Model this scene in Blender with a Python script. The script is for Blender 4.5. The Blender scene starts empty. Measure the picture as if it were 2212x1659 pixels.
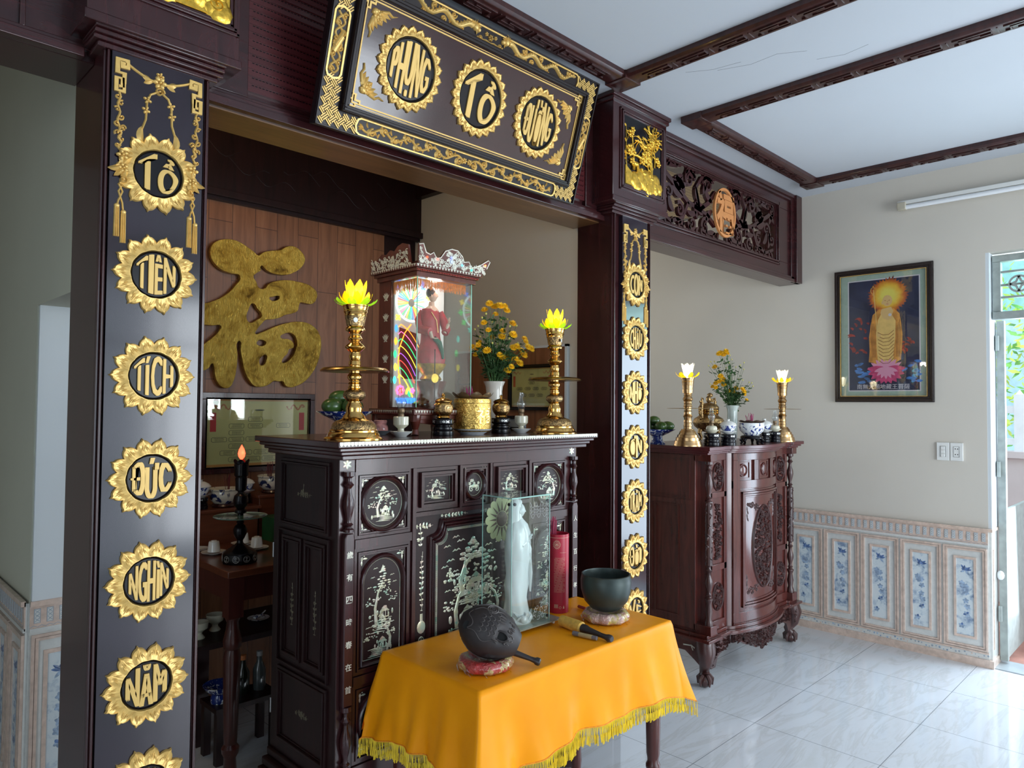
import bpy, bmesh, math, random
from math import sin, cos, pi, sqrt, atan2, hypot, radians
from mathutils import Vector, Matrix

C = bpy.context.scene.collection
sc = bpy.context.scene
rnd = random.Random(7)

# ------------------------------------------------------------------ camera
cam_d = bpy.data.cameras.new('camera')
cam = bpy.data.objects.new('camera', cam_d); C.objects.link(cam)
cam_d.sensor_width = 36; cam_d.lens = 25.01; cam_d.clip_start = 0.05
_r = Vector((0.70806, -0.7061, 0.008376)); _u = Vector((-0.027164, -0.015383, 0.999513)); _b = Vector((-0.70563, -0.707942, -0.030073))
M = Matrix((_r, _u, _b)).transposed().to_4x4(); M.translation = Vector((0, 0, 1.5))
cam.matrix_world = M
sc.camera = cam

# ------------------------------------------------------------------ colour management, world, daylight
sc.view_settings.view_transform = 'Standard'; sc.view_settings.look = 'None'
sc.view_settings.gamma = 1; sc.view_settings.exposure = 0.0
try: sc.view_settings.use_curve_mapping = False
except Exception: pass
sc.cycles.max_bounces = 8; sc.cycles.diffuse_bounces = 4; sc.cycles.glossy_bounces = 4
sc.cycles.transparent_max_bounces = 16; sc.cycles.transmission_bounces = 6
sc.cycles.caustics_reflective = False; sc.cycles.caustics_refractive = False
sc.cycles.sample_clamp_indirect = 6
w = bpy.data.worlds.new('sky'); sc.world = w; w.use_nodes = True
bg = w.node_tree.nodes['Background']; bg.inputs[0].default_value = (0.72, 0.87, 1.0, 1); bg.inputs[1].default_value = 2.6

def area(name, loc, direction, sx, sy, power, col):
    l = bpy.data.lights.new(name, 'AREA'); l.shape = 'RECTANGLE'; l.size = sx; l.size_y = sy
    l.energy = power; l.color = col
    o = bpy.data.objects.new(name, l); C.objects.link(o); o.location = loc
    o.rotation_euler = Vector(direction).to_track_quat('-Z', 'Y').to_euler()
    return o
# daylight entering by the front windows and by the side doorway
area('daylight_front', (3.35, -2.75, 1.35), (-.08, 1, 0.0), 2.2, 2.2, 150, (0.88, 0.94, 1.0))
area('daylight_left', (-2.35, -0.4, 1.5), (1, 0.1, 0), 2.4, 2.0, 10, (0.86, 0.93, 1.0))
area('daylight_door', (5.35, 0.2, 1.3), (-1, 0.0, -0.1), 1.4, 2.2, 82, (0.70, 0.85, 1.0))

l_ = bpy.data.lights.new('alcove_lamp', 'POINT'); l_.energy = 7.5; l_.color = (1.0, .74, .42); l_.shadow_soft_size = .08
o_ = bpy.data.objects.new('alcove_lamp', l_); C.objects.link(o_); o_.location = (1.0, 2.62, 2.75)
area('rear_bay_fill', (3.9, 4.8, 1.7), (0, -.5, 1), 1.6, 1.0, 16, (1.0, .93, .80))  # added unseen fill, aimed up to brighten the slats behind the fretwork
# ------------------------------------------------------------------ mesh helpers
class MB:
    def __init__(s): s.v = []; s.f = []; s.m = []
    def add(s, vs, fs, mi=0):
        n = len(s.v); s.v += [tuple(p) for p in vs]
        s.f += [tuple(n + i for i in f) for f in fs]; s.m += [mi] * len(fs)
        return s
    def box(s, x0, x1, y0, y1, z0, z1, mi=0):
        v = [(x, y, z) for z in (z0, z1) for y in (y0, y1) for x in (x0, x1)]
        return s.add(v, [(0, 2, 3, 1), (4, 5, 7, 6), (0, 1, 5, 4), (2, 6, 7, 3), (0, 4, 6, 2), (1, 3, 7, 5)], mi)
    def quad(s, a, b, c, d, mi=0): return s.add([a, b, c, d], [(0, 1, 2, 3)], mi)
    def tube(s, pts, r, seg=8, mi=0, cap=True, flat=1.0):
        pts = [Vector(p) for p in pts]; n = len(pts)
        rs = r if isinstance(r, (list, tuple)) else [r] * n
        vs = []; up = None
        for i, p in enumerate(pts):
            d = (pts[min(i + 1, n - 1)] - pts[max(i - 1, 0)])
            d = d.normalized() if d.length > 1e-9 else Vector((0, 0, 1))
            if up is None:
                a = Vector((0, 0, 1)) if abs(d.z) < .9 else Vector((1, 0, 0))
                up = (a - d * a.dot(d)).normalized()
            else:
                up = up - d * up.dot(d)
                up = up.normalized() if up.length > 1e-6 else d.orthogonal().normalized()
            b = d.cross(up)
            for k in range(seg):
                t = 2 * pi * k / seg
                vs.append(p + (up * cos(t) * flat + b * sin(t)) * rs[i])
        fs = []
        for i in range(n - 1):
            for k in range(seg):
                k2 = (k + 1) % seg
                fs.append((i * seg + k, i * seg + k2, (i + 1) * seg + k2, (i + 1) * seg + k))
        if cap:
            fs.append(tuple(range(seg))[::-1]); fs.append(tuple((n - 1) * seg + k for k in range(seg)))
        return s.add(vs, fs, mi)
    def lathe(s, prof, loc=(0, 0, 0), seg=32, sx=1, sy=1, mi=0, axis='Z', cap=True):
        L = Vector(loc); vs = []; fs = []
        for r, z in prof:
            for k in range(seg):
                t = 2 * pi * k / seg; x = r * cos(t) * sx; y = r * sin(t) * sy
                q = (x, y, z) if axis == 'Z' else ((x, z, y) if axis == 'Y' else (z, x, y))
                vs.append(L + Vector(q))
        n = len(prof)
        for i in range(n - 1):
            for k in range(seg):
                k2 = (k + 1) % seg
                fs.append((i * seg + k, i * seg + k2, (i + 1) * seg + k2, (i + 1) * seg + k))
        if cap:
            if prof[0][0] > 1e-5: fs.append(tuple(range(seg))[::-1])
            if prof[-1][0] > 1e-5: fs.append(tuple((n - 1) * seg + k for k in range(seg)))
        return s.add(vs, fs, mi)
    def ball(s, c, r, seg=12, mi=0, sc=(1, 1, 1)):
        n = max(4, seg // 2 + 1); c = Vector(c)
        prof = [(max(1e-6, sin(pi * i / n)), -cos(pi * i / n)) for i in range(n + 1)]
        vs = []; fs = []
        for a, z in prof:
            for k in range(seg):
                t = 2 * pi * k / seg
                vs.append(c + Vector((a * cos(t) * sc[0], a * sin(t) * sc[1], z * sc[2])) * r)
        for i in range(n):
            for k in range(seg):
                k2 = (k + 1) % seg
                fs.append((i * seg + k, i * seg + k2, (i + 1) * seg + k2, (i + 1) * seg + k))
        return s.add(vs, fs, mi)
    # ---- relief drawn on a frame
    def prism(s, pts, fr, h0, h1, mi=0):
        n = len(pts)
        vs = [fr(x, y, h0) for x, y in pts] + [fr(x, y, h1) for x, y in pts]
        fs = [tuple(range(n))[::-1], tuple(range(n, 2 * n))] + [(i, (i + 1) % n, n + (i + 1) % n, n + i) for i in range(n)]
        return s.add(vs, fs, mi)
    def strip(s, pts, fr, w, h, h0=0.0, mi=0, flat=False):
        n = len(pts); ws = w if isinstance(w, (list, tuple)) else [w] * n
        sec = [(-1, 0), (-1, 1), (1, 1), (1, 0)] if flat else [(-1, 0), (-.62, .75), (0, 1), (.62, .75), (1, 0)]
        m = len(sec); vs = []; fs = []
        for i, (x, y) in enumerate(pts):
            x0, y0 = pts[max(i - 1, 0)]; x1, y1 = pts[min(i + 1, n - 1)]
            dx, dy = x1 - x0, y1 - y0; L = hypot(dx, dy) or 1; nx, ny = -dy / L, dx / L
            if flat and 0 < i < n - 1:
                a = Vector((x - pts[i - 1][0], y - pts[i - 1][1])); b = Vector((pts[i + 1][0] - x, pts[i + 1][1] - y))
                if a.length > 1e-9 and b.length > 1e-9:
                    a.normalize(); b.normalize(); k = 1 / max(.5, sqrt(max(0.0, (1 + a.dot(b)) / 2))); nx *= k; ny *= k
            for a, b in sec: vs.append(fr(x + nx * ws[i] * a, y + ny * ws[i] * a, h0 + h * b))
        for i in range(n - 1):
            for k in range(m - 1): fs.append((i * m + k, i * m + k + 1, (i + 1) * m + k + 1, (i + 1) * m + k))
        fs.append(tuple(range(m))); fs.append(tuple((n - 1) * m + k for k in range(m))[::-1])
        return s.add(vs, fs, mi)
    def leaf(s, x, y, ang, L, W, fr, h, h0=0.0, mi=0, curl=0.0):
        N = 6; vs = []; fs = []
        for i in range(N + 1):
            t = i / N; a = ang + curl * t; px = x + L * t * cos(a); py = y + L * t * sin(a)
            ww = W * sin(pi * min(1, t * .93 + .05)) ** .8 if t < 1 else 0.0002
            nx, ny = -sin(a), cos(a)
            vs += [fr(px + nx * ww, py + ny * ww, h0), fr(px, py, h0 + h * (sin(pi * t) * .8 + .2)), fr(px - nx * ww, py - ny * ww, h0)]
        for i in range(N):
            a = i * 3; fs += [(a, a + 1, a + 4, a + 3), (a + 1, a + 2, a + 5, a + 4)]
        return s.add(vs, fs, mi)
    def dome(s, x, y, r, fr, h, h0=0.0, seg=10, mi=0, ry=None, ang=0):
        ry = ry or r; vs = []; fs = []; rings = [(1, 0), (.85, .6), (.5, .92)]
        for a, b in rings:
            for k in range(seg):
                t = 2 * pi * k / seg; u = r * a * cos(t); v = ry * a * sin(t)
                vs.append(fr(x + u * cos(ang) - v * sin(ang), y + u * sin(ang) + v * cos(ang), h0 + h * b))
        vs.append(fr(x, y, h0 + h))
        for i in range(2):
            for k in range(seg):
                k2 = (k + 1) % seg; fs.append((i * seg + k, i * seg + k2, (i + 1) * seg + k2, (i + 1) * seg + k))
        fs += [(2 * seg + k, 2 * seg + (k + 1) % seg, 3 * seg) for k in range(seg)]
        return s.add(vs, fs, mi)
    def flower(s, x, y, r, fr, h, h0=0.0, n=5, ang=0, mi=0):
        for k in range(n):
            t = ang + 2 * pi * k / n
            s.dome(x + r * .58 * cos(t), y + r * .58 * sin(t), r * .42, fr, h * .8, h0, 8, mi, ry=r * .33, ang=t)
        return s.dome(x, y, r * .24, fr, h * 1.15, h0, 8, mi)
    def curl(s, x, y, r, a0, turns, fr, w, h, h0=0.0, mi=0, cw=1, n=16):
        pts = []; ws = []
        for i in range(n + 1):
            t = i / n; rr = r * (1 - .86 * t) ; a = a0 + cw * turns * 2 * pi * t
            pts.append((x + rr * cos(a), y + rr * sin(a))); ws.append(w * (1 - .55 * t))
        s.strip(pts, fr, ws, h, h0, mi)
        return s.dome(pts[-1][0], pts[-1][1], w * 1.1, fr, h * 1.1, h0, 8, mi)

def frame(O, U, V, N):
    O, U, V, N = Vector(O), Vector(U), Vector(V), Vector(N)
    return lambda x, y, h=0.0: O + U * x + V * y + N * h
def front(x0, y, z0): return frame((x0, y, z0), (1, 0, 0), (0, 0, 1), (0, -1, 0))      # face looking to -Y
def side(x, y0, z0): return frame((x, y0, z0), (0, -1, 0), (0, 0, 1), (-1, 0, 0))      # face looking to -X
def sub(fr, x, y, h=0.0, s=1.0, ang=0.0, sy=None):
    sy = sy if sy else s; ca, sa = cos(ang), sin(ang)
    return lambda u, v, k=0.0: fr(x + (u * ca * s - v * sa * sy), y + (u * sa * s + v * ca * sy), h + k)

def wpos(o):
    v = Vector((0, 0, 0))
    while o is not None: v = v + Vector(o.location); o = o.parent
    return v
def build(name, mb, mats, parent=None, smooth=True, bevel=0.0, local=False, loc=None, angle=35, subsurf=0):
    """link ONE mesh object; vertices are given in world coordinates unless local"""
    me = bpy.data.meshes.new(name)
    vs = mb.v
    if parent is not None and not local:
        L = wpos(parent); vs = [(x - L.x, y - L.y, z - L.z) for x, y, z in vs]
    if parent is None and loc is None and not local:
        xs = [p[0] for p in vs]; ys = [p[1] for p in vs]; zs = [p[2] for p in vs]
        loc = ((min(xs) + max(xs)) / 2, (min(ys) + max(ys)) / 2, min(zs))
    if loc is not None and parent is None and not local:
        vs = [(x - loc[0], y - loc[1], z - loc[2]) for x, y, z in vs]
    me.from_pydata(vs, [], mb.f)
    if not isinstance(mats, (list, tuple)): mats = [mats]
    for m in mats: me.materials.append(m)
    if len(mats) > 1: me.polygons.foreach_set('material_index', mb.m)
    me.validate()
    bm = bmesh.new(); bm.from_mesh(me); bmesh.ops.recalc_face_normals(bm, faces=bm.faces); bm.to_mesh(me); bm.free()
    if smooth:
        me.polygons.foreach_set('use_smooth', [True] * len(me.polygons))
        try: me.set_sharp_from_angle(angle=radians(angle))
        except Exception: pass
    o = bpy.data.objects.new(name, me); C.objects.link(o)
    if parent is not None: o.parent = parent
    elif loc is not None: o.location = loc
    if bevel:
        b = o.modifiers.new('bevel', 'BEVEL'); b.width = bevel; b.segments = 2; b.limit_method = 'ANGLE'; b.angle_limit = radians(50)
    if subsurf:
        b = o.modifiers.new('sub', 'SUBSURF'); b.levels = subsurf; b.render_levels = subsurf
    return o
def tag(o, label, cat, group=None):
    o['label'] = label; o['category'] = cat
    if group: o['group'] = group
    return o
def thing(name, label, cat, loc=(0, 0, 0), group=None, rz=0.0):
    o = bpy.data.objects.new(name, None); o.empty_display_size = .05; C.objects.link(o)
    o.location = loc; o.rotation_euler = (0, 0, rz)
    return tag(o, label, cat, group)
def struct(name, mb, mats, **k):
    o = build(name, mb, mats, loc=(0, 0, 0), **k); o['kind'] = 'structure'; return o
def dup(root, loc, rz, label, group=None):
    def cp(o, par):
        c = o.copy(); C.objects.link(c)
        if par is not None: c.parent = par
        for ch in list(o.children): cp(ch, c)
        return c
    r = cp(root, None); r.location = loc; r.rotation_euler = (0, 0, rz); r['label'] = label
    if group: r['group'] = group
    return r

def text_shape(s, extrude=0.0, offset=0.0, res=3, bevel=0.0):
    cu = bpy.data.curves.new('t', 'FONT'); cu.body = s; cu.size = 1; cu.resolution_u = res
    cu.extrude = extrude; cu.offset = offset; cu.align_x = 'CENTER'; cu.align_y = 'CENTER'
    o = bpy.data.objects.new('t', cu); C.objects.link(o)
    dg = bpy.context.evaluated_depsgraph_get(); dg.update()
    me = o.evaluated_get(dg).to_mesh()
    vs = [tuple(v.co) for v in me.vertices]; fs = [tuple(p.vertices) for p in me.polygons]
    o.evaluated_get(dg).to_mesh_clear()
    bpy.data.objects.remove(o); bpy.data.curves.remove(cu)
    return vs, fs
def put_text(mb, s, fr, cx, cy, w=None, h=None, h0=0.0, h1=0.001, oval=None, mi=0, offset=0.0):
    if oval:      # every letter is stretched on its own to fill the oval
        shp = [text_shape(c, .5, 0) for c in s]; ws = []
        for vs, fs in shp:
            x = [v[0] for v in vs]; ws.append(max(x) - min(x) if x else .2)
        ws = [min(max(q, .22), .75) for q in ws]; gap = .14; tot = sum(ws) + gap * (len(s) - 1); k = 2.0 / tot; u0 = -1.0
        for (vs, fs), q in zip(shp, ws):
            x = [v[0] for v in vs]; y = [v[1] for v in vs]; xa, xb, ya, yb = min(x), max(x), min(y), max(y); out = []
            for X, Y, z in vs:
                u = u0 + q * k * ((X - xa) / max(1e-6, xb - xa)); v = ((Y - ya) / (yb - ya)) * 2 - 1
                out.append(fr(cx + u * oval[0], cy + v * oval[1] * sqrt(max(.05, 1 - (.90 * u) ** 2)), h0 if z < 0 else h1))
            mb.add(out, fs, mi); u0 += (q + gap) * k
        return
    vs, fs = text_shape(s, .5, offset)
    if not vs: return
    xs = [v[0] for v in vs]; ys = [v[1] for v in vs]
    x0, x1, y0, y1 = min(xs), max(xs), min(ys), max(ys)
    kx = ky = (h / (y1 - y0)) if w is None else (w / (x1 - x0))
    if w is not None and h is not None: kx = w / (x1 - x0); ky = h / (y1 - y0)
    mb.add([fr(cx + (x - (x0 + x1) / 2) * kx, cy + (y - (y0 + y1) / 2) * ky, h0 if z < 0 else h1) for x, y, z in vs], fs, mi)
def poly_shape(splines, extrude, bevel=0.0):
    """filled 2D outline with holes -> mesh data (x, y, z)"""
    cu = bpy.data.curves.new('c', 'CURVE'); cu.dimensions = '2D'; cu.fill_mode = 'BOTH'; cu.extrude = extrude
    cu.bevel_depth = bevel; cu.bevel_resolution = 1; cu.resolution_u = 4
    for pts, smooth in splines:
        if smooth:
            sp = cu.splines.new('BEZIER'); sp.bezier_points.add(len(pts) - 1)
            for b, p in zip(sp.bezier_points, pts):
                b.co = (p[0], p[1], 0); b.handle_left_type = b.handle_right_type = 'AUTO'
        else:
            sp = cu.splines.new('POLY'); sp.points.add(len(pts) - 1)
            for b, p in zip(sp.points, pts): b.co = (p[0], p[1], 0, 1)
        sp.use_cyclic_u = True
    o = bpy.data.objects.new('c', cu); C.objects.link(o)
    dg = bpy.context.evaluated_depsgraph_get(); dg.update()
    me = o.evaluated_get(dg).to_mesh()
    vs = [tuple(v.co) for v in me.vertices]; fs = [tuple(p.vertices) for p in me.polygons]
    o.evaluated_get(dg).to_mesh_clear()
    bpy.data.objects.remove(o); bpy.data.curves.remove(cu)
    return vs, fs
def put_poly(mb, splines, fr, h0, h1, mi=0, bevel=0.0):
    e = (h1 - h0) / 2
    vs, fs = poly_shape(splines, e, bevel)
    mb.add([fr(x, y, h0 + e + z) for x, y, z in vs], fs, mi)

# ------------------------------------------------------------------ materials
def _mat(name):
    m = bpy.data.materials.new(name); m.use_nodes = True
    nt = m.node_tree; return m, nt, nt.nodes['Principled BSDF']
def N(nt, t, **k):
    n = nt.nodes.new(t)
    for a, b in k.items():
        if a in n.inputs.keys() if isinstance(a, str) else False: n.inputs[a].default_value = b
        else: setattr(n, a, b)
    return n
def coords(nt, scale=(1, 1, 1), rot=(0, 0, 0)):
    tc = nt.nodes.new('ShaderNodeTexCoord'); mp = nt.nodes.new('ShaderNodeMapping')
    mp.inputs['Scale'].default_value = scale; mp.inputs['Rotation'].default_value = rot
    nt.links.new(tc.outputs['Object'], mp.inputs[0]); return mp.outputs[0]
def noise(nt, vec, scale, detail=3, rough=.5, dist=0):
    n = nt.nodes.new('ShaderNodeTexNoise'); nt.links.new(vec, n.inputs['Vector'])
    n.inputs['Scale'].default_value = scale; n.inputs['Detail'].default_value = detail
    n.inputs['Roughness'].default_value = rough; n.inputs['Distortion'].default_value = dist
    return n.outputs['Fac']
def ramp(nt, fac, stops, interp='LINEAR'):
    r = nt.nodes.new('ShaderNodeValToRGB'); nt.links.new(fac, r.inputs[0]); e = r.color_ramp.elements
    r.color_ramp.interpolation = interp
    while len(e) < len(stops): e.new(.5)
    for k, (p, c) in enumerate(stops):
        e[k].position = p; e[k].color = (c[0], c[1], c[2], 1) if len(c) == 3 else c
    return r.outputs[0]
def bump(nt, bs, h, strength=.3, dist=.01):
    b = nt.nodes.new('ShaderNodeBump'); b.inputs['Strength'].default_value = strength; b.inputs['Distance'].default_value = dist
    nt.links.new(h, b.inputs['Height']); nt.links.new(b.outputs[0], bs.inputs['Normal'])
def mat(name, col, rough=.5, metal=0, var=.12, vs=12, coat=0, bmp=0, bs_scale=60, emis=None, estr=0, trans=0, alpha=1, sub_=0):
    m, nt, b = _mat(name)
    b.inputs['Roughness'].default_value = rough; b.inputs['Metallic'].default_value = metal
    b.inputs['Coat Weight'].default_value = coat; b.inputs['Coat Roughness'].default_value = .08
    b.inputs['Transmission Weight'].default_value = trans; b.inputs['Alpha'].default_value = alpha
    if sub_:
        b.inputs['Subsurface Weight'].default_value = sub_; b.inputs['Subsurface Radius'].default_value = (.02, .01, .008)
    v = coords(nt)
    if var:
        lo = tuple(c * (1 - var) for c in col); hi = tuple(min(1, c * (1 + var)) for c in col)
        nt.links.new(ramp(nt, noise(nt, v, vs), [(.3, lo), (.7, hi)]), b.inputs['Base Color'])
    else: b.inputs['Base Color'].default_value = (*col, 1)
    if bmp: bump(nt, b, noise(nt, v, bs_scale, 4), bmp, .004)
    if emis:
        b.inputs['Emission Color'].default_value = (*emis, 1); b.inputs['Emission Strength'].default_value = estr
    return m
def wood(name, c1, c2, rough=.3, grain=(6, 6, .7), sc_=4, coat=.3, bmp=.05):
    m, nt, b = _mat(name)
    v = coords(nt, grain)
    f = noise(nt, v, sc_, 5, .6, 1.2)
    nt.links.new(ramp(nt, f, [(.3, c1), (.5, tuple((a + d) / 2 for a, d in zip(c1, c2))), (.72, c2)]), b.inputs['Base Color'])
    b.inputs['Roughness'].default_value = rough; b.inputs['Coat Weight'].default_value = coat; b.inputs['Coat Roughness'].default_value = .1
    if bmp: bump(nt, b, f, bmp, .004)
    return m
def pane(name, tint=(.93, .97, .95), refl=.12):
    m = bpy.data.materials.new(name); m.use_nodes = True; nt = m.node_tree
    nt.nodes.clear(); out = nt.nodes.new('ShaderNodeOutputMaterial')
    t = nt.nodes.new('ShaderNodeBsdfTransparent'); t.inputs[0].default_value = (*tint, 1)
    g = nt.nodes.new('ShaderNodeBsdfGlossy'); g.inputs['Roughness'].default_value = .02
    fr = nt.nodes.new('ShaderNodeLayerWeight'); fr.inputs[0].default_value = .5
    pw_ = nt.nodes.new('ShaderNodeMath'); pw_.operation = 'POWER'; pw_.inputs[1].default_value = 4.5; nt.links.new(fr.outputs['Facing'], pw_.inputs[0])
    mm = nt.nodes.new('ShaderNodeMath'); mm.operation = 'MULTIPLY_ADD'; mm.inputs[1].default_value = .55; mm.inputs[2].default_value = .02 + refl * .12
    mm.use_clamp = True
    mx = nt.nodes.new('ShaderNodeMixShader')
    nt.links.new(pw_.outputs[0], mm.inputs[0]); nt.links.new(mm.outputs[0], mx.inputs[0])
    nt.links.new(t.outputs[0], mx.inputs[1]); nt.links.new(g.outputs[0], mx.inputs[2]); nt.links.new(mx.outputs[0], out.inputs[0])
    return m

DW = wood('dark_wood', (.020, .0045, .0055), (.052, .011, .012), .27, coat=.35)
DWX = wood('dark_wood_lengthwise', (.020, .0045, .0055), (.052, .011, .012), .27, grain=(.7, 6, 6), coat=.35)
DW2 = wood('old_dark_wood', (.010, .0035, .0035), (.024, .007, .007), .42, coat=0); DW2.node_tree.nodes['Principled BSDF'].inputs['Specular IOR Level'].default_value = .3
RW = wood('red_wood', (.045, .008, .006), (.11, .02, .014), .22, coat=.5)
RWX = wood('louvre_wood', (.06, .008, .010), (.10, .014, .016), .35, grain=(.7, 6, 6))
CARVE = wood('carved_wood', (.03, .010, .009), (.075, .026, .022), .32, coat=.3)
TW = wood('table_wood', (.10, .026, .012), (.17, .05, .022), .3, grain=(.7, 6, 6))
BOARD = mat('black_lacquer_board', (.016, .009, .016), .15, var=.3, vs=4, coat=.3)
BLACK = mat('black_lacquer', (.004, .003, .005), .25, var=0, coat=.05); BLACK.node_tree.nodes['Principled BSDF'].inputs['Specular IOR Level'].default_value = .3
GOLD = mat('gold_relief', (.78, .50, .15), .36, .4, var=.12, vs=40, bmp=.15, bs_scale=90)
GOLDF = mat('gold_letter', (.68, .44, .13), .45, .25, var=.06)
GOLDL = mat('gold_leaf_relief', (.78, .47, .06), .28, .75, var=.25, vs=60, bmp=.5, bs_scale=60)
WALL = mat('cream_wall_paint', (.60, .555, .485), .75, var=.03, vs=2, bmp=.05, bs_scale=200)
WALLG = mat('green_wall_paint', (.50, .50, .40), .75, var=.03, vs=2)
WALLW = mat('white_wall_paint', (.62, .66, .68), .7, var=.02, vs=2)
CEIL = mat('white_ceiling_paint', (.50, .53, .575), .85, var=.02, vs=1.5)
WHITE = mat('white_plastic', (.75, .75, .72), .4, var=0)
GLASS = pane('glass_pane')
BRASS = mat('polished_brass', (.70, .42, .13), .16, 1.0, var=.12, vs=8)
BRASSD = mat('brass_tray', (.42, .27, .10), .25, 1.0, var=.2, vs=30)
def engraved(name, c1, c2, scale=45):
    m, nt, b = _mat(name); v = coords(nt); f = noise(nt, v, scale, 2, .5, 2.5)
    nt.links.new(ramp(nt, f, [(.40, c2), (.47, c1), (.53, c1), (.6, c2)]), b.inputs['Base Color'])
    b.inputs['Metallic'].default_value = .9; b.inputs['Roughness'].default_value = .35
    bump(nt, b, f, .6, .004); return m
BRASSE = engraved('engraved_brass', (.16, .10, .05), (.55, .35, .14))
GOLDCYL = engraved('embossed_gold', (.45, .26, .06), (.85, .55, .15), 60)
def bluewhite(name, dark=.5, scale=28, white=(.80, .82, .82), blue=(.015, .035, .20)):
    m, nt, b = _mat(name); v = coords(nt); f = noise(nt, v, scale, 3, .55, 1.6)
    nt.links.new(ramp(nt, f, [(dark - .02, blue), (dark + .02, white)]), b.inputs['Base Color'])
    b.inputs['Roughness'].default_value = .12; b.inputs['Coat Weight'].default_value = .5; return m
BW_D = bluewhite('blue_painted_porcelain', .57, 30)
BW_L = bluewhite('white_porcelain_blue_dragons', .44, 26)
PORC = mat('white_porcelain', (.75, .75, .72), .12, var=.03, coat=.5)
CREAM = mat('cream_porcelain', (.62, .58, .44), .15, var=.05, coat=.5)
def pearl():
    m, nt, b = _mat('mother_of_pearl'); v = coords(nt)
    vo = nt.nodes.new('ShaderNodeTexVoronoi'); vo.inputs['Scale'].default_value = 55; nt.links.new(v, vo.inputs['Vector'])
    sep = nt.nodes.new('ShaderNodeSeparateColor'); nt.links.new(vo.outputs['Color'], sep.inputs[0])
    nt.links.new(ramp(nt, sep.outputs[0], [(0, (.60, .56, .38)), (.3, (.52, .54, .40)), (.5, (.62, .60, .48)), (.66, (.30, .50, .38)), (.8, (.62, .46, .36)), (1, (.70, .70, .58))]), b.inputs['Base Color'])
    b.inputs['Roughness'].default_value = .25; b.inputs['Metallic'].default_value = .35; return m
PEARL = pearl()
PEARLW = mat('pale_pearl', (.62, .60, .50), .3, .2, var=.2, vs=80)
# ------------------------------------------------------------------ setting: shell
XR = 4.926; ZC = 2.975
def floor_mat():
    m, nt, b = _mat('polished_tile_floor'); tc = nt.nodes.new('ShaderNodeTexCoord')
    sx = nt.nodes.new('ShaderNodeSeparateXYZ'); nt.links.new(tc.outputs['Object'], sx.inputs[0])
    def line(out, off):
        a = N(nt, 'ShaderNodeMath', operation='ADD'); a.inputs[1].default_value = off; nt.links.new(out, a.inputs[0])
        d = N(nt, 'ShaderNodeMath', operation='DIVIDE'); d.inputs[1].default_value = .5565; nt.links.new(a.outputs[0], d.inputs[0])
        f = N(nt, 'ShaderNodeMath', operation='FRACT'); nt.links.new(d.outputs[0], f.inputs[0])
        s_ = N(nt, 'ShaderNodeMath', operation='SUBTRACT'); s_.inputs[1].default_value = .5; nt.links.new(f.outputs[0], s_.inputs[0])
        ab = N(nt, 'ShaderNodeMath', operation='ABSOLUTE'); nt.links.new(s_.outputs[0], ab.inputs[0])
        g = N(nt, 'ShaderNodeMath', operation='GREATER_THAN'); g.inputs[1].default_value = .4972; nt.links.new(ab.outputs[0], g.inputs[0])
        return g.outputs[0]
    lx = line(sx.outputs[0], -4.363 + 20 * .5565); ly = line(sx.outputs[1], -1.049 + 20 * .5565)
    mx = N(nt, 'ShaderNodeMath', operation='MAXIMUM'); nt.links.new(lx, mx.inputs[0]); nt.links.new(ly, mx.inputs[1])
    v = coords(nt, (1, 5, 1)); f = noise(nt, v, 1.3, 6, .6, 1.5)
    base = ramp(nt, f, [(.3, (.57, .585, .60)), (.42, (.61, .63, .66)), (.47, (.555, .565, .575)), (.52, (.62, .64, .67)), (.75, (.64, .665, .70))])  # skylight's blue cast is put into the pale tile tones
    mc = nt.nodes.new('ShaderNodeMix'); mc.data_type = 'RGBA'; nt.links.new(mx.outputs[0], mc.inputs[0])
    nt.links.new(base, mc.inputs[6]); mc.inputs[7].default_value = (.22, .23, .25, 1)
    nt.links.new(mc.outputs[2], b.inputs['Base Color'])
    b.inputs['Roughness'].default_value = .07; b.inputs['Specular IOR Level'].default_value = .6
    return m
FLOOR = floor_mat()
struct('floor', MB().box(-2.4, XR + .12, -2.8, 5.2, -.1, 0), FLOOR, smooth=False)
ceiling_b = MB().box(-2.4, XR + .12, -2.8, 2.2, ZC, ZC + .1)
struct('ceiling', ceiling_b, CEIL, smooth=False)
SLAT = None
def slat_mat():
    m, nt, b = _mat('slatted_ceiling'); v = coords(nt)
    wv = nt.nodes.new('ShaderNodeTexWave'); wv.bands_direction = 'Y'; wv.inputs['Scale'].default_value = 9; wv.wave_profile = 'SAW'
    nt.links.new(v, wv.inputs['Vector'])
    nt.links.new(ramp(nt, wv.outputs['Fac'], [(0, (.05, .03, .015)), (.18, (.38, .27, .15)), (.9, (.46, .34, .20))]), b.inputs['Base Color'])
    b.inputs['Roughness'].default_value = .4; bump(nt, b, wv.outputs['Fac'], .4, .006); return m
SLAT = slat_mat()
struct('ceiling_rear', MB().box(-2.4, XR + .12, 2.2, 5.3, ZC + .02, ZC + .12), SLAT, smooth=False)
# right wall with the doorway (Y < .99) and the wall carried on over it
rw = MB().box(XR, XR + .16, .99, 5.2, 0, ZC).box(XR, XR + .16, -2.8, .99, 2.424, ZC).box(XR, XR + .16, -2.8, -.35, 0, 2.424)
struct('wall_right', rw, WALL, smooth=False)
# rear wall of the right bay
struct('wall_rear', MB().box(2.93, XR, 5.1, 5.25, 0, 3.05).box(-2.4, .58, 5.1, 5.25, 0, 3.05), WALL, smooth=False)
struct('wall_far_left', MB().box(-2.55, -2.4, .9, 5.2, 0, 3.05).box(-2.55, -2.4, -2.8, -1.8, 0, 3.05).box(-2.55, -2.4, -1.8, .9, 0, .5).box(-2.55, -2.4, -1.8, .9, 2.5, 3.05), WALL, smooth=False)
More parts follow.
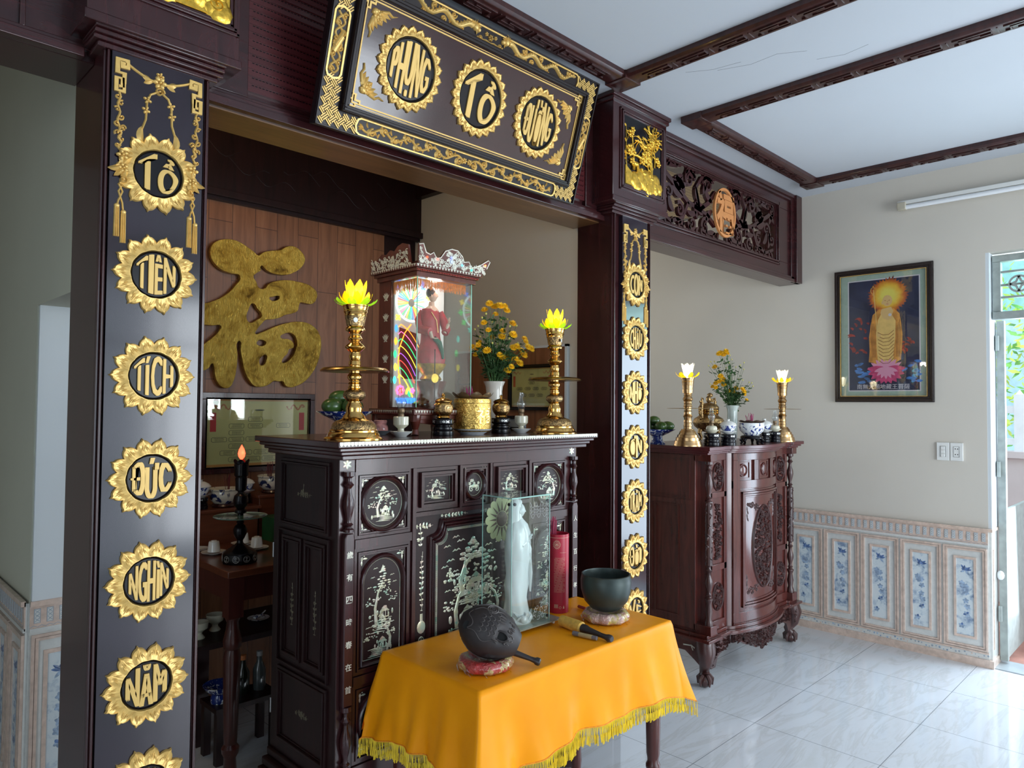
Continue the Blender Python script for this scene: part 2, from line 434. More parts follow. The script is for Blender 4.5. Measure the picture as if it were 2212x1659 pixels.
# front wall behind the camera: wide window opening with mullions
fw = MB().box(-2.4, .4, -2.9, -2.8, 0, ZC).box(4.2, XR + .1, -2.9, -2.8, 0, ZC).box(.4, 4.2, -2.9, -2.8, 2.65, ZC)
struct('wall_front', fw, WALL, smooth=False)
wf = MB()
for x in (.4, 1.0, 1.62, 2.27, 2.9, 3.55, 4.14): wf.box(x, x + .06, -2.68, -2.64, 0, 2.65)
for z in (0, .85, 2.0, 2.6): wf.box(.4, 4.2, -2.68, -2.64, z, z + .05)
struct('window_1', wf, mat('grey_painted_steel', (.25, .28, .27), .4, var=.1))
# partition left of the alcove with a doorway (jamb at Y = 2.96)
pl = MB().box(.58, .79, 2.96, 5.1, 0, 3.05).box(.58, .79, 2.31, 2.96, 1.84, 3.05)
struct('wall_partition_left', pl, [WALLG], smooth=False)
struct('trim_1', MB().box(.585, .785, 2.945, 2.96, .80, 1.84), WALLW, smooth=False)   # white plastered jamb of the doorway
# alcove right wall and rear wall
struct('wall_alcove_right', MB().box(2.73, 2.93, 2.26, 3.7, 0, 3.05), WALL, smooth=False)
def plank_mat():
    m, nt, b = _mat('laminate_planks'); v = coords(nt, (1, 1, 1), (radians(90), 0, 0))
    # planks run upright: brick rows across X
    tc = nt.nodes.new('ShaderNodeTexCoord'); sp = nt.nodes.new('ShaderNodeSeparateXYZ'); nt.links.new(tc.outputs['Object'], sp.inputs[0])
    cb = nt.nodes.new('ShaderNodeCombineXYZ'); ad = N(nt, 'ShaderNodeMath', operation='ADD')
    nt.links.new(sp.outputs[0], ad.inputs[0]); nt.links.new(sp.outputs[1], ad.inputs[1])
    nt.links.new(sp.outputs[2], cb.inputs[0]); nt.links.new(ad.outputs[0], cb.inputs[1])
    br = nt.nodes.new('ShaderNodeTexBrick'); nt.links.new(cb.outputs[0], br.inputs['Vector'])
    br.inputs['Scale'].default_value = 1; br.inputs['Brick Width'].default_value = .81; br.inputs['Row Height'].default_value = .1225
    br.inputs['Mortar Size'].default_value = .0016; br.inputs['Mortar Smooth'].default_value = .1; br.offset = .37; br.inputs['Bias'].default_value = 0
    br.inputs['Color1'].default_value = (.9, .9, .9, 1); br.inputs['Color2'].default_value = (1.1, 1.1, 1.1, 1); br.inputs['Mortar'].default_value = (.25, .2, .2, 1)
    gv = coords(nt, (14, 14, 1.4)); f = noise(nt, gv, 1.6, 5, .6, 1.2)
    g = ramp(nt, f, [(.3, (.17, .065, .028)), (.55, (.25, .10, .045)), (.75, (.30, .13, .06))])
    mu = nt.nodes.new('ShaderNodeMix'); mu.data_type = 'RGBA'; mu.blend_type = 'MULTIPLY'; mu.inputs[0].default_value = 1
    nt.links.new(g, mu.inputs[6]); nt.links.new(br.outputs['Color'], mu.inputs[7]); nt.links.new(mu.outputs[2], b.inputs['Base Color'])
    b.inputs['Roughness'].default_value = .38; return m
PLANK = plank_mat()
struct('wall_back', MB().box(.79, 2.93, 3.62, 3.75, 0, 3.05), DW2, smooth=False)
struct('trim_2', MB().box(.79, 2.48, 3.60, 3.62, 0, 2.54), PLANK, smooth=False)      # plank cladding of the rear wall
# dark timber fascia above the planks and round the corner
fa = MB().box(.79, 2.73, 3.56, 3.6, 2.56, 2.93).box(.79, 2.73, 3.54, 3.56, 2.54, 2.575).box(.79, 2.73, 3.57, 3.6, 2.525, 2.55)
fa.box(2.68, 2.73, 2.26, 3.56, 2.79, 2.97)
frs = front(0, 3.56, 0)
for k in range(9):   # faint cloud carving
    x = 1.3 + .15 * k; z = 2.74 + .06 * sin(k * 1.7)
    fa.strip([(x + .11 * i / 8 * 2 - .1, z + .03 * sin(i * .8 + k) - .004 * i) for i in range(9)], frs, .0022, .0018)
struct('trim_3', fa, DW2, bevel=.003)
# ------------------------------------------------------------------ ceiling fret mouldings
def fret_rail(mb, fr, L, W=.052, H=.03):
    """moulded rail hung on the ceiling: u along, v across, h downwards, with a raised key fret"""
    prof = [(-W, 0), (-W, .02), (-W * .82, .028), (-W * .74, H), (W * .74, H), (W * .82, .028), (W, .02), (W, 0)]
    n = len(prof)
    mb.add([fr(0, a, b) for a, b in prof] + [fr(L, a, b) for a, b in prof],
           [(i, i + 1, n + i + 1, n + i) for i in range(n - 1)] + [tuple(range(n)), tuple(range(n, 2 * n))])
    s = .024; t = .0045; x = .12; k = 0
    while x + .17 < L - .05:
        for pts in ([(x, -s * .9), (x + .13, -s * .9), (x + .13, s * .2), (x + .06, s * .2)], [(x, s * .9), (x + .02, s * .9), (x + .02, -s * .2), (x + .09, -s * .2), (x + .09, s * .25)],
                    [(x + .04, s * .9), (x + .13, s * .9)]):
            mb.strip(pts, fr, t * .7, .007, H - .001, flat=True)
        mb.strip([(x + .15, -s), (x + .15, s)], fr, t * .6, .004, H - .001, flat=True)
        x += .17
def down(O, U, V): return frame(O, U, V, (0, 0, -1))
DWT = wood('ceiling_trim_wood', (.022, .006, .006), (.055, .014, .012), .35, coat=.15)
def corner_block(mb, x, y):
    z = ZC; mb.box(x - .057, x + .057, y - .057, y + .057, z - .034, z)
    mb.add([(x - .04, y - .04, z - .034), (x + .04, y - .04, z - .034), (x + .04, y + .04, z - .034), (x - .04, y + .04, z - .034), (x, y, z - .05)],
           [(0, 1, 4), (1, 2, 4), (2, 3, 4), (3, 0, 4)])
# large rectangle of rails: left one over the altar bay, right one over the side bay
t1 = MB(); fret_rail(t1, down((2.57, 1.89, ZC), (-1, 0, 0), (0, 1, 0)), 3.67 + .0)
fret_rail(t1, down((2.57, 1.89, ZC), (0, -1, 0), (1, 0, 0)), 4.3); corner_block(t1, 2.57, 1.89)
struct('trim_4', t1, DWT, bevel=.0015)
t2 = MB(); fret_rail(t2, down((3.185, 1.88, ZC), (1, 0, 0), (0, 1, 0)), 1.43)
fret_rail(t2, down((3.185, 1.88, ZC), (0, -1, 0), (1, 0, 0)), 4.3); fret_rail(t2, down((4.615, 1.88, ZC), (0, -1, 0), (1, 0, 0)), 4.3)
corner_block(t2, 3.185, 1.88); corner_block(t2, 4.615, 1.88)
struct('trim_5', t2, DWT, bevel=.0015)
cr = MB()
for pts in ([(3.0, 1.55), (3.05, 1.42), (3.04, 1.30), (3.10, 1.2)], [(2.92, 1.66), (2.98, 1.56), (3.0, 1.44)], [(2.83, 1.98), (2.87, 1.96), (2.86, 1.93)], [(3.2, 1.2), (3.24, 1.1), (3.22, 1.0)]):
    q = [(x - .2, y) for x, y in pts]
    cr.strip(q, down((0, 0, ZC), (1, 0, 0), (0, 1, 0)), .0011, .0004)
struct('trim_6', cr, mat('plaster_crack', (.12, .13, .14), .9, var=0))
# ------------------------------------------------------------------ tiled wainscot
TPINK = mat('pink_marble_tile', (.60, .46, .38), .18, var=.16, vs=35, coat=.3)
TPALE = mat('pale_tile', (.60, .60, .57), .16, var=.05, vs=50, coat=.3)
TBLUE = mat('blue_grey_tile_line', (.30, .35, .40), .2, var=.1)
def floral():
    m, nt, b = _mat('blue_floral_tile'); v = coords(nt); f = noise(nt, v, 13, 4, .6, .8); g = noise(nt, v, 45, 2, .5, 1)
    a = N(nt, 'ShaderNodeMath', operation='MULTIPLY_ADD'); a.inputs[1].default_value = .3; nt.links.new(g, a.inputs[0]); nt.links.new(f, a.inputs[2])
    nt.links.new(ramp(nt, a.outputs[0], [(.46, (.20, .27, .38)), (.56, (.42, .49, .56)), (.66, (.58, .64, .66)), (.8, (.62, .66, .67))]), b.inputs['Base Color'])
    b.inputs['Roughness'].default_value = .15; return m
TFLOR = floral()
TNAVY = mat('navy_flower_tile', (.09, .15, .30), .2, var=.5, vs=60)
TMID = mat('grey_blue_petal_tile', (.27, .35, .46), .2, var=.4, vs=60)
def wainscot(fr, L, W, name, seed=1):
    """fr: u along the wall, v up; L length, W width of one panel"""
    mb = MB(); mats = [TPALE, TPINK, TBLUE, TFLOR, TNAVY, TMID]
    def rect(u0, u1, v0, v1, h0, h1, mi): mb.prism([(u0, v0), (u1, v0), (u1, v1), (u0, v1)], fr, h0, h1, mi)
    rect(0, L, 0, .795, 0, .010, 0)
    rect(0, L, 0, .045, 0, .022, 1); rect(0, L, .075, .085, .01, .016, 1)
    rect(0, L, .70, .80, .01, .014, 1); rect(0, L, .785, .803, .01, .024, 1); rect(0, L, .695, .708, .01, .017, 0)
    u = .012
    while u < L - .03:
        rect(u, u + .020, .725, .775, .014, .0155, 2); rect(u + .002, u + .018, .727, .773, .0155, .0163, 0)
        for j in range(3):
            z = .731 + .014 * j
            mb.strip([(u + .003, z), (u + .017, z + .012)], fr, .0009, .0005, .0163, 2, True); mb.strip([(u + .017, z), (u + .003, z + .012)], fr, .0009, .0005, .0163, 2, True)
        u += .0385
    n = int(L / .012)
    mb.strip([(i * .012, .714 + (.003 if i % 2 else -.003)) for i in range(n)], fr, .0009, .0006, .014, 2, True)
    R_ = random.Random(seed)
    for i in range(int(L / .02)):
        mb.dome(.01 + i * .02 + R_.uniform(-.006, .006), .06 + R_.uniform(-.009, .009), R_.uniform(.003, .007), fr, .0006, .010, 6, R_.choice([1, 2, 5]))
    k = int(L / W + .3)
    for i in range(k):
        u0 = i * W + .006; u1 = min(L, (i + 1) * W - .006); cx = (u0 + u1) / 2
        for d, h in ((0, .016), (.0122, .013)):
            w_ = .010
            for a, b_, c_, e in ((u0 + d, u1 - d, .09 + d, .09 + d + w_), (u0 + d, u1 - d, .685 - d - w_, .685 - d), (u0 + d, u0 + d + w_, .09 + d + w_, .685 - d - w_), (u1 - d - w_, u1 - d, .09 + d + w_, .685 - d - w_)):
                rect(a, b_, c_, e, .01, h + .004, 1)
        hw = .058
        for a, b_, c_, e in ((cx - hw, cx + hw, .150, .164), (cx - hw, cx + hw, .612, .626), (cx - hw, cx - hw + .013, .164, .612), (cx + hw - .013, cx + hw, .164, .612)):
            rect(a, b_, c_, e, .01, .0165, 1)
        rect(cx - hw + .013, cx + hw - .013, .164, .612, .01, .0125, 3)
        Rk = random.Random(3)
        for j in range(11):     # dark flower near the top
            mb.leaf(cx, .545, Rk.uniform(0, 2 * pi), Rk.uniform(.02, .038), .006, fr, .0004, .0127, Rk.choice([4, 4, 5]))
        for j in range(9):
            x = cx + Rk.uniform(-.025, .025); y = Rk.uniform(.19, .47)
            for q in range(5): mb.leaf(x, y, q * 1.256 + j, .018, .0065, fr, .0004, .0127, Rk.choice([5, 5, 4]) if y < .33 else 5)
    return struct(name, mb, mats, smooth=False)
wainscot(frame((XR, .99, 0), (0, 1, 0), (0, 0, 1), (-1, 0, 0)), 1.72, .2365, 'trim_7')
wainscot(frame((.58, 5.1, 0), (0, -1, 0), (0, 0, 1), (-1, 0, 0)), 2.14, .238, 'trim_8', 5)
wainscot(frame((.58, 2.96, 0), (1, 0, 0), (0, 0, 1), (0, -1, 0)), .205, .205, 'trim_9', 9)
# tiled edge returned into the side doorway
rt = MB().box(XR + .0, XR + .16, .975, .99, 0, .80, 0).box(XR - .0235, XR + .161, .966, .9895, .7855, .8025, 1).box(XR - .0215, XR + .161, .966, .9895, -.001, .0445, 1).box(XR + .03, XR + .045, .971, .975, .1, .68, 1)
struct('trim_10', rt, [TPALE, TPINK], smooth=False)
struct('trim_11', MB().box(XR + .001, XR + .16, .972, .99, .803, 2.424, 0), WALLW, smooth=False)
# ------------------------------------------------------------------ side doorway: steel frame, fanlight grille, open leaf
STEEL = mat('grey_green_steel', (.30, .33, .31), .45, var=.15, vs=20)
db = MB().box(XR + .05, XR + .10, .925, .965, 2.076, 2.37).box(XR + .048, XR + .102, -.35, .966, 2.371, 2.41).box(XR + .04, XR + .11, -.35, .965, 2.03, 2.075)
d1 = struct('door_1', db, STEEL, bevel=.002)
gb = MB()
for z in (2.16, 2.232, 2.31): gb.box(XR + .06, XR + .085, -.35, .93, z - .006, z + .006)
fd = frame((XR + .055, .836, 2.232), (0, -1, 0), (0, 0, 1), (-1, 0, 0))
ring = [(.046 * cos(2 * pi * i / 24), .046 * sin(2 * pi * i / 24)) for i in range(25)]
gb.strip(ring, fd, .006, .006, 0, 0, True)
for a in range(4):
    t = a * pi / 2
    gb.strip([(.044 * cos(t + pi / 4 * 0) , .044 * sin(t)), (.018 * cos(t + .75), .018 * sin(t + .75)), (.044 * cos(t + pi / 2), .044 * sin(t + pi / 2))], fd, .006, .006, 0, 0, True)
build('grille', gb, STEEL, parent=d1)
build('fanlight_pane', MB().box(XR + .09, XR + .094, -.35, .93, 2.075, 2.37), pane('pale_green_pane', (.82, .96, .88)), parent=d1)
build('door_leaf', MB().box(XR + .13, XR + .17, .925, .965, .02, 2.03).box(XR + .17, XR + .95, .935, .955, .02, .9), STEEL, parent=d1, bevel=.002)
hb = MB()
for z in (.25, 1.1, 1.85): hb.box(XR + .105, XR + .13, .95, .965, z, z + .09)
build('hinge', hb, STEEL, parent=d1)
build('tied_plastic_bag', MB().ball((XR + .12, .955, .52), .02, 10, sc=(1, 1, 1.4)), mat('clear_plastic', (.7, .72, .72), .3, var=.2), parent=d1)
struct('trim_12', MB().box(XR, XR + .2, -.4, .97, -.02, .004), mat('grey_sill', (.30, .33, .34), .3, var=.1), smooth=False)
# ------------------------------------------------------------------ outdoors beyond the side doorway
TER = mat('red_terrace_tile', (.36, .17, .13), .4, var=.25, vs=8)
struct('floor_terrace', MB().box(XR + .2, 7.2, -3, 5, -.08, -.02), TER, smooth=False)
yw = MB().box(6.75, 6.9, -2.5, 5.0, -.02, 1.12).box(6.72, 6.93, -2.5, 5.0, 1.12, 1.17)
gw = build('garden_wall', yw, mat('pinkish_white_render', (.62, .55, .55), .8, var=.08, vs=3), smooth=False)
tag(gw, 'low pinkish white wall across the terrace outside the doorway', 'wall')
fe = thing('picket_fence', 'white fence of posts and rails on the low wall outside', 'fence', (6.82, 1, 1.17))
WHT = mat('white_painted_wood', (.80, .82, .84), .6, var=.04)
for i in range(9):
    y = .2 + i * .19
    build('picket', MB().box(6.79, 6.85, y - .035, y + .035, 1.17, 1.62 if i % 2 else 1.58).add([(6.79, y - .035, 1.6), (6.85, y - .035, 1.6), (6.85, y + .035, 1.6), (6.79, y + .035, 1.6), (6.82, y, 1.66)], [(0, 1, 4), (1, 2, 4), (2, 3, 4), (3, 0, 4)]), WHT, parent=fe, smooth=False)
build('rail', MB().box(6.80, 6.86, .1, 2.0, 1.47, 1.53).box(6.80, 6.86, .1, 2.0, 1.22, 1.27), WHT, parent=fe, smooth=False)
tr = thing('garden_tree', 'yellow green leafy tree behind the white fence outside', 'tree', (8.0, 1.3, -.02))
LEAFA = mat('yellow_green_leaf', (.62, .72, .12), .5, var=.4, vs=6)  # leaf colours brightened in place of outdoor sunlight
LEAFB = mat('green_leaf', (.22, .50, .12), .5, var=.4, vs=6)
lf = MB(); R_ = random.Random(4)
for i in range(1500):
    c = Vector((7.75 + abs(R_.gauss(0, .25)), 1.15 + R_.uniform(-.9, .9), 1.9 + R_.gauss(0, .5)))
    a = Vector((R_.uniform(-1, 1), R_.uniform(-1, 1), R_.uniform(-1, .4))).normalized(); b_ = a.orthogonal().normalized()
    L = R_.uniform(.06, .13)
    lf.add([c, c + a * L * .5 + b_ * L * .2, c + a * L, c + a * L * .5 - b_ * L * .2], [(0, 1, 2, 3)], R_.choice([0, 0, 1]))
build('foliage', lf, [LEAFA, LEAFB], parent=tr, smooth=False)
build('trunk', MB().tube([(8.0, 1.3, -.02), (7.98, 1.28, .9), (7.95, 1.2, 1.5), (7.9, 1.0, 2.3)], [.05, .045, .035, .01], 10), mat('bark', (.12, .08, .05), .8), parent=tr)
bd = MB()
for k in range(60): bd.box(8.9, 8.93 + .02 * (k % 2), -1.5 + k * .12, -1.38 + k * .12, 0, 3.3)
tag(build('corrugated_fence', bd, mat('pale_blue_steel_sheet', (.45, .62, .70), .5, var=.1), smooth=False), 'pale blue corrugated sheet screen behind the garden tree', 'screen')
tag(build('dry_leaf', MB().leaf(6.25, 1.30, .4, .09, .03, lambda x, y, h=0: Vector((x, y, -.018 + h)), .015), mat('dry_leaf', (.65, .5, .35), .7), loc=(6.25, 1.3, -.02)), 'pale dry leaf lying on the red terrace tiles outside', 'leaf')
# ------------------------------------------------------------------ lotus medallions and lettering
def lotus_ring(mb, fr, cx, cz, r0, r1, n=14, sx=1.0, sy=1.0, h=.010, ph=0.0, mi=0):
    S = 12; prof = []
    vs = []; fs = []; T = n * S
    rings = [0, .06, .12, .5, .86, .94, 1.0]
    for j, q in enumerate(rings):
        for k in range(T):
            a = 2 * pi * k / T + ph; t = abs(((k % S) / S) * 2 - 1)   # 1 between petals, 0 on the tip line
            ro = r1 - (r1 - r0) * (.13 * min(1, t / .16) + .36 * t ** 2.2)
            r = r0 + (ro - r0) * q
            if j == 0 or j == len(rings) - 1: hh = 0.001
            elif q <= .12: hh = h * 1.1
            elif q == .5: hh = h * (.55 + .12 * cos(k * 2.1)) * (1 - .45 * t ** 3)
            elif q == .86: hh = h * (.72 - .4 * t * t)
            else: hh = h * (.95 - .3 * t)
            vs.append(fr(cx + r * cos(a + pi / 2) * sx, cz + r * sin(a + pi / 2) * sy, hh))
    for j in range(len(rings) - 1):
        for k in range(T):
            k2 = (k + 1) % T; fs.append((j * T + k, j * T + k2, (j + 1) * T + k2, (j + 1) * T + k))
    mb.add(vs, fs, mi)
    for k in range(n):      # petal veins
        a = 2 * pi * (k + .5) / n + ph + pi / 2
        for d in (-.32, -.16, 0, .16, .32):
            aa = a + d * 2 * pi / n; rr0 = r0 + (r1 - r0) * .2; rr1 = r0 + (r1 - r0) * (.74 - abs(d) * .9)
            mb.strip([(cx + rr0 * cos(aa) * sx, cz + rr0 * sin(aa) * sy), (cx + rr1 * cos(a + d * .6 * 2 * pi / n) * sx, cz + rr1 * sin(a + d * .6 * 2 * pi / n) * sy)], fr, [.0022, .0006], .0022, h * .62, mi)
def medallion(parent, fr, cx, cz, word, r0=.063, r1=.110, n=14, sx=1.0, sy=1.0, name='lotus_medallion', tilt=0.0):
    mb = MB(); lotus_ring(mb, fr, cx, cz, r0, r1, n, sx, sy, .011, tilt)
    md = build(name, mb, GOLD, parent=parent, angle=40)
    d = MB(); ell = lambda r, k=40: [(cx + r * sx * cos(2 * pi * i / k), cz + r * sy * sin(2 * pi * i / k)) for i in range(k)]
    d.prism(ell(r0 * .97), fr, 0, .003); d.strip(ell(r0 * .97) + [ell(r0 * .97)[0]], fr, r0 * .05, .008)
    build('recessed_disc', d, BLACK, parent=md, angle=40)
    t = MB(); n_ = len(word)
    for q in (-1, 0, 1):
        put_text(t, word, fr, cx + q * r0 * (.030 if n_ > 3 else .055), cz, h0=.003, h1=.0085 - abs(q) * .0003, oval=(r0 * .76 * sx, r0 * .86 * sy))
    build('lettering', t, GOLDF, parent=md, smooth=False)
    return md
# ------------------------------------------------------------------ relief ornaments
def key_scroll(mb, fr, sx, x0, z0, s=1.0):
    """gold key scroll with garland of the couplet boards; sx=+1 left side, -1 right side (mirrored)"""
    f = sub(fr, x0, z0, 0, s, 0, s)
    g = lambda u, v, h=0: f(u * sx, v, h * 1.0)
    W = .0042
    mb.strip([(.018, -.010), (.010, -.010), (.010, -.019), (.024, -.019), (.024, -.003), (0, -.003), (0, -.036), (.016, -.036), (.016, -.062)], g, W, .006, flat=True)
    mb.strip([(.016, -.062), (.016, -.082), (-.002, -.082), (-.002, -.050), (.012, -.050), (.012, -.070), (.004, -.070)], g, W * .85, .006, flat=True)
    mb.strip([(.006 + .003 * sin(i * 1.1), -.085 - i * .007) for i in range(16)], g, .0028, .006)
    for j in range(6):
        mb.curl(.006 + (.006 if j % 2 else -.004), -.095 - j * .017, .008, j * 1.3, .8, g, .0026, .006, cw=(1 if j % 2 else -1), n=10)
def tassel(mb, fr, x, z, s=1.0):
    mb.strip([(x - .004 * s, z), (x + .006 * s, z - .02 * s), (x - .004 * s, z - .045 * s), (x - .006 * s, z - .055 * s)], fr, .0025 * s, .005)
    mb.strip([(x + .006 * s, z), (x - .004 * s, z - .02 * s), (x + .006 * s, z - .05 * s), (x + .008 * s, z - .07 * s)], fr, .0025 * s, .005)
    for dx, dz in ((-.007, -.055), (.009, -.07)):
        mb.dome(x + dx * s, z + dz * s - .004 * s, .007 * s, fr, .008)
        for k in (-1, 0, 1): mb.strip([(x + (dx + k * .004) * s, z + (dz - .008) * s), (x + (dx + k * .0048) * s, z + (dz - .085) * s)], fr, .0026 * s, .006)
def garland(mb, fr, cx, zt, hw, s=1.0):
    """central blossom under the key scrolls with two drooping sprays"""
    mb.flower(cx, zt - .035 * s, .018 * s, fr, .009, n=6); mb.flower(cx, zt - .018 * s, .011 * s, fr, .008)
    for sx in (-1, 1):
        g = lambda u, v, h=0, sx=sx: fr(cx + u * sx, v, h)
        mb.strip([(.014 * s + t * (hw - .03) , zt - .036 * s + .030 * s * t ** 1.4) for t in [i / 8 for i in range(9)]], g, .0034 * s, .006)
        mb.leaf(.018 * s, zt - .040 * s, .5, .03 * s, .007 * s, g, .006); mb.leaf(.016 * s, zt - .034 * s, -.5, .026 * s, .006 * s, g, .006)
        pts = [(.004 * s, zt - .06 * s), (.022 * s, zt - .072 * s), (.030 * s, zt - .095 * s), (.032 * s, zt - .14 * s), (.040 * s, zt - .165 * s)]
        mb.strip(pts, g, .0028 * s, .006)
        for (x, z) in ((.029 * s, zt - .088 * s), (.032 * s, zt - .115 * s)):
            mb.flower(x, z, .011 * s, g, .007, n=4, ang=.4)
        mb.leaf(.040 * s, zt - .160 * s, -1.15, .055 * s, .009 * s, g, .007, curl=-.5)
    mb.curl(cx, zt - .060 * s, .012 * s, 0, 1.4, fr, .003 * s, .008)
def side_flourish(mb, fr, cx, cz, R, s=1.0):
    for sx in (-1, 1):
        g = lambda u, v, h=0, sx=sx: fr(cx + u * sx, v, h)
        mb.flower(R * 1.02, cz + .030 * s, .016 * s, g, .010, .006); mb.flower(R * 1.0, cz - .004 * s, .014 * s, g, .010, .006)
        for a in (1.9, 1.2, -.9, -1.5, -2.1): mb.leaf(R * 1.0, cz + .005, a, .040 * s, .008 * s, g, .008, .006, curl=.5)
        mb.curl(R * .99, cz - .036 * s, .013 * s, 1, 1.1, g, .003, .008, .006)
def couplet(name, label, x0, x1, y, words, centres, ztop, top_ornament=True):
    """tall lacquered board hung on a column"""
    th = thing(name, label, 'couplet board', ((x0 + x1) / 2, y, 0), 'gilt couplet boards on the two columns')
    build('board', MB().box(x0, x1, y, y + .02, 0.02, ztop + .07), BOARD, parent=th, smooth=False)
    fr = front(0, y, 0); cx = (x0 + x1) / 2; hw = (x1 - x0) / 2 - .012
    for wd, cz in zip(words, centres):
        medallion(th, fr, cx, cz, wd)
    mb = MB(); zt = centres[0] + .285
    for sx in (1, -1): key_scroll(mb, fr, sx, cx - sx * hw, zt, 1.05)
    garland(mb, fr, cx, zt + .004, hw, 1.05)
    side_flourish(mb, fr, cx, centres[0], .088)
    for sx in (1, -1):
        g = lambda u, v, h=0, sx=sx: fr(cx + u * sx, v, h)
        z_ = centres[0] + .045; mb.strip([(-hw + .010 + .004 * sin(i * 1.3), zt - .19 - (zt - .19 - z_) * i / 10) for i in range(11)], g, .0030, .006)
        for k in range(4): mb.curl(-hw + (.016 if k % 2 else .004), z_ + .012 + k * .016, .008, k * 2, .8, g, .0028, .006, cw=(1 if k % 2 else -1), n=10)
    for sx in (-1, 1): tassel(mb, fr, cx + sx * .092, centres[0] - .045, 1.0)
    build('gilt_garland', mb, GOLD, parent=th, angle=40)
    return th
LW = ['TỔ', 'TIÊN', 'TÍCH', 'ĐỨC', 'NGHÌN', 'NĂM', 'THỊNH']
RWD = ['CON', 'CHÁU', 'NHỜ', 'ƠN', 'TRĂM', 'ĐỜI', 'VẺ']
couplet('couplet_board', 'lacquered board of gold lotus words on the left column', .549, .785, 2.04, LW, [2.118 - .2735 * i for i in range(7)], 2.42)
couplet('couplet_board', 'lacquered board of gold lotus words on the right column behind the bowl', 2.777, 2.985, 2.04, RWD, [2.096 - .2640 * i for i in range(7)], 2.36)
# ------------------------------------------------------------------ columns with carved capitals
def plum_panel(mb, fr, w, h, seed):
    """gilt plum tree, deer and rocks in relief"""
    R_ = random.Random(seed)
    for i in range(16):      # rocks along the foot
        mb.dome(R_.uniform(-w * .44, w * .44), R_.uniform(-h * .46, -h * .30), R_.uniform(.02, .045) * w / .3, fr, .012, 0, 9, ry=R_.uniform(.02, .05) * h / .34)
    mb.prism([(-w * .48, -h * .49), (w * .48, -h * .49), (w * .48, -h * .34), (w * .2, -h * .40), (-w * .2, -h * .36), (-w * .48, -h * .22)], fr, 0, .005)
    def br(x, z, a, L, wd, d):
        pts = [(x, z)]; n = 6
        for i in range(n):
            a += R_.uniform(-.42, .42); x += L / n * cos(a); z += L / n * sin(a)
            x = max(-w * .46, min(w * .46, x)); z = max(-h * .46, min(h * .47, z)); pts.append((x, z))
        mb.strip(pts, fr, [wd * (1 - .5 * i / n) for i in range(n + 1)], wd * 1.3, .002)
        if d > 0:
            for _ in range(3):
                p = R_.choice(pts[2:]); br(p[0], p[1], a + R_.choice([-1, 1]) * R_.uniform(.5, 1.3), L * .62, wd * .6, d - 1)
        else:
            mb.leaf(x, z, a, .018, .004, fr, .006, .002)
    br(w * .22, -h * .32, 2.0, h * .5, .0085, 2); br(-w * .1, -h * .1, 1.2, h * .42, .007, 2); br(w * .1, -h * .15, 1.0, h * .4, .006, 2); br(-w * .05, -h * .05, 2.6, h * .42, .006, 2); br(w * .05, h * .05, .5, h * .4, .005, 2); br(-w * .3, -h * .2, 1.5, h * .5, .004, 1); br(w * .3, -h * .1, 1.6, h * .4, .004, 1)
    for x, z, r in ((-.34, .26, .022), (-.30, .32, .018), (-.36, .04, .024), (-.28, .0, .022), (-.38, -.03, .018), (.02, .0, .028), (.10, -.04, .026), (-.03, -.07, .022), (.08, .05, .022), (.20, .24, .022), (.15, .19, .018), (.38, .30, .02), (.36, .02, .02), (.40, -.03, .018), (-.32, -.14, .018)):
        mb.flower(x * w, z * h, r, fr, .010, .004)
    for x, z, s in ((-.22, -.16, 1), (.0, -.26, .9), (.2, -.3, .8)):    # deer
        X, Z = x * w, z * h
        mb.dome(X, Z, .024 * s, fr, .012, .003, 10, ry=.012 * s); mb.dome(X - .026 * s, Z + .018 * s, .009 * s, fr, .012, .003)
        mb.strip([(X - .018 * s, Z + .004), (X - .026 * s, Z + .016 * s)], fr, .006 * s, .010, .003)
        for d in (-.016, -.009, .012, .018): mb.strip([(X + d * s, Z), (X + d * s * 1.3, Z - .032 * s)], fr, .0028 * s, .008, .003)
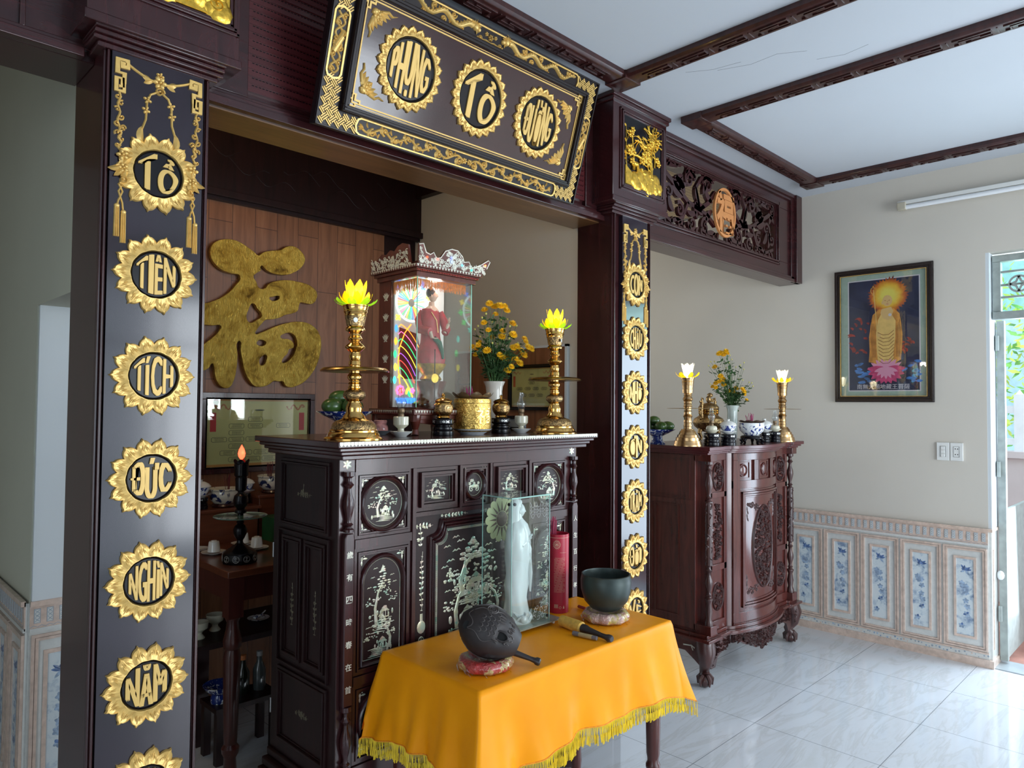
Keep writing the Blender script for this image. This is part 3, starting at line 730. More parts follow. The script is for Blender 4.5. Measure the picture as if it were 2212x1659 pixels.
def column(label, cap_label, x0, x1, dep, capx0, capx1, panel, seed):
    th = thing('carved_column', label, 'column', ((x0 + x1) / 2, 2.15, 0), 'carved columns of the facade')
    sh = MB().box(x0, x1, 2.062, 2.062 + dep, 0, 2.44)
    build('shaft', sh, DW, parent=th, smooth=False)
    mo = MB()
    for xa, s in ((x0, 1), (x1, -1)):
        for d, w_, q in ((0, .012, 2.050), (.012, .010, 2.040), (.022, .006, 2.046)):
            a, b_ = sorted((xa + s * d * .55, xa + s * (d + w_) * .55)); mo.box(a, b_, q, 2.062, 0, 2.42)
    build('moulding', mo, DW, parent=th, bevel=.0015)
    yb = 2.30
    b1 = MB().box(capx0, capx1, 2.0, yb, 2.47, ZC)
    b1.box(capx0 - .018, capx1 + .018, 1.982, yb, ZC - .02, ZC).box(capx0 - .010, capx1 + .010, 1.99, yb, ZC - .04, ZC - .02)
    b1.box(capx0 - .006, capx1 + .006, 1.994, yb, 2.462, 2.488)
    z = 2.47
    for k, (o, hh) in enumerate(((.000, .012), (-.012, .012), (-.020, .012), (-.012, .014))):
        z -= hh; xa = capx0 + .045 + o * 1; xb = capx1 - .01 - o
        b1.box(x0 - .03 + .012 * (k == 3), x1 + .03 - .012 * (k == 3) + .0, 2.005 + .010 * k, yb, z, z + hh)
    capo = build('capital_block', b1, DW, parent=th, bevel=.003)
    cap_fr = MB(); px0, px1, pz0, pz1 = panel
    for i, (o, hh) in enumerate(((.030, .006), (.020, .012), (.010, .008))):
        t = .010
        for a, b_, c_, d in ((px0 - o, px1 + o, pz1 + o - t, pz1 + o), (px0 - o, px1 + o, pz0 - o, pz0 - o + t), (px0 - o, px0 - o + t, pz0 - o, pz1 + o), (px1 + o - t, px1 + o, pz0 - o, pz1 + o)):
            cap_fr.box(a, b_, 2.0 - hh, 2.0, c_, d)
    build('panel_frame', cap_fr, DW, parent=capo, bevel=.002)
    build('panel_ground', MB().box(px0 - .002, px1 + .002, 1.997, 2.0, pz0 - .002, pz1 + .002), BLACK, parent=capo, smooth=False)
    g = MB(); fr = frame(((px0 + px1) / 2, 1.996, (pz0 + pz1) / 2), (1, 0, 0), (0, 0, 1), (0, -1, 0))
    plum_panel(g, fr, px1 - px0, pz1 - pz0, seed)
    if seed == 2:
        for k in range(26): g.curl(random.Random(k).uniform(-.13, .13), random.Random(k + 50).uniform(-.125, .0), .020, k, 1.2, fr, .004, .012, .004)
        g.prism([(-.155, -.150), (.155, -.150), (.155, .0), (-.155, .0)], fr, 0, .004)
    build('gilt_relief', g, GOLDL, parent=capo, angle=45)
    return th
column('dark wooden column right of the large inlaid altar, square capital with gilt plum tree panel', '', 2.708, 3.02, .20, 2.646, 3.095, (2.727, 3.040, 2.556, 2.888), 3)
column('nearest dark wooden column at the left, lettered board on its face', '', .531, .805, .25, .478, .868, (.522, .836, 2.585, 2.89), 2)
# ------------------------------------------------------------------ main lintel between the columns
lin = thing('lintel_beam', 'dark wooden lintel between the two columns behind the sign board', 'beam', (1.75, 2.2, 2.39))
lb = MB().box(.80, 2.712, 2.14, 2.30, 2.39, ZC - .002)
lb.box(.80, 2.712, 2.095, 2.14, 2.39, 2.415).box(.80, 2.712, 2.105, 2.14, 2.415, 2.43).box(.80, 2.712, 2.12, 2.14, 2.43, 2.445)
lb.box(.80, .95, 2.12, 2.14, 2.445, ZC - .002).box(2.595, 2.712, 2.12, 2.14, 2.445, ZC - .002).box(.80, 2.712, 2.105, 2.14, 2.94, ZC - .002)
build('beam_body', lb, DWX, parent=lin, bevel=.002)
lv = MB().box(.95, 2.595, 2.128, 2.14, 2.47, 2.94)
for r in range(19):
    z = 2.49 + r * .0235
    lv.box(.95, 2.595, 2.124, 2.128, z + .004, z + .0045)
build('louvre_panel', lv, RWX, parent=lin, smooth=False)
ds = MB()
for r in range(19):
    z = 2.49 + r * .0235; x = .965
    while x < 2.58:
        if x < 1.25 or x > 2.28: ds.box(x, x + .007, 2.1265, 2.128, z - .0012, z + .0012)
        x += .0115
build('slots', ds, BLACK, parent=lin, smooth=False)
build('soffit_board', MB().box(.80, 2.712, 2.13, 2.295, 2.386, 2.39), wood('soffit_wood', (.10, .045, .018), (.17, .08, .03), .3, (.7, 6, 6)), parent=lin, smooth=False)
# short beam running left of the left column
sb = MB().box(-2.3, .531, 2.13, 2.32, 2.405, ZC - .002).box(-2.3, .50, 2.10, 2.13, 2.405, 2.43).box(-2.3, .531, 2.115, 2.13, 2.43, 2.445).box(.36, .372, 2.12, 2.13, 2.445, ZC)
o = build('side_beam', sb, DWX, bevel=.002); tag(o, 'plain dark beam leading off to the left of the nearest column', 'beam')
# ------------------------------------------------------------------ openwork beam of the side bay
ob = thing('openwork_beam', 'carved openwork beam with an oval character, from right column to wall', 'beam', (3.97, 2.2, 2.37))
of = MB()
X0, X1 = 3.02, XR - .004; Z0, Z1 = 2.365, ZC - .002; a0, a1, b0, b1_ = 3.16, 4.60, 2.49, 2.855
of.box(X0, X1, 2.11, 2.24, Z0, b0 - .0).box(X0, X1, 2.11, 2.24, b1_, Z1).box(X0, a0, 2.11, 2.24, b0, b1_).box(a1, X1, 2.11, 2.24, b0, b1_)
of.box(X0, X1, 2.085, 2.11, Z0, Z0 + .022).box(X0, X1, 2.095, 2.11, Z0 + .022, Z0 + .04).box(X0, X1, 2.085, 2.11, Z1 - .025, Z1).box(X0, X1, 2.097, 2.11, Z1 - .045, Z1 - .025)
of.box(XR - .09, X1, 2.075, 2.11, Z0, Z1).box(XR - .13, XR - .09, 2.095, 2.11, Z0, Z1)
for o_, hh in ((.030, .008), (.016, .014)):
    t = .012
    for a, b_, c_, d in ((a0 - o_, a1 + o_, b1_ + o_ - t, b1_ + o_), (a0 - o_, a1 + o_, b0 - o_, b0 - o_ + t), (a0 - o_, a0 - o_ + t, b0 - o_, b1_ + o_), (a1 + o_ - t, a1 + o_, b0 - o_, b1_ + o_)):
        of.box(a, b_, 2.11 - hh, 2.11, c_, d)
build('beam_frame', of, DWX, parent=ob, bevel=.002)
fw_ = MB(); ff = front(3.88, 2.135, 2.672)
def scrollwork(mb, f, sx):
    g = lambda u, v, h=0: f(u * sx, v, h)
    T = .020
    def s(pts, w): mb.strip(pts, g, w, T, 0, 0, True)
    def curlf(x, y, r, a0_, turns, w, cw=1):
        pts = []; ws = []
        for i in range(20):
            t = i / 19; rr = r * (1 - .8 * t); a = a0_ + cw * turns * 2 * pi * t
            pts.append((x + rr * cos(a), y + rr * sin(a))); ws.append(w * (1 - .4 * t))
        mb.strip(pts, g, ws, T, 0, 0, True); mb.prism([(pts[-1][0] + w * 1.2 * cos(k), pts[-1][1] + w * 1.2 * sin(k)) for k in [j * pi / 4 for j in range(8)]], g, 0, T)
    def leaff(x, y, a, L, W, cu=0):
        n = 7; up = []; dn = []
        for i in range(n + 1):
            t = i / n; aa = a + cu * t; px = x + L * t * cos(aa); py = y + L * t * sin(aa); ww = W * (sin(pi * min(1, t * .9 + .06)) ** .8) if i < n else .001
            up.append((px - sin(aa) * ww, py + cos(aa) * ww)); dn.append((px + sin(aa) * ww, py - cos(aa) * ww))
        mb.prism(up + dn[::-1], g, 0, T)
    s([(.08, .10), (.16, .02), (.26, -.04), (.38, -.02), (.50, .04), (.62, .10), (.70, .06)], .013)
    s([(.08, -.10), (.18, -.05), (.26, -.04)], .011); s([(.38, -.02), (.44, -.12), (.56, -.16), (.68, -.12)], .010)
    s([(.26, -.04), (.30, .08), (.24, .15), (.12, .165)], .010)
    for (x, y, r, a, t, c) in ((.17, .12, .055, 0, 1.1, 1), (.20, -.125, .05, 2, 1.1, -1), (.37, .11, .06, 3, 1.2, -1), (.47, -.08, .045, 1, 1.1, 1), (.58, .0, .05, -1, 1.2, 1), (.66, .13, .04, 2, 1.1, -1), (.66, -.06, .045, 2, 1.1, 1), (.34, -.13, .045, 0, 1.1, -1)):
        curlf(x, y, r, a, t, .010, c)
    for (x, y, a, L, W, cu) in ((.12, .03, .2, .13, .02, .6), (.12, -.02, -.4, .12, .02, -.5), (.26, .0, .6, .10, .018, .5), (.30, -.06, -.7, .10, .018, .6),
                                (.42, .02, 1.2, .13, .022, -.6), (.44, .0, .0, .12, .024, .3), (.52, .06, 2.2, .10, .018, .3), (.53, -.1, .4, .1, .02, .6), (.30, .14, .2, .11, .018, -.5),
                                (.10, .15, .0, .10, .014, .2), (.08, -.15, .1, .11, .015, -.2), (.60, -.12, .9, .11, .018, .5), (.50, .15, .1, .12, .014, -.2), (.42, -.15, -.1, .10, .014, .3), (.62, .04, 1.3, .10, .016, -.4), (.22, .06, 1.7, .09, .016, .4)):
        leaff(x, y, a, L, W, cu)
    for k in range(22):
        leaff(.05 + k * .031, (.182 if k % 2 else -.182), (-1.2 if k % 2 else 1.2) + .5 * sin(k), .05, .009, .5)
    # lily shaped leaves
    for a in (.3, .9, 1.6, 2.2): leaff(.47, .03, a, .085, .017, .3)
    for a in (-2.6, -2.0, -1.3): leaff(.30, .0, a, .10, .018, -.4)
for sx in (-1, 1): scrollwork(fw_, ff, sx)
fw_.box(a0, a1, 2.118, 2.135, b0, b0 + .012).box(a0, a1, 2.118, 2.135, b1_ - .012, b1_).box(a0, a0 + .012, 2.118, 2.135, b0, b1_).box(a1 - .012, a1, 2.118, 2.135, b0, b1_)
build('fretwork', fw_, DW, parent=ob, smooth=False)
ORW = mat('orange_cut_wood', (.55, .22, .07), .5, var=.1, vs=30)
om = MB(); fm = front(3.885, 2.112, 2.664)
oval = lambda a, b, k=40: [(a * cos(2 * pi * i / k), b * sin(2 * pi * i / k)) for i in range(k)]
put_poly(om, [(oval(.128, .148), False), (oval(.112, .132), False)], fm, 0, .014)
put_text(om, '福', fm, 0, 0, w=.205, h=.248, h0=.0, h1=.014, offset=.028)
build('oval_character', om, ORW, parent=ob, smooth=False)
# ------------------------------------------------------------------ sign board
SO = Vector((1.12, 2.05, 2.395)); SV = Vector((0, -.284, .959)); SN = Vector((0, -.959, -.284))
SF = frame(SO + SN * .03, (1, 0, 0), SV, SN); SW_, SH = 1.259, .514
sg = thing('sign_board', 'large black and gold sign board tilted forward under the ceiling', 'sign board', tuple(SO))
e = MB(); e.prism([(0, 0), (SW_, 0), (SW_, SH), (0, SH)], SF, -.03, 0)
for a, b_, c_, d in ((0, SW_, 0, .006), (0, SW_, SH - .006, SH), (0, .006, 0, SH), (SW_ - .006, SW_, 0, SH)): e.prism([(a, c_), (b_, c_), (b_, d), (a, d)], SF, 0, .008)
SGB = mat('sign_black', (.010, .005, .006), .38, var=0, coat=0); SGB.node_tree.nodes['Principled BSDF'].inputs['Specular IOR Level'].default_value = .3
build('backboard', e, SGB, parent=sg, bevel=.001)
ip = MB(); px = (.080, SW_ - .068, .062, SH - .058)
def rectring(mb, fr, a, b_, c_, d, t, h0, h1):
    for q in ((a, b_, c_, c_ + t), (a, b_, d - t, d), (a, a + t, c_ + t, d - t), (b_ - t, b_, c_ + t, d - t)):
        mb.prism([(q[0], q[2]), (q[1], q[2]), (q[1], q[3]), (q[0], q[3])], fr, h0, h1)
rectring(ip, SF, *px, .022, 0, .022); rectring(ip, SF, px[0] + .003, px[1] - .003, px[2] + .003, px[3] - .003, .010, .022, .026)
build('inner_frame', ip, SGB, parent=sg, bevel=.003)
build('panel', MB().prism([(px[0] + .02, px[2] + .02), (px[1] - .02, px[2] + .02), (px[1] - .02, px[3] - .02), (px[0] + .02, px[3] - .02)], SF, .002, .006), wood('maroon_lacquer', (.022, .006, .008), (.04, .010, .012), .18, (.7, 6, 6), coat=.6), parent=sg, smooth=False)
gl = MB(); FP = lambda x, y, h=0: SF(x, y, .006 + h)
gx0, gx1, gy0, gy1 = .112, SW_ - .100, .096, SH - .092
rectring(gl, FP, gx0, gx1, gy0, gy1, .0045, 0, .003); rectring(gl, FP, gx0 - .007, gx1 + .007, gy0 - .007, gy1 + .007, .002, 0, .003)
for cx, cy, ax, ay in ((gx0, gy0, 1, 1), (gx1, gy0, -1, 1), (gx0, gy1, 1, -1), (gx1, gy1, -1, -1)):
    g = lambda u, v, h=0, cx=cx, cy=cy, ax=ax, ay=ay: FP(cx + u * ax, cy + v * ay, h)
    gl.strip([(.030, 0), (.030, .012), (.012, .012), (.012, .030), (0, .030)], g, .003, .004, 0, 0, True)
    gl.strip([(0, .014), (-.010, .014), (-.010, -.010), (.014, -.010), (.014, 0)], g, .0028, .004, 0, 0, True)
build('gold_fillet', gl, GOLDF, parent=sg, smooth=False)
for word, cx, cy, ph in (('PHỤNG', .310, .262, 0), ('TỔ', .629, .262, .1), ('ĐƯỜNG', .943, .262, .05)):
    medallion(sg, FP, cx, cy, word, .103, .139, 22, .97, 1.0, tilt=ph)
for cx, cy, ax, ay in ((.150, .385, 1, -1), (.150, .150, 1, 1), (SW_ - .155, .365, -1, -1), (SW_ - .155, .150, -1, 1)):
    bt = MB(); g = lambda u, v, h=0, cx=cx, cy=cy, ax=ax, ay=ay: FP(cx + u * ax, cy + v * ay, h)
    bt.flower(0.0, 0.0, .017, g, .012, n=6); bt.flower(.012, .014, .012, g, .012); bt.dome(-.004, -.004, .012, g, .012)
    for a, L, cu in ((-.5, .055, .5), (-.2, .045, .5), (.2, .04, .6), (2.1, .055, -.5), (1.8, .045, -.5), (1.4, .04, -.6), (.8, .03, 0)): bt.leaf(.0, .0, a, L, .009, g, .009, .001, curl=cu)
    bt.strip([(.02, -.01), (.045, -.018), (.06, -.010), (.078, -.016)], g, [.006, .005, .004, .001], .008); bt.strip([(-.01, .02), (-.018, .045), (-.010, .06), (-.014, .078)], g, [.006, .005, .004, .001], .008)
    build('bat_ornament', bt, GOLD, parent=sg, angle=45)
# border: key lattice in the corners, reserves with dragons and scrolls between
bo = MB()
def lattice(mb, fr, poly_in, x0, x1, y0, y1):
    s = .0215; t = .0019
    R2 = sqrt(.5)
    i0 = -40
    for i in range(-40, 60):
        for j in range(-40, 60):
            a = i * s; b_ = j * s; cx = (a - b_) * R2; cy = (a + b_) * R2
            if not (x0 - .01 < cx < x1 + .01 and y0 - .01 < cy < y1 + .01): continue
            if not poly_in(cx, cy): continue
            if (i + j) % 2 == 0: dirs, nn = (R2, R2), (-R2, R2)
            else: dirs, nn = (-R2, R2), (R2, R2)
            for k in (-1, 0, 1):
                L = s * (.66 if k == 0 else .46)
                q = [(cx + nn[0] * k * s * .31 - dirs[0] * L, cy + nn[1] * k * s * .31 - dirs[1] * L), (cx + nn[0] * k * s * .31 + dirs[0] * L, cy + nn[1] * k * s * .31 + dirs[1] * L)]
                if all(poly_in(*p) for p in q): mb.strip(q, fr, t, .004, 0, 0, True)
def in_corner(x, y):
    if not (.005 < x < SW_ - .005 and .005 < y < SH - .005): return False
    if px[0] - .003 < x < px[1] + .003 and px[2] - .003 < y < px[3] + .003: return False
    if y < .075 and .150 < x < SW_ - .135: return False
    if y > SH - .075 and .150 < x < SW_ - .135: return False
    if .165 < y < SH - .165: return False
    return True
for qx in (0, 1):
    for qy in (0, 1):
        bo = MB(); lattice(bo, SF, lambda x, y, qx=qx, qy=qy: in_corner(x, y) and (x > SW_ / 2) == bool(qx) and (y > SH / 2) == bool(qy), 0, SW_, 0, SH)
        build('key_lattice', bo, GOLDF, parent=sg, smooth=False)
rs = MB()
def reserve(x0, x1, y0, y1):
    c = .018
    pts = [(x0 + c, y0), (x1 - c, y0), (x1 - .006, y0 + .006), (x1, (y0 + y1) / 2), (x1 - .006, y1 - .006), (x1 - c, y1), (x0 + c, y1), (x0 + .006, y1 - .006), (x0, (y0 + y1) / 2), (x0 + .006, y0 + .006), (x0 + c, y0)] if x1 - x0 > y1 - y0 else \
          [(x0, y0 + c), (x0 + .006, y0 + .006), ((x0 + x1) / 2, y0), (x1 - .006, y0 + .006), (x1, y0 + c), (x1, y1 - c), (x1 - .006, y1 - .006), ((x0 + x1) / 2, y1), (x0 + .006, y1 - .006), (x0, y1 - c), (x0, y0 + c)]
    rs.strip(pts, SF, .003, .005, 0, 0, True)
R_ = random.Random(11)
reserve(.145, SW_ - .130, .008, .060)        # foot: vine scrolls
for sx in (-1, 1):
    xc = .632
    g = lambda u, v, h=0, sx=sx: SF(xc + u * sx, .034 + v, h)
    pts = [(.02 + .44 * i / 40, .012 * sin(i * .62)) for i in range(41)]
    rs.strip(pts, g, .0044, .006)
    for k in range(9):
        x = .035 + k * .048; up = 1 if k % 2 else -1
        rs.curl(x, up * .008, .014, -up * 1.5, 1.2, g, .0042, .007, cw=up); rs.leaf(x + .01, up * -.002, up * .9, .028, .007, g, .006, curl=up * .6); rs.leaf(x + .018, up * -.004, -up * .7, .020, .004, g, .006, curl=-up * .5)
        rs.leaf(x - .008, 0, up * 2.2, .018, .004, g, .006)
    rs.flower(.012, .0, .012, g, .009, n=6)
    for a in (.5, 0, -.5): rs.leaf(.455, .0, a, .022, .004, g, .006)
reserve(.145, SW_ - .130, SH - .060, SH - .008)   # head: pair of dragons
for sx in (-1, 1):
    g = lambda u, v, h=0, sx=sx: SF(.632 + u * sx, SH - .034 + v, h)
    n = 60; pts = [(.09 + .38 * i / n, .013 * sin(i * .33 + 1)) for i in range(n + 1)]
    rs.strip(pts, g, [.0095 * (1 - .55 * i / n) + .001 for i in range(n + 1)], .012)
    for i in range(0, n, 2): rs.dome(pts[i][0], pts[i][1] + .004, .0035, g, .004, .007, 6); rs.leaf(pts[i][0], pts[i][1] + .006, 1.0, .010, .002, g, .005)
    rs.dome(.078, .010, .013, g, .014); rs.dome(.062, .006, .009, g, .012)
    for a in (1.2, 1.8, 2.4, 3.0, -2.4, .7): rs.leaf(.078, .012, a, .026, .0045, g, .008, .004, curl=.5)
    for k in range(10): rs.curl(.05 + k * .043, -.014 + .028 * (k % 2), .012, k, 1.2, g, .0036, .007, cw=(1 if k % 2 else -1))
    for x in (.16, .27, .38):
        rs.strip([(x, 0), (x + .012, -.014), (x + .026, -.012)], g, .0035, .008)
        for a in (-.6, 0, .5, 1.1): rs.leaf(x + .026, -.012, a, .012, .002, g, .005)
    rs.flower(0, 0, .013, g, .009, n=6); rs.flower(.022 , .006, .008, g, .009)
    rs.strip([(.0 + .0, -.018), (.02, -.014), (.04, -.018)], g, .003, .005)
for x in (.038, SW_ - .034):      # sides: ribbons and scrolls
    reserve(x - .026, x + .026, .150, SH - .150)
    yc = SH / 2
    for ph in (0, pi): rs.strip([(x + .014 * sin(i * .42 + ph), .165 + (SH - .33) * i / 40) for i in range(41)], SF, .0038, .006)
    rs.strip([(x - .012, yc - .03), (x + .012, yc + .02)], SF, .010, .010); rs.strip([(x - .012, yc - .012), (x + .012, yc + .036)], SF, .006, .012)
    for k in range(8): rs.curl(x + (.011 if k % 2 else -.011), .175 + k * .023, .011, k, 1.1, SF, .0036, .007)
build('gilt_border_relief', rs, GOLD, parent=sg, angle=45)
# ------------------------------------------------------------------ inlay pictures
def cloud(mb, fr, x, y, s):
    mb.strip([(x - s, y - .15 * s), (x - .4 * s, y + .2 * s), (x, y), (x + .5 * s, y + .3 * s), (x + s, y + .05 * s)], fr, [s * .05, s * .18, s * .12, s * .16, s * .03], .0006)
    mb.dome(x - .3 * s, y + .1 * s, s * .22, fr, .0008, 0, 7, ry=s * .14); mb.dome(x + .4 * s, y + .25 * s, s * .2, fr, .0008, 0, 7, ry=s * .13)
def spray(mb, fr, x, y, ax, ay, s=1.0):
    g = lambda u, v, h=0: fr(x + u * ax * s, y + v * ay * s, h)
    mb.flower(.004, .004, .008, g, .0008, n=5)
    mb.leaf(.010, .004, .0, .018, .0035, g, .0008); mb.leaf(.004, .010, pi / 2, .018, .0035, g, .0008); mb.leaf(.0, .0, .8 + pi, .010, .003, g, .0008)
    mb.dome(-.004, .014, .0028, g, .0008, 0, 6); mb.dome(.014, -.005, .0028, g, .0008, 0, 6); mb.dome(-.006, .004, .0022, g, .0008, 0, 6)
def pine(mb, fr, x, y, w, h, R_):
    for i in range(9):
        t = i / 8; ww = w * (.08 + .5 * t)
        for k in range(1 + int(4 * t)):
            mb.dome(x + R_.uniform(-ww, ww) * .8, y + h * (.5 - t), w * (.07 + .04 * t), fr, .0009, 0, 7, ry=w * .045)
    mb.prism([(x, y + h * .62), (x + w * .16, y + h * .25), (x - w * .16, y + h * .25)], fr, 0, .0006)
def tree_scene(mb, fr, cx, cy, w, h, seed=0, hut=True, people=False):
    """gnarled tree over pavilions and rocks, clouds above"""
    R_ = random.Random(seed); g = lambda u, v, k=0: fr(cx + u * w, cy + v * h, k)
    S = min(w, h)
    tr_ = [(-.16, -.34), (-.20, -.12), (-.12, .08), (.02, .22)] if seed % 2 == 0 else [(.30, -.34), (.34, -.12), (.24, .08), (.04, .22)]
    mb.strip([(cx + a * w, cy + b_ * h) for a, b_ in tr_], fr, [S * .050, S * .04, S * .03, S * .016], .0012)
    pine(mb, fr, cx + .02 * w, cy + .30 * h, S * .55, h * .26, R_)
    for (a, b_, r) in ((-.24, .0, .20), (.26, .06, .22), (.12, .14, .22), (-.10, .12, .16), (.34, -.02, .14), (-.36, -.06, .13)):
        for k in range(11): mb.dome(cx + a * w + R_.uniform(-1, 1) * r * S, cy + b_ * h + R_.uniform(-.5, .5) * r * S * .7, S * R_.uniform(.018, .038), fr, .0009, 0, 7, ry=S * R_.uniform(.014, .024))
    for (a, b_) in ((-.28, .30), (.32, .30), (-.38, .17), (.40, .20), (-.2, .42)): cloud(mb, fr, cx + a * w, cy + b_ * h, S * .07)
    if hut:
        x = cx + .08 * w; y = cy - .18 * h; q = S
        mb.prism([(x - .16 * q, y), (x + .16 * q, y), (x + .08 * q, y + .07 * q), (x - .08 * q, y + .07 * q)], fr, 0, .0008)
        mb.prism([(x - .09 * q, y + .08 * q), (x + .09 * q, y + .08 * q), (x, y + .15 * q)], fr, 0, .0008)
        for d in (-.12, -.04, .04, .12): mb.strip([(x + d * q, y), (x + d * q, y - .15 * q)], fr, q * .012, .0006)
        mb.strip([(x - .15 * q, y - .15 * q), (x + .15 * q, y - .15 * q)], fr, q * .014, .0006)
    for k in range(10):
        mb.dome(cx + R_.uniform(-.38, .38) * w, cy + R_.uniform(-.38, -.12) * h, S * R_.uniform(.022, .042), fr, .001, 0, 8, ry=S * R_.uniform(.04, .075))
    for k in range(6):
        y = cy - (.30 + .03 * k) * h; a = R_.uniform(-.2, .1)
        mb.strip([(cx + (a - .22) * w, y), (cx + a * w, y + .006 * h), (cx + (a + .25) * w, y - .004 * h)], fr, [.0004, S * .018, .0004], .0006)
    if people:
        for d in (.25, .36):
            x = cx + d * w; y = cy - .38 * h
            mb.leaf(x, y, pi / 2, S * .14, S * .03, fr, .0008); mb.dome(x, y + S * .15, S * .018, fr, .0009, 0, 7); mb.strip([(x, y + S * .10), (x - S * .05, y + S * .08)], fr, S * .009, .0006)
def garland_v(mb, fr, cx, y0, y1, w, seed=0):
    R_ = random.Random(seed); n = int((y1 - y0) / .018)
    mb.strip([(cx + .003 * sin(i * 1.3), y0 + (y1 - y0) * i / n) for i in range(n + 1)], fr, .0008, .0006)
    for i in range(n):
        y = y0 + (y1 - y0) * i / n; k = w * (.35 + .65 * sin(pi * (i + .5) / n))
        mb.leaf(cx, y, R_.uniform(.1, .8), k, k * .3, fr, .0008); mb.leaf(cx, y, pi - R_.uniform(.1, .8), k, k * .3, fr, .0008)
        if i % 2: mb.flower(cx + R_.uniform(-.5, .5) * w, y, w * .45, fr, .0008)
def garland_h(mb, fr, x0, x1, cy, w, seed=0):
    R_ = random.Random(seed); n = max(3, int((x1 - x0) / .014))
    mb.strip([(x0 + (x1 - x0) * i / n, cy + .002 * sin(i * 1.3)) for i in range(n + 1)], fr, .0006, .0006)
    for i in range(n):
        x = x0 + (x1 - x0) * i / n; k = w * (.3 + .7 * sin(pi * (i + .5) / n))
        mb.leaf(x, cy, R_.uniform(.6, 1.4), k, k * .28, fr, .0008); mb.leaf(x, cy, -R_.uniform(.6, 1.4), k, k * .28, fr, .0008)
        if i % 2 == 0: mb.flower(x, cy + R_.uniform(-.3, .3) * w, w * .45, fr, .0008)
def ringm(mb, fr, cx, cy, rx, ry, w, h, h0=0, k=40, mi=0):
    mb.strip([(cx + rx * cos(2 * pi * i / k), cy + ry * sin(2 * pi * i / k)) for i in range(k + 1)], fr, w, h, h0, mi)
def hframe(mb, fr, x0, x1, y0, y1, steps):
    for o_, w_, h in steps: rectring(mb, fr, x0 + o_, x1 - o_, y0 + o_, y1 - o_, w_, 0, h)
def turned(R, H, n=2, seed=0):
    """profile of a turned spindle of height H, radius R"""
    base = [(1, 0), (1, .04), (.62, .06), (.5, .09), (.85, .12), (.5, .15), (.42, .2), (.7, .3), (.98, .42), (.9, .52), (.5, .64), (.4, .72), (.62, .75), (.9, .78), (.62, .81), (.42, .85), (.5, .9), (1, .93), (1, 1)]
    return [(R * a, H * b_) for a, b_ in base]
# ------------------------------------------------------------------ altar inlaid with mother-of-pearl
A1 = thing('altar_cabinet', 'large dark altar cabinet inlaid with mother-of-pearl pictures between the columns', 'altar cabinet', (1.745, 2.15, 0))
ax0, ax1, ay0, ay1 = 1.18, 2.31, 1.94, 2.36
bd = MB().box(ax0, ax1, ay0, ay1, .30, 1.335)
build('body', bd, DW2, parent=A1, bevel=.003)
tp = MB().box(1.13, 2.366, 1.86, 2.415, 1.367, 1.387)
for o_, z0, z1 in ((.012, 1.355, 1.367), (.024, 1.343, 1.355), (.034, 1.328, 1.343)):
    tp.box(1.13 + o_, 2.366 - o_, 1.86 + o_, 2.415 - o_, z0, z1)
build('top_board', tp, DW, parent=A1, bevel=.003)
ps = MB(); ft_ = front(0, 1.86, 0)
for k in range(int(1.236 / .0125)):
    x = 1.134 + k * .0125; ps.prism([(x, 1.3855), (x + .0115, 1.3855), (x + .0115, 1.377), (x + .0057, 1.3715), (x, 1.377)], ft_, 0, .0012)
build('pearl_edging', ps, PEARLW, parent=A1, smooth=False)
bs = MB().box(ax0 - .012, ax1 + .012, ay0 - .012, ay1, .29, .318).box(ax0 - .03, ax1 + .03, ay0 - .03, ay1, .262, .29).box(ax0 - .045, ax1 + .045, ay0 - .045, ay1, .236, .262)
bs.box(ax0 - .02, ax1 + .02, ay0 - .02, ay1, .12, .236)
build('base_moulding', bs, DW2, parent=A1, bevel=.006)
for x, y in ((ax0 + .03, ay0 + .03), (ax1 - .0, ay0 + .03), (ax0 + .03, ay1 - .04), (ax1 - .0, ay1 - .04)):
    build('foot', MB().lathe([(.02, 0), (.045, .008), (.058, .035), (.055, .07), (.035, .10), (.045, .125)], (x, y, 0), 16), DW, parent=A1)
F1 = front(0, ay0, 0)
fm_ = MB(); il = MB(); lp = MB()
# frame grid of the front
STEP = ((0, .010, .006), (.012, .006, .010), (.020, .005, .004))
def vstile(x0, x1, z0, z1, h=.012): fm_.prism([(x0, z0), (x1, z0), (x1, z1), (x0, z1)], F1, 0, h)
vstile(ax0, 1.236, .318, 1.335, .006); vstile(2.252, ax1, .318, 1.335, .006)
vstile(1.236, 2.252, 1.286, 1.328, .010); vstile(1.236, 2.252, .318, .372, .010)
for a, b_ in ((1.457, 1.471), (2.02, 2.034)): vstile(a, b_, .372, 1.286, .014)
for a, b_ in ((1.664, 1.674), (1.812, 1.822)): vstile(a, b_, 1.136, 1.286, .014)
for a, b_ in ((1.236, 1.457), (2.034, 2.252)): vstile(a, b_, 1.046, 1.074, .012); vstile(a, b_, .620, .648, .012)
vstile(1.471, 2.02, 1.122, 1.136, .014); vstile(1.471, 2.02, .40, .42, .012)
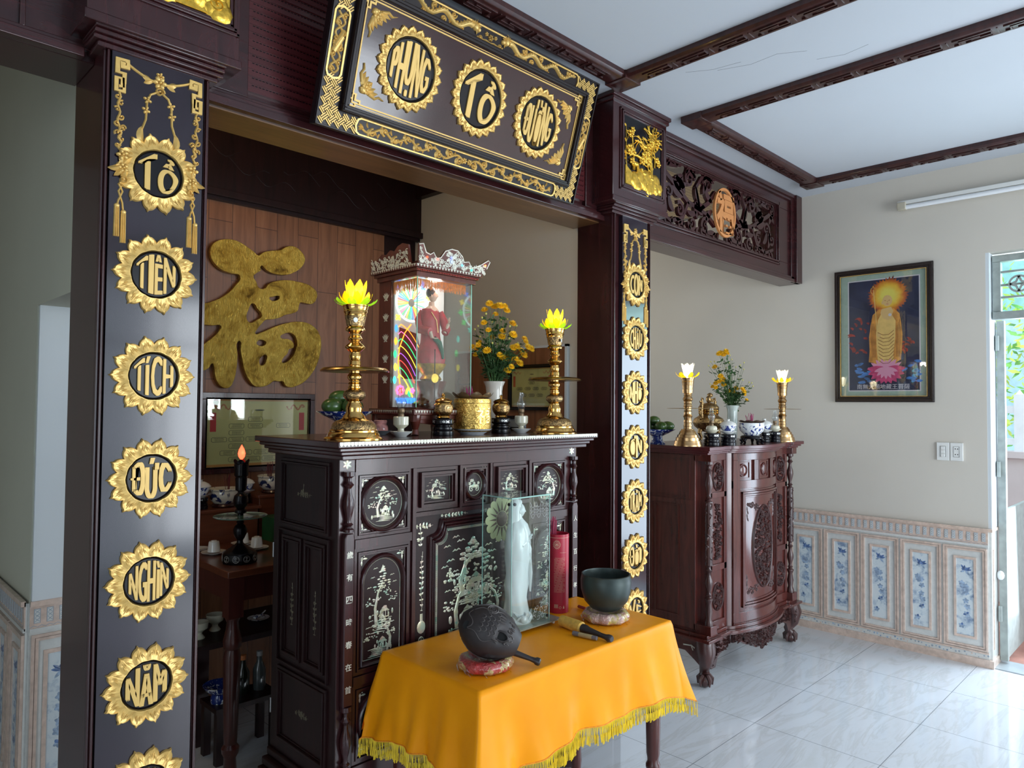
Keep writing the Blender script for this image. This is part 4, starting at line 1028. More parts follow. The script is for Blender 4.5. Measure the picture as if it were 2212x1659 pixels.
for cxp, sx in ((1.3465, 1), (2.143, -1)):
    x0, x1 = cxp - .109, cxp + .109
    hframe(fm_, F1, x0, x1, 1.075, 1.286, STEP); ringm(fm_, F1, cxp, 1.178, .084, .084, .008, .016); ringm(fm_, F1, cxp, 1.178, .094, .094, .003, .010)
    ringm(il, F1, cxp, 1.178, .073, .073, .0009, .0012, .0004)
    tree_scene(il, F1, cxp, 1.178, .115, .125, 1 if sx < 0 else 4)
    for qx, qz in ((-1, 1), (1, 1), (-1, -1), (1, -1)): spray(il, F1, cxp + qx * .082, 1.178 + qz * .082, -qx, -qz, .9)
    # arched picture
    hframe(fm_, F1, x0, x1, .650, 1.045, STEP)
    arch = [(cxp - .082, .675), (cxp - .082, .93)] + [(cxp - .082 * cos(t), .93 + .082 * sin(t)) for t in [pi * i / 16 for i in range(1, 16)]] + [(cxp + .082, .93), (cxp + .082, .675), (cxp - .082, .675)]
    fm_.strip(arch, F1, .007, .015); arch2 = [(cxp + (a - cxp) * .86, .85 + (b_ - .85) * .93) for a, b_ in arch]; il.strip(arch2, F1, .0008, .0012)
    tree_scene(il, F1, cxp, .872, .125, .235, 2 if sx > 0 else 3, True)
    tree_scene(il, F1, cxp - .006, .760, .12, .15, 5, True, True)
    for qx in (-1, 1): spray(il, F1, cxp + qx * .082, 1.012, -qx, -1, .9)
    # lower round picture
    hframe(fm_, F1, x0, x1, .376, .618, STEP); ringm(fm_, F1, cxp, .497, .084, .084, .008, .016); ringm(il, F1, cxp, .497, .070, .070, .0009, .0012)
    tree_scene(il, F1, cxp, .497, .10, .11, 6)
    for qx, qz in ((-1, 1), (1, 1), (-1, -1), (1, -1)): spray(il, F1, cxp + qx * .082, .497 + qz * .088, -qx, -qz, .9)
for cxp in (1.567, 1.926):
    hframe(fm_, F1, cxp - .093, cxp + .093, 1.138, 1.284, ((0, .012, .006), (.014, .010, .020), (.026, .006, .012)))
    rectring(il, F1, cxp - .060, cxp + .060, 1.166, 1.254, .0010, 0, .0012); tree_scene(il, F1, cxp, 1.208, .10, .075, 8)
hframe(fm_, F1, 1.676, 1.810, 1.138, 1.284, STEP); ringm(fm_, F1, 1.743, 1.211, .046, .050, .008, .016); ringm(il, F1, 1.743, 1.211, .036, .040, .0008, .0012)
il.leaf(1.718, 1.205, 0, .05, .006, F1, .001); il.curl(1.730, 1.195, .011, 2, 1, F1, .0022, .001); il.curl(1.756, 1.195, .011, 1, 1, F1, .0022, .001, cw=-1)
for k in range(7): il.flower(1.722 + .007 * k, 1.215 + .012 * sin(k * 1.05), .007, F1, .001)
for qx, qz in ((-1, 1), (1, 1), (-1, -1), (1, -1)): spray(il, F1, 1.743 + qx * .052, 1.211 + qz * .058, -qx, -qz, .7)
# centre door with notched corners
def notched(x0, x1, z0, z1, c):
    out = [(x0, z0), (x0, z1 - c), (x0 + c * .25, z1 - c)]
    for i in range(7):
        t = i / 6 * pi / 2; out.append((x0 + c * (.25 + .75 * sin(t)) , z1 - c + c * .75 * (1 - cos(t)) + .0))
    out += [(x0 + c, z1)]; m = [(x0 + x1 - a, b_) for a, b_ in out[::-1]]
    return out + m + [(x0, z0)]
for i_, (o_, w_, h) in enumerate(((0, .007, .018), (.014, .006, .012), (.024, .004, .008))):
    fm_.strip(notched(1.535 + o_, 1.953 - o_, .44 + o_, 1.098 - o_, .05), F1, w_, h)
nt_ = notched(1.572, 1.916, .475, 1.061, .045)
for k in range(5): 
    il.strip([(a + (0.0 if k < 2 else .0), b_) for a, b_ in notched(1.572 + .003 * (k % 3 - 1), 1.916 - .003 * (k % 3 - 1), .475, 1.061 - .003 * (k % 3 - 1), .045)], F1, .0005, .0010, 0, 0, True) if k < 3 else None
z = .48
while z < 1.01:
    for x in (1.572, 1.916): il.strip([(x - .003, z), (x + .003, z + .003)], F1, .0006, .001, 0, 0, True)
    z += .007
tree_scene(il, F1, 1.735, .905, .26, .26, 10); tree_scene(il, F1, 1.70, .80, .20, .26, 12); tree_scene(il, F1, 1.81, .79, .17, .2, 15)
tree_scene(il, F1, 1.74, .60, .28, .2, 14, True, True)
for a, b_ in ((1.62, 1.0), (1.66, 1.03), (1.83, 1.03), (1.87, .99), (1.61, .93)): cloud(il, F1, a, b_, .016)
for sx in (1, -1):
    g = lambda u, v, h=0, sx=sx: F1(1.744 + u * sx, v, h)
    garland_v(il, g, -.236, .80, 1.00, .012, 3); il.dome(-.236, .745, .018, g, .001, 0, 12, ry=.022); il.strip([(-.236, .79), (-.236, .765)], g, .006, .001); ringm(il, g, -.236, .69, .013, .022, .002, .001)
    il.strip([(-.236, .71), (-.236, .62)], g, .002, .001)
    garland_h(il, g, -.26, -.19, 1.085, .014, 5); garland_v(il, g, -.243, 1.02, 1.08, .016, 6); garland_h(il, g, -.15, -.03, 1.112, .012, 7)
# frieze
garland_h(il, F1, 1.25, 1.31, 1.308, .008, 1); garland_h(il, F1, 1.40, 1.54, 1.310, .012, 2); garland_h(il, F1, 1.62, 1.74, 1.308, .008, 3); garland_h(il, F1, 1.83, 1.97, 1.310, .012, 4); garland_h(il, F1, 2.08, 2.2, 1.308, .009, 5)
Ff = front(0, 1.895, 0)
for a in (1.42, 1.86): garland_h(il, Ff, a, a + .13, 1.335, .004, 7)
for x in (1.207, 2.283):
    for k in range(6): il.leaf(x, 1.312, k * pi / 3 + .5, .017, .004, front(0, ay0 - .006, 0), .001)
build('front_moulding', fm_, DW, parent=A1, bevel=.0012, angle=40)
build('pearl_inlay', il, PEARL, parent=A1, angle=50)
for x, w_ in ((1.207, '歲有四時春在首'), (2.283, '人生百行孝為先')):
    for z0, hh in ((1.105, .185), (.372, .20)):
        build('spindle', MB().lathe(turned(.017, hh), (x, ay0 - .018, z0), 16), DW, parent=A1)
    pb = MB(); fr_ = front(x, ay0 - .006, 0)
    pb.prism([(-.017, .572), (.017, .572), (.017, 1.085), (.012, 1.10), (-.012, 1.10), (-.017, 1.085)], fr_, 0, .022)
    o = build('pilaster', pb, DW, parent=A1, bevel=.003)
    tx = MB()
    for i, ch in enumerate(w_):
        tx = MB(); put_text(tx, ch, fr_, 0, 1.035 - i * .0685, h=.022, h0=.022, h1=.0232, offset=.012); build('pearl_character', tx, PEARLW, parent=o, smooth=False)
# left side panels
sd = MB(); si = MB(); G1 = side(ax0, ay1, 0)
def sframe(fr, mb, u0, u1, v0, v1): hframe(mb, fr, u0, u1, v0, v1, ((0, .010, .008), (.011, .006, .012), (.018, .005, .004)))
sframe(G1, sd, .055, .375, 1.085, 1.315); sframe(G1, sd, .055, .375, .36, .61)
hframe(sd, G1, .05, .38, .625, 1.075, ((0, .006, .010),))
for a, b_ in ((.075, .205), (.225, .355)): sframe(G1, sd, a, b_, .65, 1.055)
PEARLD = engraved('dark_pearl', (.20, .18, .12), (.30, .28, .2), 80)  # darker pearl for the side inlay
garland_h(si, G1, .17, .26, 1.20, .014, 3); si.flower(.20, 1.205, .014, G1, .001); garland_v(si, G1, .203, 1.2, 1.235, .008, 2); build('side_inlay', si, PEARLD, parent=A1)
for x in (.14, .29): si = MB(); garland_v(si, G1, x, .76, .90, .014, 4); build('side_inlay', si, PEARLD, parent=A1)
si = MB(); garland_h(si, G1, .18, .26, .485, .016, 8); si.flower(.215, .485, .014, G1, .001)
build('side_moulding', sd, DW2, parent=A1, bevel=.001)
build('side_inlay', si, PEARLD, parent=A1)
hg = MB()
for z in (.44, .97): hg.tube([(ax0 - .012, 2.335, z), (ax0 - .012, 2.335, z + .05)], .003, 8)
build('hinge', hg, mat('steel_hinge', (.4, .4, .4), .35, 1), parent=A1)
# ------------------------------------------------------------------ bow fronted altar cabinet
A2 = thing('altar_cabinet', 'red brown bow-fronted altar cabinet with carved oval door against the right bay', 'altar cabinet', (4.0, 2.2, 0))
BC = 4.0; BW = .285
def bow(x, o_=0.0):
    u = (x - BC) / (BW + o_ * .5)
    return (1.980 - .060 * (1 - u * u)) if abs(u) < 1 else 2.0
def plan(o_):
    """outline of the front, widened by o_"""
    pts = [(3.46 - o_, 2.47), (3.46 - o_, 1.985 - o_), (3.545 + o_ * .3, 1.985 - o_), (3.55 + o_ * .3, 2.0 - o_), (BC - BW - .02 - o_ * .5, 2.0 - o_), (BC - BW - o_ * .5, 1.980 - o_)]
    for i in range(1, 16):
        x = BC - BW - o_ * .5 + (2 * BW + o_) * i / 16; u = (x - BC) / (BW + o_ * .5); pts.append((x, 1.980 - o_ - .060 * (1 - u * u)))
    m = [(2 * BC - x, y) for x, y in pts[:5]][::-1]
    return pts + [(BC + BW + o_ * .5, 1.980 - o_)] + m
def slab(mb, pts, z0, z1):
    n = len(pts); mb.add([(x, y, z0) for x, y in pts] + [(x, y, z1) for x, y in pts], [tuple(range(n))[::-1], tuple(range(n, 2 * n))] + [(i, (i + 1) % n, n + (i + 1) % n, n + i) for i in range(n)])
tb = MB(); slab(tb, plan(.055), 1.266, 1.286); slab(tb, plan(.042), 1.254, 1.266); slab(tb, plan(.028), 1.243, 1.254)
build('top_board', tb, RWX, parent=A2, bevel=.002)
core = [(3.52, 2.45), (3.52, 2.0), (BC - BW - .02, 2.0), (BC - BW, 1.980)] + [(BC - BW + 2 * BW * i / 24, bow(BC - BW + 2 * BW * i / 24)) for i in range(1, 24)] + [(BC + BW, 1.980), (BC + BW + .02, 2.0), (4.48, 2.0), (4.48, 2.45)]
cb = MB(); slab(cb, core, .275, 1.245); cb.box(3.46, 3.52, 2.05, 2.45, .275, 1.245); cb.box(4.48, 4.54, 2.05, 2.45, .275, 1.245)
for x in (3.46, 4.54 - .065): cb.box(x, x + .065, 1.955, 2.06, 1.205, 1.245).box(x, x + .065, 1.955, 2.06, .275, .325)
build('body', cb, RW, parent=A2, bevel=.002)
bt_ = MB(); slab(bt_, plan(.02), .262, .28); slab(bt_, plan(.045), .247, .262); slab(bt_, plan(.03), .235, .247); 
build('base_moulding', bt_, RW, parent=A2, bevel=.002)
FB = lambda x, v, h=0: Vector((x, bow(x) - h, v))
F2 = front(0, 2.0, 0)
fr2 = MB()
def band(mb, x0, x1, z0, z1, h):     # band that follows the bow
    n = max(1, int((x1 - x0) / .03)); xs = [x0 + (x1 - x0) * i / n for i in range(n + 1)]
    vs = []
    for x in xs: vs += [FB(x, z0, 0), FB(x, z0, h), FB(x, z1, h), FB(x, z1, 0)]
    fs = []
    for i in range(n):
        a = i * 4; fs += [(a, a + 4, a + 5, a + 1), (a + 1, a + 5, a + 6, a + 2), (a + 2, a + 6, a + 7, a + 3)]
    fs += [(0, 1, 2, 3), tuple(n * 4 + k for k in (3, 2, 1, 0))]; mb.add(vs, fs)
L0, L1 = BC - BW + .01, BC + BW - .01
band(fr2, L0, L1, 1.20, 1.243, .012); band(fr2, L0, L1, .28, .345, .012); band(fr2, L0, L1, 1.04, 1.085, .012)
for x in (L0, L1 - .045): band(fr2, x, x + .045, .345, 1.20, .012)
for x in (3.885, 4.075): band(fr2, x, x + .04, 1.085, 1.20, .012)
for o_, h in ((0, .006), (.010, .018), (.024, .014), (.036, .006)):      # door frame mouldings
    x0, x1, z0, z1 = L0 + .05 + o_, L1 - .05 - o_, .36 + o_, 1.03 - o_; t = .010
    band(fr2, x0, x1, z1 - t, z1, h); band(fr2, x0, x1, z0, z0 + t, h); band(fr2, x0, x0 + t, z0, z1, h); band(fr2, x1 - t, x1, z0, z1, h)
for cxp in (3.81, 4.0, 4.19):
    cxk = cxp - .01 if cxp < 4 else (cxp if cxp == 4 else cxp + .01)
    ringm(fr2, FB, cxk, 1.142, .030, .034, .004, .009); fr2.dome(cxk, 1.142, .028, FB, .010, 0, 20, ry=.032)
    for o_, h in ((0, .005),):
        x0, x1, z0, z1 = cxk - .058, cxk + .058, 1.092, 1.193; t = .008
        band(fr2, x0, x1, z1 - t, z1, h); band(fr2, x0, x1, z0, z0 + t, h); band(fr2, x0, x0 + t, z0, z1, h); band(fr2, x1 - t, x1, z0, z1, h)
def flatp(mb, fr, x0, x1, z0, z1, h): mb.prism([(x0, z0), (x1, z0), (x1, z1), (x0, z1)], fr, 0, h)
for xa, xb in ((3.525, 3.695), (4.305, 4.475)):
    for z0, z1 in ((1.205, 1.243), (1.000, 1.030), (.60, .635), (.28, .33)): flatp(fr2, F2, xa, xb, z0, z1, .010)
    flatp(fr2, F2, xa, xa + .012, .33, 1.205, .010); flatp(fr2, F2, xb - .026, xb, .33, 1.205, .010)
for z in (1.236, .286):   # dentil beading
    x = L0
    while x < L1: fr2.prism([(x, z), (x + .004, z), (x + .004, z + .008), (x, z + .008)], FB, .010, .0145); x += .0095
build('front_frame', fr2, RW, parent=A2, bevel=.0012, angle=45)
def carving(mb, fr, inside, bbox, n, seed, s=.016, h=.009):
    R_ = random.Random(seed)
    for i in range(n):
        for _ in range(30):
            x = R_.uniform(bbox[0], bbox[1]); y = R_.uniform(bbox[2], bbox[3])
            if inside(x, y): break
        else: continue
        k = R_.random(); z = R_.uniform(0, h * .4)
        if k < .34: mb.curl(x, y, s * R_.uniform(.6, 1.0), R_.uniform(0, 6), R_.uniform(.7, 1.3), fr, s * .17, h * .8, z, cw=R_.choice([-1, 1]), n=10)
        elif k < .8:
            a = R_.uniform(0, 6.28); L = s * R_.uniform(.9, 1.6)
            if inside(x + L * cos(a), y + L * sin(a)): mb.leaf(x, y, a, L, s * .28, fr, h, z, curl=R_.uniform(-1, 1))
        else: mb.flower(x, y, s * R_.uniform(.45, .7), fr, h * .8, z)
ell = lambda cx, cz, a, b_: (lambda x, y: ((x - cx) / a) ** 2 + ((y - cz) / b_) ** 2 < 1)
cv = MB()
carving(cv, FB, ell(4.0, .695, .108, .225), (3.89, 4.11, .47, .92), 300, 5, .017, .010)
ringm(cv, FB, 4.0, .695, .116, .236, .006, .012)
for sx in (1, -1):
    g = lambda u, v, h=0, sx=sx: FB(BC + u * sx, v, h)
    for z, s_ in ((.955, 1), (.44, -1)):
        for k in range(9): g2 = k; cv.curl(-.155 + .018 * k * .7, z - s_ * (.012 * (k % 3)) - s_ * abs(k - 2) * .004, .013, k, 1.1, g, .003, .004, cw=(1 if k % 2 else -1), n=10)
        for k in range(4): cv.leaf(-.165, z - s_ * (.02 + .02 * k), -s_ * 1.4 + .3 * (k % 2), .03, .006, g, .004)
for cx in (3.61, 4.39):
    for cz, a, b_, n in ((1.115, .052, .070, 60), (.455, .052, .070, 60)):
        carving(cv, F2, ell(cx, cz, a, b_), (cx - a, cx + a, cz - b_, cz + b_), n, int(cx * 10 + cz * 10), .014, .009); ringm(cv, F2, cx, cz, a + .004, b_ + .004, .004, .010)
    ins = lambda x, y, cx=cx: abs(x - cx) < .040 + .012 * cos((y - .815) * 30) and abs(y - .815) < .15
    carving(cv, F2, ins, (cx - .055, cx + .055, .66, .97), 110, int(cx * 7), .015, .009)
build('carved_relief', cv, CARVE, parent=A2, angle=50)
for x in (3.492, 4.508):
    sp_ = MB().lathe(turned(.021, .225), (x, 1.985, .98), 16).lathe([(.019, .66), (.021, .70), (.0195, .8), (.021, .9), (.018, .98)], (x, 1.985, 0), 16).lathe(turned(.021, .20), (x, 1.985, .46), 16).lathe([(.022, .325), (.022, .34), (.014, .36), (.020, .40), (.013, .44), (.020, .46)], (x, 1.985, 0), 16)
    R_ = random.Random(3)
    for i in range(46):
        a = i * 2.4; z = .66 + .32 * i / 46; fr_ = lambda u, v, h=0, a=a: Vector((x + (.019 + h) * cos(a + u / .02), 1.985 + (.019 + h) * sin(a + u / .02), v))
        sp_.leaf(0, z, 1.2 * (1 if i % 2 else 2), .028, .007, fr_, .005)
    build('carved_spindle', sp_, CARVE, parent=A2, angle=50)
# apron and legs
ap = MB(); 
for k in range(1):
    n = 24; out = []
    for i in range(n + 1):
        x = BC - .27 + .54 * i / n; out.append((x, .245 - .095 - .035 * cos((x - BC) * 11) - .006 * cos((x - BC) * 70)))
    ap.prism([(BC - .27, .24)] + out + [(BC + .27, .24)], lambda x, v, h=0: Vector((x, bow(x) + .01 - h, v)), 0, .012)
ina = lambda x, y: abs(x - BC) < .26 and y > .150 - .035 * cos((x - BC) * 11) + .004 and y < .235
carving(ap, lambda x, v, h=0: Vector((x, bow(x) - .002 - h, v)), ina, (BC - .26, BC + .26, .11, .235), 260, 8, .018, .012)
for sx in (1, -1):
    g = lambda u, v, h=0, sx=sx: Vector((BC + u * sx, 1.99 - h, v))
    ap.prism([(-.48, .24), (-.29, .24), (-.29, .185), (-.33, .175), (-.38, .16), (-.43, .14), (-.455, .09), (-.50, .09), (-.50, .24)], g, 0, .014)
    carving(ap, g, lambda x, y: -.47 < x < -.30 and y > .175 + (x + .30) * -.05 - .02 and y < .235 and y > .16, (-.49, -.29, .14, .24), 70, 4, .014, .022)
build('carved_apron', ap, CARVE, parent=A2, angle=50)
sa = MB(); gs = side(3.47, 2.45, 0)
sa.prism([(0, .24), (.44, .24), (.44, .10), (.40, .13), (.34, .17), (.10, .17), (.04, .13), (0, .10)], gs, 0, .012)
build('side_apron', sa, RW, parent=A2)
for x, y in ((3.47, 1.995), (4.53, 1.995), (3.47, 2.42), (4.53, 2.42)):
    sx = 1 if x > 4 else -1; lg = MB()
    lg.tube([(x, y, .245), (x + sx * .015, y - .015, .19), (x + sx * .010, y - .01, .13), (x - sx * .012, y + .012, .085), (x, y, .06)], [.052, .050, .036, .026, .030], 12)
    lg.ball((x, y, .034), .038, 14, sc=(1, 1, .9))
    for k in range(5): a = k * 1.256 - 2; lg.tube([(x + .02 * cos(a), y + .02 * sin(a), .066), (x + .040 * cos(a), y + .040 * sin(a), .045), (x + .040 * cos(a), y + .040 * sin(a), .012)], [.010, .010, .004], 6)
    gl_ = lambda u, v, h=0, x=x, y=y, sx=sx: Vector((x + u, y - .050 - h + (.245 - v) * .12, v))
    carving(lg, gl_, lambda a, b_: abs(a) < .03, (-.03, .03, .12, .24), 26, 3, .014, .006)
    build('claw_leg', lg, CARVE, parent=A2, angle=50)
# left side panels
s2 = MB(); G2 = side(3.46, 2.45, 0)
for a, b_, c_, d in ((.03, .37, 1.0, 1.215), (.03, .13, .35, .96), (.15, .30, .35, .96)): hframe(s2, G2, a, b_, c_, d, ((0, .006, .006), (.008, .004, .003)))
flatp(s2, G2, .0, .40, .965, .99, .005)
u = .0
while u < .44: flatp(s2, G2, u, u + .005, 1.234, 1.243, .008); flatp(s2, G2, u, u + .005, .286, .294, .008); u += .010
build('side_panel', s2, RW, parent=A2)
build('shell_inlay', MB().strip([(.33, .20), (.38, .205), (.40, .195)], side(3.456, 2.45, 0), .004, .002).strip([(.38, .2), (.39, .18)], side(3.456, 2.45, 0), .003, .002), PEARLW, parent=A2)
# ------------------------------------------------------------------ low offering table and its satin cloth
TZ = .72; tx0, tx1, ty0, ty1 = 1.315, 2.255, 1.435, 1.885
TB = thing('offering_table', 'low table with turned red brown legs under the orange cloth', 'table', (1.785, 1.66, 0))
build('table_top', MB().box(tx0 + .008, tx1 - .008, ty0 + .008, ty1 - .008, TZ - .026, TZ - .003), TW, parent=TB, bevel=.003)
build('table_frame', MB().box(tx0 + .03, tx1 - .03, ty0 + .03, ty0 + .05, TZ - .11, TZ - .026).box(tx0 + .03, tx1 - .03, ty1 - .05, ty1 - .03, TZ - .11, TZ - .026).box(tx0 + .03, tx0 + .05, ty0 + .05, ty1 - .05, TZ - .11, TZ - .026).box(tx1 - .05, tx1 - .03, ty0 + .05, ty1 - .05, TZ - .11, TZ - .026), TW, parent=TB)
LEGW = wood('red_turned_leg', (.05, .012, .010), (.10, .022, .016), .3)
for x, y in ((tx0 + .045, ty0 + .045), (tx1 - .045, ty0 + .045), (tx0 + .045, ty1 - .045), (tx1 - .045, ty1 - .045)):
    build('leg', MB().lathe([(.012, 0), (.016, .02), (.022, .10), (.019, .16), (.021, .19), (.026, .20), (.026, .212), (.020, .222), (.021, .235), (.024, .25), (.027, .40), (.028, .60), (.028, .69)], (x, y, 0), 18), LEGW, parent=TB)
SATIN = _mat('orange_satin')
def satin():
    m, nt, b = _mat('orange_satin_cloth'); v = coords(nt, (1, 1, 1)); f = noise(nt, v, 6, 3)
    nt.links.new(ramp(nt, f, [(.3, (.86, .29, .004)), (.7, (.93, .345, .007))]), b.inputs['Base Color'])
    b.inputs['Roughness'].default_value = .38; b.inputs['Specular IOR Level'].default_value = .3; b.inputs['Specular Tint'].default_value = (1, .75, .4, 1)
    bump(nt, b, noise(nt, v, 14, 2), .12, .01); return m
SATIN = satin(); FRG = mat('yellow_fringe', (.88, .62, .02), .6, var=.12, vs=60)
cl = thing('altar_cloth', 'orange satin cloth with yellow fringe draped over the low table', 'tablecloth', (1.785, 1.66, TZ))
def drop(s, t):
    """point of the cloth: s runs round the table edge (0..4 sides), t = 0 at the edge .. 1 at the hem"""
def cloth():
    cx, cy = (tx0 + tx1) / 2, (ty0 + ty1) / 2; hx, hy = (tx1 - tx0) / 2, (ty1 - ty0) / 2
    per = []; n = 26
    # corner list anticlockwise from front left; side lengths
    cs = [(-hx, -hy), (hx, -hy), (hx, hy), (-hx, hy)]
    NS = (84, 44, 84, 44)
    for k in range(4):
        (xa, ya), (xb, yb) = cs[k], cs[(k + 1) % 4]
        for i in range(NS[k]):
            t = i / NS[k]; per.append((xa + (xb - xa) * t, ya + (yb - ya) * t, k, t))
    rows = 18; vs = []; fs = []; hem = []
    for j in range(rows + 1):
        q = j / rows
        for x, y, k, t in per:
            # distance to nearest corner along the edge
            Ls = 2 * hx if k % 2 == 0 else 2 * hy; d0 = t * Ls; d1 = (1 - t) * Ls; dc = min(d0, d1)
            nx, ny = ((0, -1), (1, 0), (0, 1), (-1, 0))[k]
            cxn, cyn = cs[k] if d0 < d1 else cs[(k + 1) % 4]
            cw_ = max(0, 1 - dc / .16) ** 1.6        # corner cone
            dgx, dgy = (1 if cxn > 0 else -1) * .707, (1 if cyn > 0 else -1) * .707
            L = .235 + .05 * cw_ + .006 * sin(t * 11 + k)
            if k == 3: L = .232 + .035 * cw_
            if k == 2: L = .23
            out = .026 + .008 * sin(t * (9 if k % 2 == 0 else 5) + k * 2) + .011 * sin(t * 23 + k + q) * q + .006 * sin(t * 41 + k * 3 - q) * q
            ex = nx * (1 - cw_) + dgx * cw_ * 1.15; ey = ny * (1 - cw_) + dgy * cw_ * 1.15
            flare = (.045 if cxn < 0 else .030) * cw_
            o_ = (out * q ** 1.1 + flare * q ** 1.25)
            if k == 2: o_ = min(o_, .022)
            fold = .013 * sin(dc * 42 + k - q * 1.2) * q * max(0, 1 - dc / .40)
            px_ = cx + x + ex * (o_ + .004 * min(1, q * 20)) - nx * -fold * .6 + fold * .4 * abs(ny); py_ = cy + y + ey * (o_ + .004 * min(1, q * 20)) + ny * fold * .6 + fold * .4 * abs(nx)
            py_ = min(py_, 1.913)
            drop_ = L * q
            z = TZ + .004 - drop_
            vs.append((px_, py_, z))
            if j == rows: hem.append((px_, py_, z, ex, ey, k))
    m = len(per)
    for j in range(rows):
        for i in range(m):
            i2 = (i + 1) % m; fs.append((j * m + i, j * m + i2, (j + 1) * m + i2, (j + 1) * m + i))
    mb = MB(); mb.add(vs, fs)
    # top sheet as grid with faint wrinkles
    nx_, ny_ = 84, 44; tv = []; tf = []
    for j in range(ny_ + 1):
        for i in range(nx_ + 1):
            u, v = i / nx_, j / ny_; x = cx - hx + 2 * hx * u; y = cy - hy + 2 * hy * v
            e_ = min(u, 1 - u, v, 1 - v) * 8; w_ = min(1, e_)
            tv.append((x, y, TZ + .004 + .0011 * w_ * (sin(x * 21 + y * 9) * sin(y * 17 - x * 5)) - .0 ))
    for j in range(ny_):
        for i in range(nx_): a = j * (nx_ + 1) + i; tf.append((a, a + 1, a + nx_ + 2, a + nx_ + 1))
    mb.add(tv, tf)
    return mb, hem
cmb, hem = cloth()
co = build('cloth', cmb, SATIN, parent=cl, angle=180)
for a_ in (0,):
    bm = bmesh.new(); bm.from_mesh(co.data); bmesh.ops.remove_doubles(bm, verts=bm.verts, dist=.0035); bmesh.ops.recalc_face_normals(bm, faces=bm.faces); bm.to_mesh(co.data); bm.free()
    co.data.polygons.foreach_set('use_smooth', [True] * len(co.data.polygons))
fg = MB(); m_ = len(hem); R_ = random.Random(2)
for i in range(m_):
    x, y, z, ex, ey, k = hem[i]; x2, y2, z2 = hem[(i + 1) % m_][:3]
    for q in range(4):
        t = q / 4; X = x + (x2 - x) * t; Y = y + (y2 - y) * t; Z = z + (z2 - z) * t + .002
        a, b_ = R_.uniform(-.003, .003), R_.uniform(-.003, .003); L = R_.uniform(.046, .056)
        dx, dy = (x2 - x), (y2 - y); dl = hypot(dx, dy) or 1; dx /= dl; dy /= dl
        if k == 2: Y = min(Y, 1.912); b_ = -abs(b_)
        fg.tube([(X, Y, Z), (X + a, Y + b_, Z - L * .5), (X + a * 2, Y + b_ * 2, Z - L), (X + a * 2 + dx * .003, Y + b_ * 2 + dy * .003, Z - L * .98), (X + a + dx * .004, Y + b_ + dy * .004, Z - L * .5)], .0011, 4, cap=False)
fo = build('fringe', fg, FRG, parent=cl, angle=60); fo['kind'] = 'stuff'
hb_ = MB(); 
hb_.tube([(h[0], h[1], h[2] + .003) for h in hem] + [(hem[0][0], hem[0][1], hem[0][2] + .003)], .0018, 6, cap=False)
build('hem_braid', hb_, mat('orange_braid', (.75, .25, .01), .6, var=.3, vs=90), parent=cl)
# ------------------------------------------------------------------ shared builders for the offerings
def lamp_mat(name, col, tr=.6, rough=.35, emis=0):
    m = bpy.data.materials.new(name); m.use_nodes = True; nt = m.node_tree; nt.nodes.clear()
    out = nt.nodes.new('ShaderNodeOutputMaterial'); t = nt.nodes.new('ShaderNodeBsdfTranslucent'); t.inputs[0].default_value = (*col, 1)
    tp = nt.nodes.new('ShaderNodeBsdfTransparent'); tp.inputs[0].default_value = (*col, 1)
    g = nt.nodes.new('ShaderNodeBsdfPrincipled'); g.inputs['Base Color'].default_value = (*col, 1); g.inputs['Roughness'].default_value = .15
    a = nt.nodes.new('ShaderNodeMixShader'); a.inputs[0].default_value = .35; b = nt.nodes.new('ShaderNodeMixShader'); b.inputs[0].default_value = 1 - tr
    nt.links.new(t.outputs[0], a.inputs[1]); nt.links.new(tp.outputs[0], a.inputs[2]); nt.links.new(a.outputs[0], b.inputs[1]); nt.links.new(g.outputs[0], b.inputs[2])
    nt.links.new(b.outputs[0], out.inputs[0]); return m
def glow(name, col, s):
    return mat(name, col, .4, var=0, emis=col, estr=s)
PETY = lamp_mat('yellow_lamp_petal', (1.0, .80, .03), .75); PETG = lamp_mat('green_lamp_petal', (.30, .85, .05), .7)
PETC = lamp_mat('clear_lamp_petal', (1.0, .97, .85), .75); PETO = lamp_mat('amber_lamp_petal', (1.0, .70, .02), .7)
BULB = glow('lit_bulb', (1.0, .86, .35), 22); BULBW = glow('lit_white_bulb', (1.0, .93, .75), 24)
def petal(mb, az, r0, r1, z0, z1, w, curl=0.3, mi=0, pinch=.85):
    NU, NV = 4, 6; vs = []; fs = []
    for j in range(NV + 1):
        t = j / NV; r = r0 + (r1 - r0) * (sin(t * pi / 2) if curl >= 0 else 1 - cos(t * pi / 2)); z = z0 + (z1 - z0) * t ** (1 + abs(curl))
        ww = w * (sin(pi * (.12 + t * pinch)) ** .7) if j < NV else w * .06
        for i in range(NU + 1):
            s_ = (i / NU - .5) * 2; a = az + ww * s_ / max(r, .004) * .8
            rr = r - .10 * w * (s_ * s_) * -1.0
            vs.append((rr * cos(a), rr * sin(a), z + .12 * w * s_ * s_))
    for j in range(NV):
        for i in range(NU): a = j * (NU + 1) + i; fs.append((a, a + 1, a + NU + 2, a + NU + 1))
    mb.add(vs, fs, mi)
def shift(mb, dx, dy, dz): mb.v = [(x + dx, y + dy, z + dz) for x, y, z in mb.v]; return mb
def point(name, loc, power, col, r=.02):
    l = bpy.data.lights.new(name, 'POINT'); l.energy = power; l.color = col; l.shadow_soft_size = r
    o = bpy.data.objects.new(name, l); C.objects.link(o); o.location = loc
